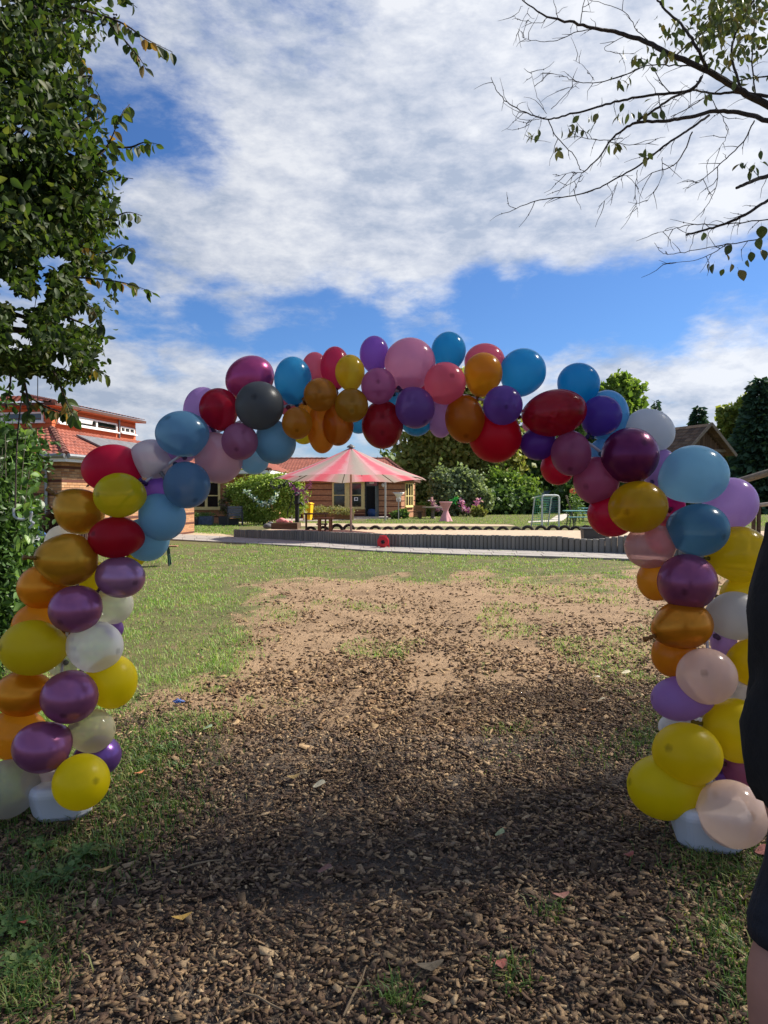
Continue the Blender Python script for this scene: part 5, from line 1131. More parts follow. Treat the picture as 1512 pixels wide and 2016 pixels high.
wa = thing('willow_tunnel', 'dark brown arched wicker tunnel between the left bush and the orange balloons', 'wicker tunnel', (P(110, HZ, 15.5).x, 15.5, 0)); WK = mat('wicker_brown', '#4b342a', .9, var=.4, scale=20)
c = Vector((P(118, HZ, 15.5).x, 15.5, 0)); r_ = 38 * 15.5 / F; zt = P(0, 1003, 15.5).z
def arc(k, rr): return [(c.x + rr * math.cos(math.pi * i / 12), c.y + .12 * k, max(0, zt - r_) * min(1, math.sin(math.pi * i / 12) * 3) + rr * math.sin(math.pi * i / 12)) for i in range(13)]
for k in range(8): mb = MB(); mb.tube(arc(k, r_ * (1 + .02 * (k % 3))), .035, 6); mb.build('hoop', WK, wa, world=True)
mb = MB()
for i in range(1, 12): 
    for s_ in range(3): q0 = arc(0, r_)[i]; q1 = arc(7, r_)[i]; mb.tube([Vector(q0) + Vector((0, 0, s_ * .05)), Vector(q1) + Vector((0, 0, s_ * .05))], .02, 5)
mb.build('weave', WK, wa, world=True)
pos = blob_points((c.x, c.y + .9, zt * .45), (r_ * .8, .3, zt * .5), 1500, .2, 30, .3); pos = pos[pos[:, 2] > 0]
o = link('dry_twigs', leaves_mesh('dry_twigs', pos - np.array(off(wa)), rand_dirs(len(pos)), rand_dirs(len(pos)), np.full(len(pos), .12), 'needle'), leafm('twig_brown', ['#3b2a22', '#4d382c', '#5d4534', '#2c211c'], .1), wa); o['kind'] = 'stuff'
# ================================================================ NEAR TREES
def catmull(pts, k=5):
    out = []; n = len(pts)
    for i in range(n - 1):
        a, b, c, e = pts[max(i - 1, 0)], pts[i], pts[i + 1], pts[min(i + 2, n - 1)]
        for j in range(k):
            u = j / k; out.append(.5 * ((2 * b) + (c - a) * u + (2 * a - 5 * b + 4 * c - e) * u * u + (3 * b - a - 3 * c + e) * u ** 3))
    out.append(pts[-1]); return out
leafN = ['#2a3b1a', '#33461f', '#3f5325', '#24321a', '#4c5d2d', '#30401d', '#5c6133', '#384b21']
LEAF_L = leafm('tree_leaf', leafN, trans=.45, rough=.55); LEAF_LO = island_mat('tree_leaf_single', leafN + ['#8a6a3c'], rough=.55, trans=.45, obj_random=True)
LEAF_R = leafm('cherry_leaf', ['#4a5530', '#566338', '#647040', '#3c4627', '#747a48', '#6b6a3c'], trans=.3, rough=.4)
LEAF_RO = island_mat('cherry_leaf_single', ['#4a5530', '#566338', '#647040', '#3c4627', '#7d7a48', '#6b6038'], rough=.4, trans=.3, obj_random=True)
TWIG = mat('twig_bark', '#3a312b', .9, var=.35, scale=30, bump=.7, bscale=60)
def single_leaf_mesh(L, asp, curl, m_):
    mb = MB(); S = 5; rows = []
    for i in range(S + 1):
        u = i / S; wv = L * asp * (math.sin(math.pi * min(1, u * .97 + .03)) ** .8) * (1.15 - .3 * u); rows.append([(-wv, L * u, wv * .3 - curl * L * u * u), (0, L * u, -curl * L * u * u), (wv, L * u, wv * .3 - curl * L * u * u)])
    for i in range(S):
        for j in range(2): mb.quad(rows[i][j], rows[i][j + 1], rows[i + 1][j + 1], rows[i + 1][j])
    mb.tube([(0, -L * .3, 0), (0, 0, 0)], L * .012, 4)
    me = bpy.data.meshes.new('leaf'); me.from_pydata(mb.v, [], mb.f); me.polygons.foreach_set('use_smooth', [True] * len(me.polygons)); me.materials.append(m_); return me
def place_leaf(me, par, p, d, roll, sc=1.0):
    o = bpy.data.objects.new('leaf', me); COL.objects.link(o); o.parent = par; q = d.to_track_quat('Y', 'Z') @ Euler((0, roll, 0)).to_quaternion()
    o.rotation_mode = 'QUATERNION'; o.rotation_quaternion = q; o.location = p - off(par); o.scale = (sc, sc, sc); return o
# ---------------- left tree
LT = thing('hazel_tree', 'leafy green tree reaching down over the left side of the photo', 'tree', (-4.6, 6.2, 0))
sh = np.array(off(LT))
m = MB(); m.tube([(-4.6, 6.2, -.1), (-4.55, 6.15, 1.4), (-4.4, 6.0, 2.8), (-4.1, 5.8, 4.2), (-3.9, 5.6, 5.8), (-3.7, 5.5, 7.2)], [.2, .17, .15, .11, .08, .03], 12); m.build('trunk', BARK, LT, world=True, smooth=True)
# (px, py, depth, rx, ry) of the leaf masses in view and beyond the frame
EL = [(30, 50, 5.6, 150, 110, 1.0), (40, 170, 5.3, 140, 90, 1.0), (35, 270, 5.1, 165, 80, 1.0), (60, 345, 5.0, 165, 75, 1.1), (50, 430, 5.0, 170, 72, 1.1), (70, 500, 4.9, 150, 60, 1.0), (60, 565, 4.9, 140, 60, 1.6), (75, 640, 4.8, 130, 60, 1.5), (95, 700, 4.7, 110, 46, 1.2), (-120, 300, 5.8, 260, 380, 2.2), (60, -120, 5.6, 260, 130, 1.2), (-60, 660, 5.4, 180, 120, .8)]
pos = []
for (x, y, d, rx, ry, wt) in EL:
    c = P(x, y, d); k = d / F; pos.append(blob_points(c, (rx * k, 1.0, ry * k), int(2500 * wt), .35, 70, .17))
pos = np.concatenate(pos)
pxx, pyy = to_px(pos[:, 0], pos[:, 1], pos[:, 2])
bound = np.interp(pyy, [-200, 0, 60, 110, 160, 230, 300, 360, 420, 470, 530, 570, 620, 680, 735, 770], [260, 235, 225, 150, 165, 195, 210, 225, 235, 225, 225, 220, 190, 195, 205, 160])
keep = (pxx < bound + rng.normal(0, 14, len(pxx))) & (pyy < 775 - rng.random(len(pyy)) * 40)
gapn = fbm(pxx / 42.0 + 100, pyy / 42.0 + 100, 91, 3); keep &= (gapn > .345 + .02 * sstep(pyy, 380, 560)) | (pxx < -40)
pos = pos[keep]
# sprigs reaching out of the crown: twigs with drooping leaves
SPR = [([(140, 15), (200, 30), (245, 48), (285, 75), (318, 92), (340, 103)], 5.2), ([(215, 45), (250, 85), (272, 110), (290, 140)], 5.2), ([(110, 40), (140, 85), (160, 118), (172, 138)], 5.3), ([(125, 360), (175, 318), (212, 285), (238, 228), (256, 205)], 5.0), ([(212, 288), (255, 290), (285, 280), (315, 285)], 5.0), ([(140, 260), (178, 225), (196, 195), (188, 178)], 5.1), ([(150, 435), (210, 432), (250, 418), (280, 425)], 5.0), ([(150, 480), (205, 498), (240, 482), (263, 495)], 4.9), ([(110, 545), (180, 548), (250, 558), (306, 578)], 4.9), ([(90, 560), (150, 590), (180, 605), (200, 645)], 4.8), ([(100, 680), (160, 715), (190, 728), (216, 742)], 4.7), ([(105, 730), (125, 775), (135, 800), (152, 828)], 4.7), ([(40, 720), (52, 770), (56, 800), (50, 840)], 4.7), ([(40, 770), (90, 800), (130, 812), (160, 808)], 5.2), ([(120, 180), (170, 200), (205, 230)], 5.1), ([(130, 300), (190, 330), (225, 345), (262, 352)], 5.0), ([(60, 20), (140, 5), (230, -5), (270, 15)], 5.3), ([(150, 390), (200, 385), (235, 400)], 5.0), ([(120, 620), (170, 640), (205, 660)], 4.8), ([(120, 160), (180, 150), (165, 180)], 5.2), ([(20, 700), (20, 760), (10, 800)], 4.8)]
LM = [single_leaf_mesh(.085, a, c, LEAF_LO) for a, c in ((.30, .25), (.34, .1), (.26, .4))]
LMN = 0; tw = MB()
extra_p, extra_d = [], []
for pts, d in SPR:
    p = catmull([P(x, y, d + .12 * math.sin(i * 1.7)) for i, (x, y) in enumerate(pts)], 6); n = len(p)
    tw.tube(p, [max(.0022, .010 * (1 - i / n)) for i in range(n)], 6)
    L = sum((p[i + 1] - p[i]).length for i in range(n - 1)); step = .034; acc = 0; s = 1
    for i in range(n - 1):
        seg = (p[i + 1] - p[i]).length; acc += seg
        while acc > step:
            acc -= step; s = -s; tdir = (p[i + 1] - p[i]).normalized()
            side = tdir.cross(Vector((0, 1, 0))).normalized() * s
            dv = (tdir * .35 + side * random.uniform(.1, .9) + Vector((random.uniform(-.5, .5), random.uniform(-.6, .6), -.75))).normalized()
            if LMN < 295: place_leaf(random.choice(LM), LT, p[i] + Vector((0, 0, -.01)), dv, random.uniform(-1.2, 1.2), random.uniform(.65, 1.12)); LMN += 1
            else: extra_p.append(list(p[i])); extra_d.append(list(dv))
    place = p[-1]
# boughs
for pts, r0 in (([(-40, 600), (60, 630), (140, 690), (200, 735)], .02), ([(-60, 380), (60, 370), (150, 340), (215, 288)], .022), ([(-60, 300), (30, 270), (80, 190), (120, 90)], .026), ([(-60, 640), (40, 650), (110, 655)], .035), ([(-50, 180), (60, 90), (150, 20)], .02), ([(-40, 500), (80, 480), (180, 490)], .018), ([(30, 1000), (35, 850), (55, 700), (75, 560)], .007), ([(-30, 230), (40, 160), (70, 60), (60, -40)], .03)):
    p = catmull([P(x, y, 5.1 + .15 * i) for i, (x, y) in enumerate(pts)], 6); n = len(p); tw.tube(p, [r0 * (1 - .75 * i / n) for i in range(n)], 7)
tw.build('branches', TWIG, LT, world=True)
if extra_p: pos = np.concatenate((pos, np.array(extra_p)))
k = len(pos); dirs = rand_dirs(k, .75)
o = link('crown', leaves_mesh('crown', pos - sh, dirs, rand_dirs(k), .080 * rng.uniform(.55, 1.15, k) * (1 - .28 * sstep(to_px(pos[:, 0], pos[:, 1], pos[:, 2])[1], 380, 600)), 'leaf'), LEAF_L, LT); o['kind'] = 'stuff'
# small dark berries
m = MB()
for (x, y) in ((226, 33), (262, 72), (180, 285), (215, 300), (165, 36)):
    for q in range(4): c = P(x + random.uniform(-5, 5), y + random.uniform(-5, 5), 5.15); m.lathe([(.001, -.009), (.009, 0), (.001, .009)], c, 6)
m.build('berries', mat('berry', '#1d1a22', .4), LT, world=True)['kind'] = 'stuff'
# rope hanging from the left tree
m = MB(); m.tube([P(75, 640, 5.6), P(74.5, 720, 5.6), P(74, 797, 5.6)], .0032, 6); o = m.build('rope', mat('rope_dark', '#3a3536', .9)); tag(o, 'thin dark rope hanging straight down from the left tree', 'rope')
# ---------------- bush under it
LB = thing('shrub', 'dense green shrub at the left edge behind the arch leg', 'shrub', (-3.9, 6.6, 0)); sh = np.array(off(LB))
EB = [(-10, 890, 6.4, 70, 60, 1), (0, 960, 6.3, 62, 70, 1), (5, 1040, 6.2, 52, 70, 1), (0, 1120, 6.1, 55, 70, 1), (-15, 1200, 6.0, 45, 70, 1), (-20, 1270, 5.9, 30, 50, .6), (-90, 1050, 6.6, 110, 220, 2), (-75, 800, 6.6, 60, 60, .5)]
pos = []
for (x, y, d, rx, ry, wt) in EB:
    c = P(x, y, d); k = d / F; pos.append(blob_points(c, (rx * k, .55, ry * k), int(1900 * wt), .3, 60, .22))
pos = np.concatenate(pos); pos = pos[pos[:, 2] > .02]; k = len(pos)
o = link('foliage', leaves_mesh('foliage', pos - sh, rand_dirs(k, .25), rand_dirs(k), .07 * rng.uniform(.55, 1.3, k), 'leaf'), leafm('shrub_leaf', ['#324a22', '#3d572b', '#4b6935', '#2a3e1e', '#5d7a42', '#385029'], trans=.35, rough=.4), LB); o['kind'] = 'stuff'
m = MB()
for i in range(9):
    x0, x1 = random.uniform(-60, 50), random.uniform(-40, 80); p = catmull([P(x0, 1290, 6.2), P((x0 + x1) / 2 + random.uniform(-25, 25), 1080, 6.2), P(x1, random.uniform(830, 960), 6.0)], 6); m.tube(p, [.007 * (1 - .7 * i_ / len(p)) for i_ in range(len(p))], 5)
m.build('stems', mat('grey_twig', '#7b7466', .9, var=.3), LB, world=True)
LS = [single_leaf_mesh(.075, a, c, island_mat('shrub_leaf_single', ['#4c6a34', '#5d7d40', '#71904e', '#86a05a', '#3f5a2b'], .4, .35, True)) for a, c in ((.3, .2),)] 
for i in range(120):
    x, y = random.gauss(50, 18), random.uniform(840, 1230); x = min(x, np.interp(y, [840, 900, 1000, 1100, 1230], [88, 82, 80, 76, 34])); place_leaf(LS[0], LB, P(x, y, random.uniform(5.7, 6.0)), Vector((random.uniform(-1, 1), random.uniform(-1, .3), random.uniform(-1, .4))).normalized(), random.uniform(-1.5, 1.5), random.uniform(.7, 1.3))
m = MB(); st = catmull([P(x, y, 5.75) for x, y in ((27, 1000), (28, 1016), (40, 1022), (52, 1020), (62, 1008), (60, 1024), (66, 1030), (58, 1040))], 5); m.tube(st, .011, 5); o = m.build('streamer', mat('streamer_silver', '#c9ced4', .25, .4)); tag(o, 'silvery white curled streamer caught in the left shrub', 'streamer')
# ---------------- right tree
RT = thing('cherry_tree', 'sparse tree whose bare twigs reach in from the upper right', 'tree', (6.0, 6.0, 0)); sh = np.array(off(RT))
TR = catmull([Vector(v) for v in ((6.0, 6.0, -.1), (5.95, 6.0, 1.5), (5.8, 5.9, 3.0), (5.5, 5.7, 4.6), (5.3, 5.5, 6.2), (5.2, 5.3, 8.0))], 4)
m = MB(); m.tube(TR, [.22 - .18 * i / len(TR) for i in range(len(TR))], 14); m.build('trunk', BARK, RT, world=True, smooth=True)
BR = [
 ([(1760, 330), (1640, 270), (1512, 208), (1452, 175), (1396, 141), (1322, 108), (1266, 80), (1210, 63), (1173, 56), (1121, 43), (1076, 32), (1028, 0)], .050, 5.2, .006),
 ([(1396, 141), (1366, 82), (1340, 48), (1299, 7), (1288, -30)], .02, 5.0, .008),
 ([(1381, 152), (1359, 177), (1299, 186), (1259, 191), (1210, 201), (1158, 216), (1106, 229), (1076, 234), (1039, 223), (998, 201), (976, 175), (967, 152)], .017, 5.05, .003),
 ([(1512, 190), (1452, 182), (1404, 184), (1366, 178)], .02, 5.3, .01),
 ([(1700, 300), (1600, 262), (1512, 238), (1470, 225), (1415, 219), (1359, 230), (1311, 238), (1259, 240), (1225, 257), (1203, 275), (1180, 309), (1147, 340)], .030, 4.9, .006),
 ([(1255, 238), (1285, 219), (1322, 193), (1366, 175), (1383, 149)], .014, 4.95, .01),
 ([(1396, 227), (1359, 253), (1314, 283), (1266, 320), (1218, 349), (1173, 372), (1128, 385), (1062, 394), (1017, 409), (998, 401)], .013, 4.8, .0025),
 ([(1363, 260), (1333, 320), (1285, 340), (1250, 365)], .008, 4.8, .002),
 ([(1485, 238), (1463, 279), (1430, 312), (1396, 342), (1370, 362), (1344, 372)], .008, 4.7, .002), ([(1413, 327), (1411, 364), (1392, 405), (1363, 435)], .005, 4.7, .002),
 ([(1600, 310), (1512, 346), (1480, 357), (1450, 370)], .026, 4.6, .014),
 ([(1640, 320), (1560, 370), (1512, 394), (1470, 421), (1433, 439), (1390, 452), (1351, 463)], .018, 4.6, .010),
 ([(1600, 430), (1512, 433), (1415, 442), (1359, 442), (1320, 453), (1292, 459)], .008, 4.5, .002), ([(1500, 470), (1440, 480), (1396, 487), (1340, 497), (1306, 499), (1288, 478)], .006, 4.5, .002), ([(1433, 480), (1400, 500), (1366, 513), (1303, 519)], .005, 4.5, .002),
 ([(1206, 349), (1246, 345)], .003, 4.8, .002), ([(1255, 335), (1251, 370), (1254, 410), (1256, 428)], .004, 4.8, .0016), ([(1215, 358), (1205, 380), (1178, 407)], .003, 4.8, .0015), ([(1304, 310), (1300, 355), (1271, 398)], .004, 4.8, .0015),
 ([(1078, 234), (1098, 272), (1130, 305), (1143, 335)], .006, 5.0, .004), ([(1147, 340), (1126, 340), (1092, 348)], .004, 4.9, .002), ([(1147, 345), (1110, 368), (1087, 380)], .004, 4.9, .0015), ([(1145, 340), (1135, 365), (1121, 382)], .004, 4.9, .0015),
 ([(1226, 272), (1180, 276), (1140, 268), (1120, 258)], .005, 4.9, .002), ([(1200, 278), (1240, 285), (1280, 283)], .005, 4.9, .002),
 ([(1076, 230), (1051, 236), (1013, 228), (1008, 196)], .004, 5.0, .0015), ([(1062, 226), (1045, 240), (1030, 275)], .003, 5.0, .0015), ([(1076, 224), (1058, 190), (1048, 150), (1046, 140)], .003, 5.0, .0015), ([(1085, 215), (1120, 180), (1140, 162)], .004, 5.05, .002),
 ([(1270, 130), (1200, 158), (1140, 162), (1105, 148), (1064, 145)], .007, 5.2, .002), ([(1140, 160), (1120, 172), (1094, 181)], .003, 5.2, .0015), ([(1170, 158), (1150, 130), (1128, 118)], .003, 5.2, .0015), ([(1360, 130), (1310, 128), (1270, 130), (1240, 145)], .009, 5.15, .004),
 ([(1173, 56), (1130, 65), (1090, 82), (1040, 78), (1030, 70)], .006, 5.25, .0018), ([(1080, 33), (1060, 45), (1020, 38), (1010, 30)], .004, 5.2, .0015), ([(1042, 15), (1025, 50), (1010, 90)], .003, 5.2, .0015), ([(1143, 45), (1150, 0), (1155, -20)], .006, 5.2, .003), ([(1098, 34), (1090, 0)], .005, 5.2, .003), ([(1232, 70), (1190, 95), (1220, 105), (1250, 104)], .004, 5.25, .0018), ([(1300, 100), (1255, 60), (1225, 20), (1160, 0)], .006, 5.3, .003),
 ([(1460, 178), (1440, 110), (1452, 60), (1490, -10)], .016, 5.3, .01), ([(1490, 195), (1480, 120), (1487, 40), (1495, -20)], .010, 5.4, .006), ([(1330, 110), (1390, 60), (1430, 40), (1512, 20)], .010, 5.5, .008), ([(1322, 185), (1300, 160), (1285, 132), (1262, 112)], .006, 5.1, .003), ([(1296, 186), (1302, 230)], .006, 5.0, .004), ([(1396, 184), (1425, 240), (1428, 275), (1390, 318)], .005, 5.0, .002),
 ([(1512, 150), (1450, 160), (1400, 186), (1350, 215), (1320, 230)], .010, 5.5, .004)]
rnd = random.Random(11); TL = []
for pts, r0, d, r1 in BR:
    p = catmull([P(x, y, d + .10 * math.sin(i * 1.3 + d * 7)) for i, (x, y) in enumerate(pts)], 6); n = len(p)
    p = [q + Vector((rnd.gauss(0, .0018), rnd.gauss(0, .004), rnd.gauss(0, .0018))) if 0 < i < n - 1 else q for i, q in enumerate(p)]
    m = MB(); m.tube(p, [.62 * (r0 + (r1 - r0) * i / (n - 1)) for i in range(n)], 8 if r0 > .012 else 5)
    # side twigs
    for i in range(2, n - 1):
        if rnd.random() < (.34 if r0 < .03 else .16):
            td = (p[i] - p[i - 1]).normalized(); v = Vector((rnd.gauss(0, 1), rnd.gauss(0, .6), rnd.gauss(-.2, .8))).normalized(); dv = (td * .75 + v * .65).normalized(); L = rnd.uniform(.04, .22); q = [p[i]]
            for s in range(4): dv = (dv + Vector((rnd.gauss(0, .22), rnd.gauss(0, .22), rnd.gauss(-.06, .22)))).normalized(); q.append(q[-1] + dv * L / 4)
            m.tube(q, [.0026, .0022, .0018, .0014, .0010], 4); TL.append((q[-1], dv))
            if rnd.random() < .4: m.lathe([(.001, -.006), (.004, 0), (.001, .006)], q[2], 5)
    m.build('branch', TWIG, RT, world=True)
for a, b in ((P(1760, 330, 5.24), 8), (P(1700, 300, 4.9), 7), (P(1640, 320, 4.6), 6), (P(1600, 310, 4.6), 6), (P(1600, 430, 4.5), 5)):
    q = catmull([TR[b * 2 if b * 2 < len(TR) else -1], (TR[min(b * 2, len(TR) - 1)] + a) / 2 + Vector((0, 0, .1)), a], 5); m = MB(); m.tube(q, [.05 if b > 6 else .03] * len(q), 8); m.build('branch', TWIG, RT, world=True)
# leaves that can be told apart
LC = [single_leaf_mesh(.075, a, c, LEAF_RO) for a, c in ((.24, .2), (.20, .35), (.28, .1))]; LBIG = [single_leaf_mesh(.085, .42, .15, LEAF_RO), single_leaf_mesh(.08, .38, .3, LEAF_RO)]
def leaf_at(px, py, d, ms, sc=1.0, spread=(.7, .5)): place_leaf(rnd.choice(ms), RT, P(px, py, d), Vector((rnd.gauss(0, spread[0]), rnd.gauss(0, spread[1]), -1 + rnd.gauss(0, .35))).normalized(), rnd.uniform(-1.3, 1.3), sc * rnd.uniform(.8, 1.15))
for (x, y, s_) in ((1499, 445, 1.1), (1495, 468, 1.0), (1500, 492, 1.25), (1440, 482, .9), (1428, 498, .85), (1396, 520, 1.0), (1455, 532, 1.15), (1472, 512, .9), (1478, 496, .8), (1440, 520, .8), (1385, 458, .8), (1405, 520, .8), (1425, 530, .7)): leaf_at(x, y, 4.5, LBIG, s_ * .85, (.35, .3))
cnt = 13
CLU = [(1480, 10, 34, 30, 46), (1430, 30, 40, 28, 36), (1390, 70, 40, 34, 30), (1330, 60, 36, 30, 20), (1300, 100, 30, 26, 14), (1250, 110, 34, 20, 12), (1475, 80, 34, 40, 26), (1420, 110, 36, 30, 16), (1470, 160, 30, 16, 8), (1380, 190, 40, 12, 5), (1130, 252, 26, 14, 10), (1165, 235, 16, 16, 6), (1222, 155, 16, 10, 7), (1050, 262, 12, 8, 6), (1100, 292, 8, 6, 4), (1230, 225, 20, 14, 8), (1270, 220, 18, 14, 6), (1210, 285, 26, 8, 6), (1270, 300, 14, 8, 4), (1490, 150, 16, 10, 4), (1480, 322, 26, 14, 10), (1500, 300, 12, 14, 5), (1372, 300, 12, 20, 4), (1095, 225, 14, 6, 4), (1310, 495, 22, 10, 5), (1350, 505, 18, 8, 3), (1395, 470, 12, 10, 3)]
for (x, y, sx, sy, n) in CLU:
    for i in range(n):
        if cnt >= 298: break
        leaf_at(rnd.gauss(x, sx * .6), rnd.gauss(y, sy * .6), rnd.uniform(4.7, 5.4) if y < 300 else 4.55, LC, .85); cnt += 1
# the rest of the crown, above and right of the frame: shades the arch and the chips
CE = [((4.0, 5.2, 7.3), (1.5, 1.7, .7), 2600), ((5.8, 6.0, 7.3), (1.7, 1.9, 1.0), 3400), ((7.6, 6.2, 6.9), (1.8, 2.0, 1.3), 3600), ((9.2, 5.5, 6.0), (1.7, 2.2, 1.5), 3200), ((6.2, 3.7, 7.1), (1.9, 1.3, 1.0), 5200), ((8.2, 3.5, 6.9), (1.9, 1.4, 1.3), 5600), ((9.8, 3.5, 5.8), (1.6, 1.8, 1.4), 4400), ((8.2, 7.8, 6.2), (1.8, 1.2, 1.2), 2200)]
pos = np.concatenate([blob_points(c, r, n, .2, 50, .24) for c, r, n in [(c_, r_, int(n_ * .40)) for c_, r_, n_ in CE]])
pxx, pyy = to_px(pos[:, 0], pos[:, 1], pos[:, 2]); inview = (pos[:, 1] > .3) & (pxx > -20) & (pxx < 1520) & (pyy > -16); pos = pos[~inview]
# thin leaves inside the frame near the top right corner
q = np.array([list(P(rnd.gauss(1440, 60), rnd.gauss(25, 45), rnd.uniform(5.2, 6.0))) for _ in range(420)]); pos2 = np.concatenate((pos, q)); k = len(pos2)
size = np.where(np.arange(k) < len(pos), .135, .07) * rng.uniform(.7, 1.2, k)
o = link('crown', leaves_mesh('crown', pos2 - sh, rand_dirs(k, .4), rand_dirs(k), size, 'leaf'), LEAF_R, RT); o['kind'] = 'stuff'
m = MB()
for c, r, n in CE: c = Vector(c); a = TR[int(len(TR) * .6)]; m.tube(catmull([a, (a + c) / 2 + Vector((0, 0, .3)), c], 5), [.06 - .004 * i for i in range(11)], 7)
m.build('limbs', BARK, RT, world=True)
# ================================================================ BALLOON ARCH
def balloon_mat(hexc, fin):
    nm = 'latex_' + fin + hexc
    if nm in MATS: return MATS[nm]
    c = hexl(hexc); m = bpy.data.materials.new(nm); m.use_nodes = True; t = NT(m.node_tree); b = t.n['Principled BSDF']; out = t.n['Material Output']
    tip = t.new('ShaderNodeAttribute', attribute_name='tip').outputs['Fac']
    co = t.new('ShaderNodeTexCoord').outputs['Object']; n = t.noise(co, 9, 4, .6)
    col = t.mix(t.mapr(tip, .980, 1.0, 0, .7), t.mix(.12, c, t.ramp(n, [(.3, (.6, .6, .6)), (.7, (1.2, 1.2, 1.2))]), 'MULTIPLY'), tuple(x * .22 for x in c))
    col = t.mix(t.mapr(tip, -.9, -1.0, 0, .5), col, tuple(x * .35 for x in c))
    t.l.new(col, b.inputs['Base Color'])
    b.inputs['Roughness'].default_value = {'latex': .2, 'pearl': .24, 'clear': .14, 'matte': .36}[fin]
    b.inputs['Specular IOR Level'].default_value = {'latex': .42, 'pearl': .5, 'clear': .45, 'matte': .3}[fin]
    if fin == 'pearl': b.inputs['Metallic'].default_value = .55; b.inputs['Roughness'].default_value = .27
    tr = t.new('ShaderNodeBsdfTranslucent'); sat = tuple(min(1, x ** .75) for x in c)
    gmn = t.new('ShaderNodeGamma'); t.l.new(col, gmn.inputs[0]); gmn.inputs[1].default_value = .52; t.l.new(gmn.outputs[0], tr.inputs[0])
    mx = t.new('ShaderNodeMixShader'); mx.inputs[0].default_value = {'latex': .56, 'pearl': .28, 'clear': .42, 'matte': .54}[fin]
    t.l.new(b.outputs[0], mx.inputs[1]); t.l.new(tr.outputs[0], mx.inputs[2])
    tp = t.new('ShaderNodeBsdfTransparent'); tp.inputs[0].default_value = (*tuple(min(1, .25 + .85 * x ** .5) for x in c), 1)
    lw = t.new('ShaderNodeLayerWeight'); lw.inputs['Blend'].default_value = .35
    fac = {'latex': .22, 'pearl': .05, 'clear': .52, 'matte': .06}[fin]
    m2 = t.new('ShaderNodeMixShader'); t.l.new(t.math('MULTIPLY', t.math('SUBTRACT', 1.0, lw.outputs['Facing']), fac), m2.inputs[0])
    t.l.new(mx.outputs[0], m2.inputs[1]); t.l.new(tp.outputs[0], m2.inputs[2]); t.l.new(m2.outputs[0], out.inputs[0])
    MATS[nm] = m; return m
SPINE = [(112, 1592), (112, 1440), (128, 1270), (160, 1130), (225, 1010), (310, 930), (430, 850), (545, 805), (650, 782), (760, 770), (880, 775), (1000, 800), (1110, 842), (1215, 915), (1300, 1000), (1362, 1100), (1388, 1230), (1400, 1400), (1400, 1540), (1400, 1640)]
def adepth(px, py):
    base = 3.42 if px < 756 else 3.16
    u = np.clip((1600 - py) / 830, 0, 1); return base + (3.85 - base) * u ** .8
SP = [P(x, y, float(adepth(x, y)) + .03) for x, y in SPINE]
def spine_near(p):
    best = None
    for a, b in zip(SP[:-1], SP[1:]):
        ab = b - a; u = max(0, min(1, (p - a).dot(ab) / ab.length_squared)); q = a + ab * u; dd = (p - q).length
        if best is None or dd < best[0]: best = (dd, q)
    return best[1]
SPH = None
def sphere(nu=36, nv=24):
    V = [(0, 0, 1)]; F_ = []
    for i in range(1, nv):
        th = math.pi * i / nv
        for j in range(nu): ph = 2 * math.pi * j / nu; V.append((math.sin(th) * math.cos(ph), math.sin(th) * math.sin(ph), math.cos(th)))
    V.append((0, 0, -1))
    for j in range(nu): F_.append((0, 1 + j, 1 + (j + 1) % nu))
    for i in range(nv - 2):
        for j in range(nu): a = 1 + i * nu + j; b = 1 + i * nu + (j + 1) % nu; F_.append((a, a + nu, b + nu, b))
    l = len(V) - 1
    for j in range(nu): F_.append((l, 1 + (nv - 2) * nu + (j + 1) % nu, 1 + (nv - 2) * nu + j))
    return np.array(V), F_
SV, SF = sphere()
def balloon(cx, cy, rx, ry, ang, colr, fin, layer, label, spot=None, out=False):
    d = float(adepth(cx, cy)) + layer * .155
    c = P(cx, cy, d); th = 1 / math.hypot(1, (cx - CX) / F); tv = 1 / math.hypot(1, (cy - CY) / F)
    Rx, Rz = rx * d / F * th, ry * d / F * tv; Ry = (Rx + Rz) / 2 * 1.03
    q = spine_near(c); ax = (c - q)
    if spot is not None:
        u = (spot[0] - cx) / rx; v = -(spot[1] - cy) / ry; k = math.sqrt(max(0.02, 1 - u * u - v * v)); ax = Vector((u * Rx, -k * Ry, v * Rz))
    if ax.length < .02: ax = Vector((0, -1, 0))
    ax.normalize()
    if out: ax = -ax
    M = Matrix.Rotation(-R(ang), 3, 'Y')           # roll seen from the camera side
    axl = np.array(M.transposed() @ ax)
    U = SV.copy(); t_ = U @ axl
    neck = np.clip(-t_, 0, 1)
    s = 1 + .16 * neck ** 5 - .05 * neck ** 2 * (1 - neck ** 3) 
    V = U * s[:, None] * np.array([Rx, Ry, Rz])
    V = V @ np.array(M).T
    me = bpy.data.meshes.new('balloon'); me.from_pydata([tuple(v) for v in V], [], SF); me.polygons.foreach_set('use_smooth', [True] * len(me.polygons))
    at = me.attributes.new('tip', 'FLOAT', 'POINT'); at.data.foreach_set('value', t_.astype(np.float32)); me.materials.append(balloon_mat(colr, fin))
    o = bpy.data.objects.new('balloon', me); COL.objects.link(o); o.location = c; OFF[o.name] = c
    tag(o, label, 'balloon', 'balloons of the arch')
    kn = Vector(V[int(np.argmin(t_))]); nd = kn.normalized(); mb = MB(); Mq = nd.to_track_quat('Z', 'Y').to_matrix()
    mb.lathe([(.013, -.006), (.009, .006), (.008, .012), (.012, .017), (.011, .024), (.007, .028), (.014, .048 if not out else .055), (.013, .050 if not out else .058)], kn, 10, Mq)
    k = mb.build('knot', mat('knot' + colr, tuple(x * .25 for x in hexl(colr)), .5), None, smooth=True); k.parent = o
    return o
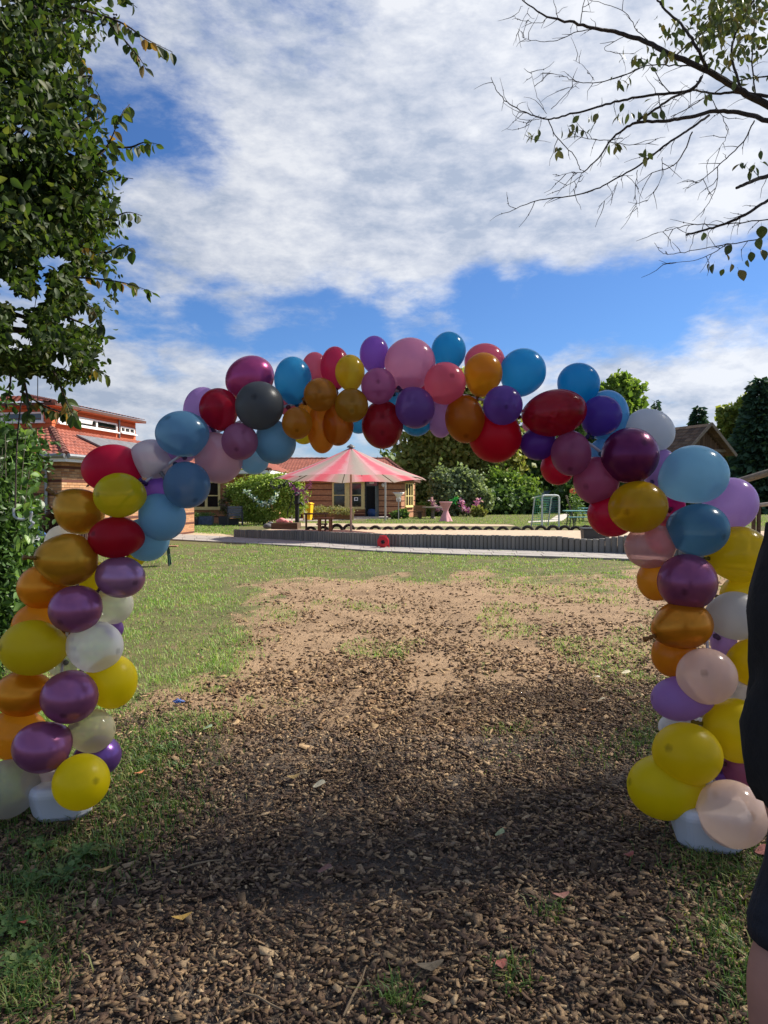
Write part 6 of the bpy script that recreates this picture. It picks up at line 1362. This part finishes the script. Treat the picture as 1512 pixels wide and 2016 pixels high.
RED, CRI, YEL, ORA, GOLD, BRN = '#b81428', '#cc2850', '#f2d810', '#ea961c', '#d49a28', '#c67e20'
PUR, LAV, MAU, PNK, PPK, PEA = '#7c559e', '#b48ccc', '#b06c8e', '#de8cab', '#e6c2ca', '#f2d6c8'
BLU, STB, LBL, WHT, GRY, MAR, MAG, PPM, COR = '#33a4d8', '#6a9fbe', '#86c0dc', '#f0eeec', '#565a5c', '#6d2454', '#b4487e', '#a8668f', '#e46478'
L_, P_, K_, M_ = 'latex', 'pearl', 'clear', 'matte'
BAL = [
# ---- left leg, from the ground up
(15, 1553, 62, 60, 0, '#b9b3a4', K_, -.2, 'clear greyish balloon at the bottom left corner of the arch'),
(88, 1532, 48, 46, 0, PEA, K_, .6, 'peach balloon between the lowest purple and yellow ones on the left foot'),
(100, 1562, 46, 38, 0, WHT, K_, .9, 'white clear balloon resting on the left foot block'),
(160, 1539, 59, 57, -15, YEL, M_, -.7, 'lowest bright yellow balloon of the left leg'),
(195, 1488, 46, 41, 0, PUR, P_, .8, 'violet balloon peeking out right behind the lowest left yellow one'),
(182, 1439, 47, 44, 0, '#e0d6a8', K_, .2, 'pearly cream balloon right of the lowest pearl purple balloon'),
(82, 1471, 61, 51, -15, PPM, P_, -.7, 'lowest pearl purple balloon of the left leg with two glints', (50, 1490)),
(32, 1445, 62, 52, 0, ORA, L_, .5, 'orange balloon behind the lowest pearl purple balloon at the left edge'),
(222, 1342, 50, 54, 0, YEL, M_, .5, 'yellow balloon on the right side of the left leg over the lawn'),
(137, 1372, 59, 53, -8, PPM, P_, -.6, 'pearl purple balloon overlapping the right yellow balloon, left leg', (146, 1397)),
(46, 1365, 62, 46, 0, ORA, P_, .2, 'orange balloon at the left edge under the big yellow one'),
(124, 1300, 36, 32, 0, '#cfd2bc', K_, .9, 'pale clear balloon behind the gap under the left yellow balloon'),
(64, 1275, 68, 55, -6, '#e4cc1a', M_, -.6, 'big yellow balloon at the left edge of the photo'),
(188, 1273, 57, 51, -10, WHT, K_, -.1, 'clear white balloon with bright reflection on the left leg'),
(226, 1238, 18, 19, 0, PUR, L_, .9, 'tiny visible purple balloon behind the clear white left balloon'),
(78, 1232, 57, 47, 0, ORA, L_, .7, 'orange balloon behind the big left yellow balloon'),
(222, 1190, 42, 39, 0, '#ece9d4', K_, .6, 'creamy white balloon between mauve and clear ones on the left leg'),
(149, 1199, 55, 47, 5, PPM, P_, -.7, 'shiny dark purple balloon beneath the large gold balloon', (137, 1219)),
(188, 1142, 38, 38, 0, YEL, L_, 1.0, 'yellow balloon mostly hidden behind the mauve balloon on the left leg'),
(84, 1155, 52, 44, 10, ORA, P_, .35, 'orange balloon left of the shiny dark purple one'),
(237, 1136, 51, 41, -8, '#b484a8', P_, -.2, 'mauve purple pearl balloon under the dark red oval balloon', (277, 1145)),
(268, 1098, 18, 18, 0, YEL, L_, 1.3, 'yellow sliver of balloon under the light blue pair'),
(134, 1102, 61, 52, 0, GOLD, P_, -.6, 'large gold balloon with its nozzle poking forward', (93, 1093), True),
(122, 1068, 35, 34, 0, '#ded9c8', L_, .9, 'off white balloon behind the two gold balloons'),
(157, 1007, 51, 45, -8, GOLD, P_, .1, 'gold orange balloon in front of the brick building corner', (105, 968), True),
(228, 1058, 56, 41, 6, RED, M_, -.4, 'dark red oval balloon between gold and light blue balloons', (198, 1046)),
(290, 1062, 45, 43, 0, LBL, M_, .9, 'lower light blue balloon beside the beer bench'),
(320, 1019, 47, 46, 0, LBL, M_, .2, 'upper light blue balloon below the slate blue one on the left'),
(235, 975, 52, 44, 5, '#dccd1c', L_, -.7, 'lemon yellow glossy balloon in front of the crimson balloon', (206, 973)),
(221, 922, 62, 47, 8, '#b8143a', M_, .3, 'crimson balloon in front of the clerestory building'),
(318, 972, 40, 32, 0, '#8a5cc4', L_, .8, 'purple balloon hidden behind the slate blue one, left shoulder'),
(368, 955, 47, 46, 0, '#5d86a8', L_, -.4, 'slate blue balloon with two small reflections on the left shoulder'),
(298, 904, 47, 39, 8, '#dcd4d6', L_, .5, 'milky white balloon left of the round blue balloon'),
(346, 884, 44, 32, 0, LAV, L_, .8, 'lavender balloon behind the round blue balloon on the left shoulder'),
(359, 854, 54, 45, 0, STB, L_, -.4, 'round mid blue balloon on the left shoulder against the sky'),
# ---- left part of the bow
(401, 810, 40, 48, 0, LAV, L_, .8, 'lavender balloon behind the first red balloon of the bow'),
(431, 804, 39, 40, 0, '#b5122c', L_, .1, 'round red balloon left of the dark grey one'),
(431, 903, 48, 49, 0, '#d6a9b6', L_, .5, 'pale pink balloon hanging over the wing window'),
(405, 888, 22, 30, 0, COR, L_, 1.1, 'pink red edge of a balloon behind the pale pink one'),
(472, 869, 36, 37, 0, MAU, L_, -.3, 'small mauve balloon under the dark grey balloon', (472, 887)),
(500, 905, 30, 29, 0, LBL, L_, 1.0, 'light blue balloon touching the willow top'),
(542, 872, 41, 42, 0, STB, L_, .4, 'steel blue balloon below right of the dark grey balloon'),
(492, 745, 50, 43, 30, MAG, P_, .7, 'magenta metallic balloon above the dark grey balloon'),
(511, 799, 48, 48, 0, GRY, M_, -.6, 'dark grey balloon at the left of the bow'),
(577, 748, 37, 46, 0, BLU, L_, .3, 'bright blue balloon pointing up beside the dark grey one'),
(566, 796, 22, 22, 0, COR, L_, .9, 'coral balloon bit under the bright blue balloon'),
(620, 726, 26, 33, 0, COR, L_, 1.1, 'coral red balloon behind, right of the bright blue balloon'),
(585, 833, 30, 32, 0, BRN, L_, -.8, 'small amber balloon hanging below the bright blue one', (588, 850)),
(598, 850, 24, 25, 0, YEL, L_, 1.0, 'yellow balloon edge under the small amber balloon'),
(604, 806, 20, 30, 0, ORA, L_, .8, 'orange balloon behind the upper amber one'),
(631, 777, 33, 33, 0, '#b5741c', L_, -.7, 'amber balloon above the two hanging orange ones'),
(634, 845, 29, 48, 0, '#e08312', L_, .4, 'long orange balloon hanging next to the parasol top'),
(665, 838, 31, 40, 0, '#c4690f', L_, .0, 'dark orange balloon hanging left of the dark red one'),
(660, 723, 29, 41, 0, CRI, L_, .5, 'upright red balloon behind the small yellow one at the bow top'),
(689, 733, 29, 35, 0, '#dcb81c', L_, -.3, 'small yellow balloon at the bow top'),
(692, 798, 33, 34, 0, '#b07d1c', L_, -.8, 'olive gold balloon under the small yellow one'),
(706, 834, 22, 20, 0, BLU, L_, 1.1, 'blue balloon bit between the olive gold and dark red balloons'),
# ---- top
(737, 697, 29, 36, 0, '#8f55bb', L_, .5, 'purple balloon standing up left of the big pink one'),
(807, 715, 50, 50, 0, PNK, L_, .0, 'big pink balloon at the very top of the bow'),
(745, 760, 34, 36, 0, '#b8618e', L_, -.8, 'small pink balloon with dark centre below the purple one', (745, 757)),
(812, 760, 42, 16, 0, CRI, L_, 1.0, 'red balloon edge under the big pink balloon'),
(775, 790, 18, 24, 0, BLU, L_, 1.0, 'blue balloon bit left of the dark purple one'),
(753, 836, 41, 48, 0, '#990d1c', L_, .0, 'dark red balloon hanging above the parasol roof', (753, 855)),
(817, 803, 39, 41, 15, PUR, L_, -.6, 'dark purple balloon hanging under the big pink one', (836, 832)),
(820, 828, 31, 31, 0, BLU, L_, .9, 'blue balloon behind the dark purple one'),
(883, 691, 34, 38, 0, '#1c98d0', L_, .5, 'blue balloon at the top right of the big pink one'),
(876, 755, 41, 42, 0, COR, L_, -.6, 'rosy red balloon right of the big pink balloon', (887, 745)),
(954, 712, 40, 36, 0, COR, L_, .8, 'red balloon behind the golden orange one on top'),
(951, 735, 38, 41, 0, '#dc9416', L_, .0, 'golden orange balloon on top of the bow'),
(868, 825, 26, 37, 0, '#b988bf', L_, .8, 'pinkish lavender balloon hanging between dark purple and burnt orange'),
(915, 825, 39, 48, 8, '#b9640f', L_, -.2, 'burnt orange balloon hanging over the big tree', (913, 860)),
(975, 860, 52, 51, 0, '#c40f26', M_, .4, 'big bright red balloon hanging over the hedges'),
(990, 798, 39, 39, 0, '#6a459c', L_, -.8, 'purple balloon with dark centre above the big bright red one', (990, 806)),
(1029, 732, 46, 46, -35, '#1c96d2', L_, .4, 'sky blue balloon slanting up right of the golden orange one'),
(1043, 836, 15, 15, 0, PNK, L_, 1.0, 'pink bit of balloon left of the large dark red oval'),
(1092, 813, 64, 46, 10, '#9e0d1e', L_, -.6, 'large dark red oval balloon on the right shoulder', (1131, 817)),
(1060, 873, 36, 33, 15, '#5a2c90', L_, .3, 'purple balloon beneath the large dark red oval'),
(1098, 920, 34, 35, 0, '#cc1230', L_, .9, 'red balloon behind the plum coloured one above the goal'),
(1124, 893, 40, 44, 0, '#a6567c', L_, -.3, 'plum coloured balloon below the large dark red oval', (1114, 924)),
(1139, 755, 43, 40, -30, '#138fcc', L_, .5, 'bright blue balloon on the upper right shoulder'),
(1194, 818, 44, 50, 0, '#5fb0e2', L_, .8, 'light blue balloon behind the violet one on the right shoulder'),
(1184, 818, 41, 39, -20, '#6640a4', L_, .1, 'violet balloon right of the large dark red oval'),
(1184, 890, 24, 26, 0, '#6ab2e8', L_, .9, 'small light blue balloon left of the maroon one'),
(1174, 946, 46, 47, 0, '#b4547a', L_, .3, 'dusky pink balloon under the maroon balloon', (1142, 958)),
(1279, 848, 52, 42, -28, '#d5d8da', M_, .5, 'white balloon against the sky on the right shoulder'),
(1240, 897, 58, 55, -25, MAR, P_, -.6, 'shiny maroon metallic balloon on the right shoulder'),
# ---- right leg downwards
(1300, 925, 36, 42, 0, LAV, L_, .9, 'lavender balloon behind the big light blue one under the playhouse'),
(1205, 1013, 50, 44, 0, '#c9143a', L_, .6, 'red balloon behind the mustard one by the palisade wall'),
(1256, 998, 60, 51, 8, '#d4a614', L_, -.6, 'mustard yellow balloon under the maroon balloon', (1218, 1008)),
(1328, 998, 22, 26, 0, '#c0206c', L_, 1.1, 'magenta bit of balloon between mustard and big blue ones'),
(1368, 934, 69, 57, -12, '#7ab2cc', L_, -.3, 'biggest light blue balloon of the right leg in front of the playhouse', (1420, 903)),
(1438, 992, 56, 52, -20, LAV, L_, .5, 'lavender balloon at the right edge below the big light blue one'),
(1307, 1050, 38, 42, 0, COR, L_, .7, 'coral balloon between the dark blue and pale pink ones'),
(1375, 1043, 63, 52, 8, '#4a7f9e', L_, -.6, 'dark blue balloon under the big light blue one', (1406, 1056)),
(1280, 1075, 52, 44, 12, '#e0a9a4', K_, .1, 'pale pink see through balloon in front of the palisade end'),
(1455, 1091, 65, 55, -8, '#d2b20e', L_, .3, 'big yellow balloon at the right edge next to the person'),
(1292, 1142, 39, 41, 0, ORA, L_, .6, 'orange balloon left behind the purple one on the right leg'),
(1353, 1146, 61, 56, 5, '#955278', P_, -.6, 'plum purple pearl balloon of the right leg', (1324, 1160)),
(1462, 1172, 46, 40, 0, '#e5c40d', L_, .9, 'yellow balloon under the big yellow one at the right edge'),
(1448, 1212, 57, 48, 0, '#cfcac2', M_, .0, 'off white balloon touching the black shirt'),
(1325, 1290, 44, 44, 0, '#db8412', L_, .6, 'lower orange balloon of the right leg'),
(1345, 1230, 61, 48, 5, '#d98a1e', P_, -.3, 'orange balloon with nozzle sticking out to the left', (1285, 1250), True),
(1424, 1262, 26, 36, 0, LAV, L_, .9, 'lilac strip of balloon behind the off white one'),
(1486, 1305, 54, 50, 0, '#dcb80c', M_, .3, 'yellow balloon half hidden by the person at hip height'),
(1470, 1362, 42, 46, 0, '#e5ddd6', K_, .9, 'white clear balloon behind the peach one near the person'),
(1391, 1331, 62, 56, 12, '#f6cfb8', L_, -.6, 'peach balloon in the middle of the right leg'),
(1340, 1375, 62, 44, 8, '#b084c8', M_, .2, 'lilac oval balloon sticking out left of the right leg'),
(1345, 1432, 52, 30, 0, WHT, K_, .9, 'white clear balloon behind the lilac oval one'),
(1450, 1438, 62, 65, 0, '#e6c812', M_, .1, 'yellow balloon beside the hip of the person'),
(1353, 1484, 72, 63, 0, '#e6c812', M_, -.6, 'yellow balloon overlapping the lowest right yellow one'),
(1456, 1515, 40, 40, 0, '#98506e', L_, .7, 'dusky mauve balloon behind the yellow balloons near the person'),
(1425, 1522, 22, 24, 0, '#8f60c4', L_, .9, 'small lilac bit of balloon above the bottom peach one'),
(1308, 1549, 77, 65, 6, '#f2d810', M_, .1, 'lowest yellow balloon of the right leg sticking out left'),
(1440, 1602, 74, 69, 0, '#f0cdb8', K_, -.5, 'clear peach balloon lowest on the right foot block'),
]
for a in BAL: balloon(*a)
# pole of the arch and its two foot blocks
m = MB(); pts = []
for i in range(len(SP) - 1):
    for k in range(6):
        a = SP[max(i - 1, 0)]; b_ = SP[i]; c_ = SP[i + 1]; e_ = SP[min(i + 2, len(SP) - 1)]; u = k / 6
        pts.append(.5 * ((2 * b_) + (c_ - a) * u + (2 * a - 5 * b_ + 4 * c_ - e_) * u * u + (3 * b_ - a - 3 * c_ + e_) * u ** 3))
pts.append(SP[-1]); m.tube(pts, .008, 8)
o = m.build('arch_pole', mat('pole_white', '#d5d2d6', .4), smooth=True); tag(o, 'thin white bent pole carrying all balloons of the arch', 'arch pole')
FB = mat('foot_white', '#c9cbd0', .5, var=.06, scale=3)
def foot(label, px, py, d, rz, w_, h_):
    c = P(px, HZ, d); t_ = thing('foot_block', label, 'foot block', (c.x, d, 0), rz, 'foot blocks of the balloon arch')
    m = MB(); pr = [(-w_ * .32, -w_ * .5), (w_ * .32, -w_ * .5), (w_ * .5, -w_ * .3), (w_ * .5, w_ * .3), (w_ * .32, w_ * .5), (-w_ * .32, w_ * .5), (-w_ * .5, w_ * .3), (-w_ * .5, -w_ * .3)]
    n = 8; m.v = [(x * .86, y * .86, 0) for x, y in pr] + [(x, y, .03) for x, y in pr] + [(x * 1.22, y * 1.22, h_) for x, y in pr] + [(x * 1.12, y * 1.12, h_ + .03) for x, y in pr]
    m.f = [tuple(range(n))[::-1]] + [(r_ * n + i, r_ * n + (i + 1) % n, (r_ + 1) * n + (i + 1) % n, (r_ + 1) * n + i) for r_ in range(3) for i in range(n)] + [tuple(range(3 * n, 4 * n))]
    m.build('block', FB, t_, bevel=.015); m = MB(); m.tube([(0, 0, h_), (0, 0, h_ + .14)], .02, 8); m.build('socket', FB, t_)
foot('white foot block under the left leg of the arch', 122, 1625, 3.53, R(12), .27, .15)
foot('white foot block under the right leg of the arch', 1400, 1684, 3.22, R(-14), .28, .17)
# ================================================================ PERSON at the right edge
PD = 1.75; BLACK = mat('black_cotton', (.0075, .0075, .009), .95, var=.3, scale=20, bump=.25, bscale=25); NAVY = mat('dark_shorts', (.014, .016, .024), .85, var=.3, scale=16, bump=.4, bscale=30); SKIN = mat('skin', '#b07f6d', .55, var=.08, scale=12)
HAIR = mat('hair_brown', '#2b1f18', .6, var=.3, scale=40)
def sx(px): return (px - CX) * PD / F
def pz(py): return EYE - (py - HZ) * PD / F
pe = thing('person', 'person in black top and dark shorts standing cut off at the right picture edge', 'person', (1.06, PD, 0)); O = off(pe)
def skin_chain(name, verts, edges, m_, root=0, sub=2):
    me = bpy.data.meshes.new(name); me.from_pydata([tuple(Vector(v[:3]) - O) for v in verts], edges, []); me.materials.append(m_); o = bpy.data.objects.new(name, me); COL.objects.link(o); o.parent = pe
    s = o.modifiers.new('skin', 'SKIN'); s.use_smooth_shade = True
    for i, v in enumerate(verts): me.skin_vertices[0].data[i].radius = (v[3], v[4] if len(v) > 4 else v[3]); me.skin_vertices[0].data[i].use_root = (i == root)
    u = o.modifiers.new('sub', 'SUBSURF'); u.levels = sub; u.render_levels = sub; return o
cx0_ = 1.06
V = [(cx0_ + .02, PD, .95, .10, .13), (cx0_ + .03, PD, 1.12, .075, .11), (cx0_ + .03, PD, 1.3, .08, .12), (cx0_ + .03, PD, 1.42, .06, .10), (cx0_ + .03, PD, 1.50, .05), (cx0_ + .055, PD, 1.57, .06), (cx0_ + .065, PD, 1.66, .088), (cx0_ + .06, PD, 1.735, .07),
     (cx0_, PD - .10, .88, .09), (.95, PD - .105, .58, .06), (.912, PD - .105, .46, .062), (.925, PD - .105, .14, .04), (.935, PD - .105, .06, .036), (1.07, PD - .11, .035, .03),
     (cx0_, PD + .10, .88, .09), (cx0_ + .09, PD + .105, .50, .058), (cx0_ + .07, PD + .105, .38, .055), (cx0_ + .09, PD + .105, .10, .036), (cx0_ + .10, PD + .105, .06, .036), (cx0_ + .24, PD + .11, .035, .03),
     (cx0_ + .05, PD - .15, 1.40, .055), (cx0_ + .06, PD - .21, 1.12, .042), (cx0_ + .20, PD - .19, .96, .033), (cx0_ + .27, PD - .18, .93, .03, .018),
     (cx0_ + .09, PD + .15, 1.40, .055), (cx0_ + .16, PD + .21, 1.14, .04), (cx0_ + .34, PD + .19, 1.0, .033), (cx0_ + .41, PD + .18, .98, .03, .018)]
E = [(0, 1), (1, 2), (2, 3), (3, 4), (4, 5), (5, 6), (6, 7), (0, 8), (8, 9), (9, 10), (10, 11), (11, 12), (12, 13), (0, 14), (14, 15), (15, 16), (16, 17), (17, 18), (18, 19), (3, 20), (20, 21), (21, 22), (22, 23), (3, 24), (24, 25), (25, 26), (26, 27)]
for s, h in ((-1, 23), (1, 27)):
    hx, hy, hz_ = V[h][:3]
    for k, (dy, ln) in enumerate(((-.030, .055), (-.010, .07), (.010, .075), (.030, .068))):
        i = len(V); V += [(hx + .02, hy + dy * .8, hz_, .011), (hx + .02 + ln * .6, hy + dy, hz_ - .012, .009), (hx + .02 + ln, hy + dy, hz_ - .05, .008)]; E += [(h, i), (i, i + 1), (i + 1, i + 2)]
    i = len(V); V += [(hx - .02, hy - s * .035, hz_ + .01, .011), (hx + .02, hy - s * .05, hz_ - .005, .009)]; E += [(h, i), (i, i + 1)]
skin_chain('body', V, E, SKIN)
# shirt and shorts follow the outline of the back
back = [(1030, 1510), (1060, 1504), (1090, 1500), (1164, 1480), (1210, 1474), (1262, 1480), (1315, 1487), (1354, 1489), (1394, 1474), (1447, 1464), (1512, 1469), (1565, 1482), (1605, 1502)]
rings = []
for py, px in reversed(back):
    z = pz(py); xb = sx(px) + .026; half = .135 if py < 1380 else .15; wy = .15 if py < 1090 else (.185 if py < 1300 else .19); rings.append(((xb + half, PD, z), half, wy))
rings.append(((cx0_ + .02, PD, 1.545), .07, .09))
m = MB(); m.loft(rings, 40)
m.v = [(v[0] + .007 * math.sin(v[2] * 46 + v[1] * 30 + 3 * math.sin(v[1] * 17)) * math.sin(v[1] * 21 + v[2] * 9) + .004 * math.sin(v[2] * 83 - v[1] * 40), v[1], v[2] + .006 * math.sin(v[1] * 33)) for v in m.v]
m.build('shirt', BLACK, pe, world=True, smooth=True)
for s in (-1, 1):
    a = MB(); a.tube([(cx0_ + (.10 if s > 0 else .06), PD + s * .13, 1.42), (cx0_ + (.13 if s > 0 else .07), PD + s * .185, 1.31), (cx0_ + (.17 if s > 0 else .075), PD + s * .21, 1.16)], [.075, .075, .068], 14); a.build('sleeve', BLACK, pe, world=True, smooth=True)
    b_ = s * .105; dn = PD + b_; ox = 0 if s < 0 else .16; E_ = lambda px, py, a, bb: (((px - CX) / F * dn + a + ox, dn, EYE - (py - HZ) / F * dn), a, bb)
    rr = [((cx0_ + .03, PD + s * .085, .93), .13, .1), E_(1535, 1640, .10, .1), E_(1524, 1720, .097, .095), E_(1503, 1785, .098, .095), E_(1490, 1830, .098, .095), E_(1491, 1862, .096, .092), E_(1500, 1862, .084, .08)]
    m = MB(); m.loft(rr, 22); m.build('shorts_leg', NAVY, pe, world=True, smooth=True)
    x0 = (.87 if s < 0 else cx0_ + .04); m = MB(); m.loft([((x0 + .12, PD + b_, 0), .14, .045), ((x0 + .12, PD + b_, .03), .145, .05), ((x0 + .10, PD + b_, .06), .12, .046), ((x0 + .07, PD + b_, .10), .07, .042)], 20); m.build('shoe', mat('shoe_dark', '#26262a', .7), pe, world=True, smooth=True)
hc = Vector((cx0_ + .055, PD, 1.685)); m = MB(); m.lathe([(.088, -.06), (.1, -.02), (.102, .03), (.085, .075), (.045, .10), (.005, .108)], hc + Vector((-.012, 0, .012)), 18, sx=1.08, sy=.86); m.build('hair', HAIR, pe, world=True, smooth=True)
m = MB(); m.lathe([(.016, -.02), (.012, .01), (.005, .03)], hc + Vector((.09, 0, -.03)), 8); m.build('nose', SKIN, pe, world=True, smooth=True)
for s in (-1, 1):
    m = MB(); m.lathe([(.004, -.028), (.014, -.01), (.016, .012), (.006, .028)], hc + Vector((-.005, s * .082, -.02)), 10, sx=1.1, sy=.5); m.build('ear', SKIN, pe, world=True, smooth=True)
    m = MB(); m.lathe([(.001, -.008), (.009, 0), (.001, .008)], hc + Vector((.083, s * .03, -.005)), 8); m.build('eye', mat('eye_white', (.5, .5, .5), .3), pe, world=True, smooth=True)
m = MB(); m.box(hc + Vector((.078, 0, -.075)), (.012, .045, .012)); m.build('mouth', mat('lip', '#8a4a45', .5), pe, world=True)
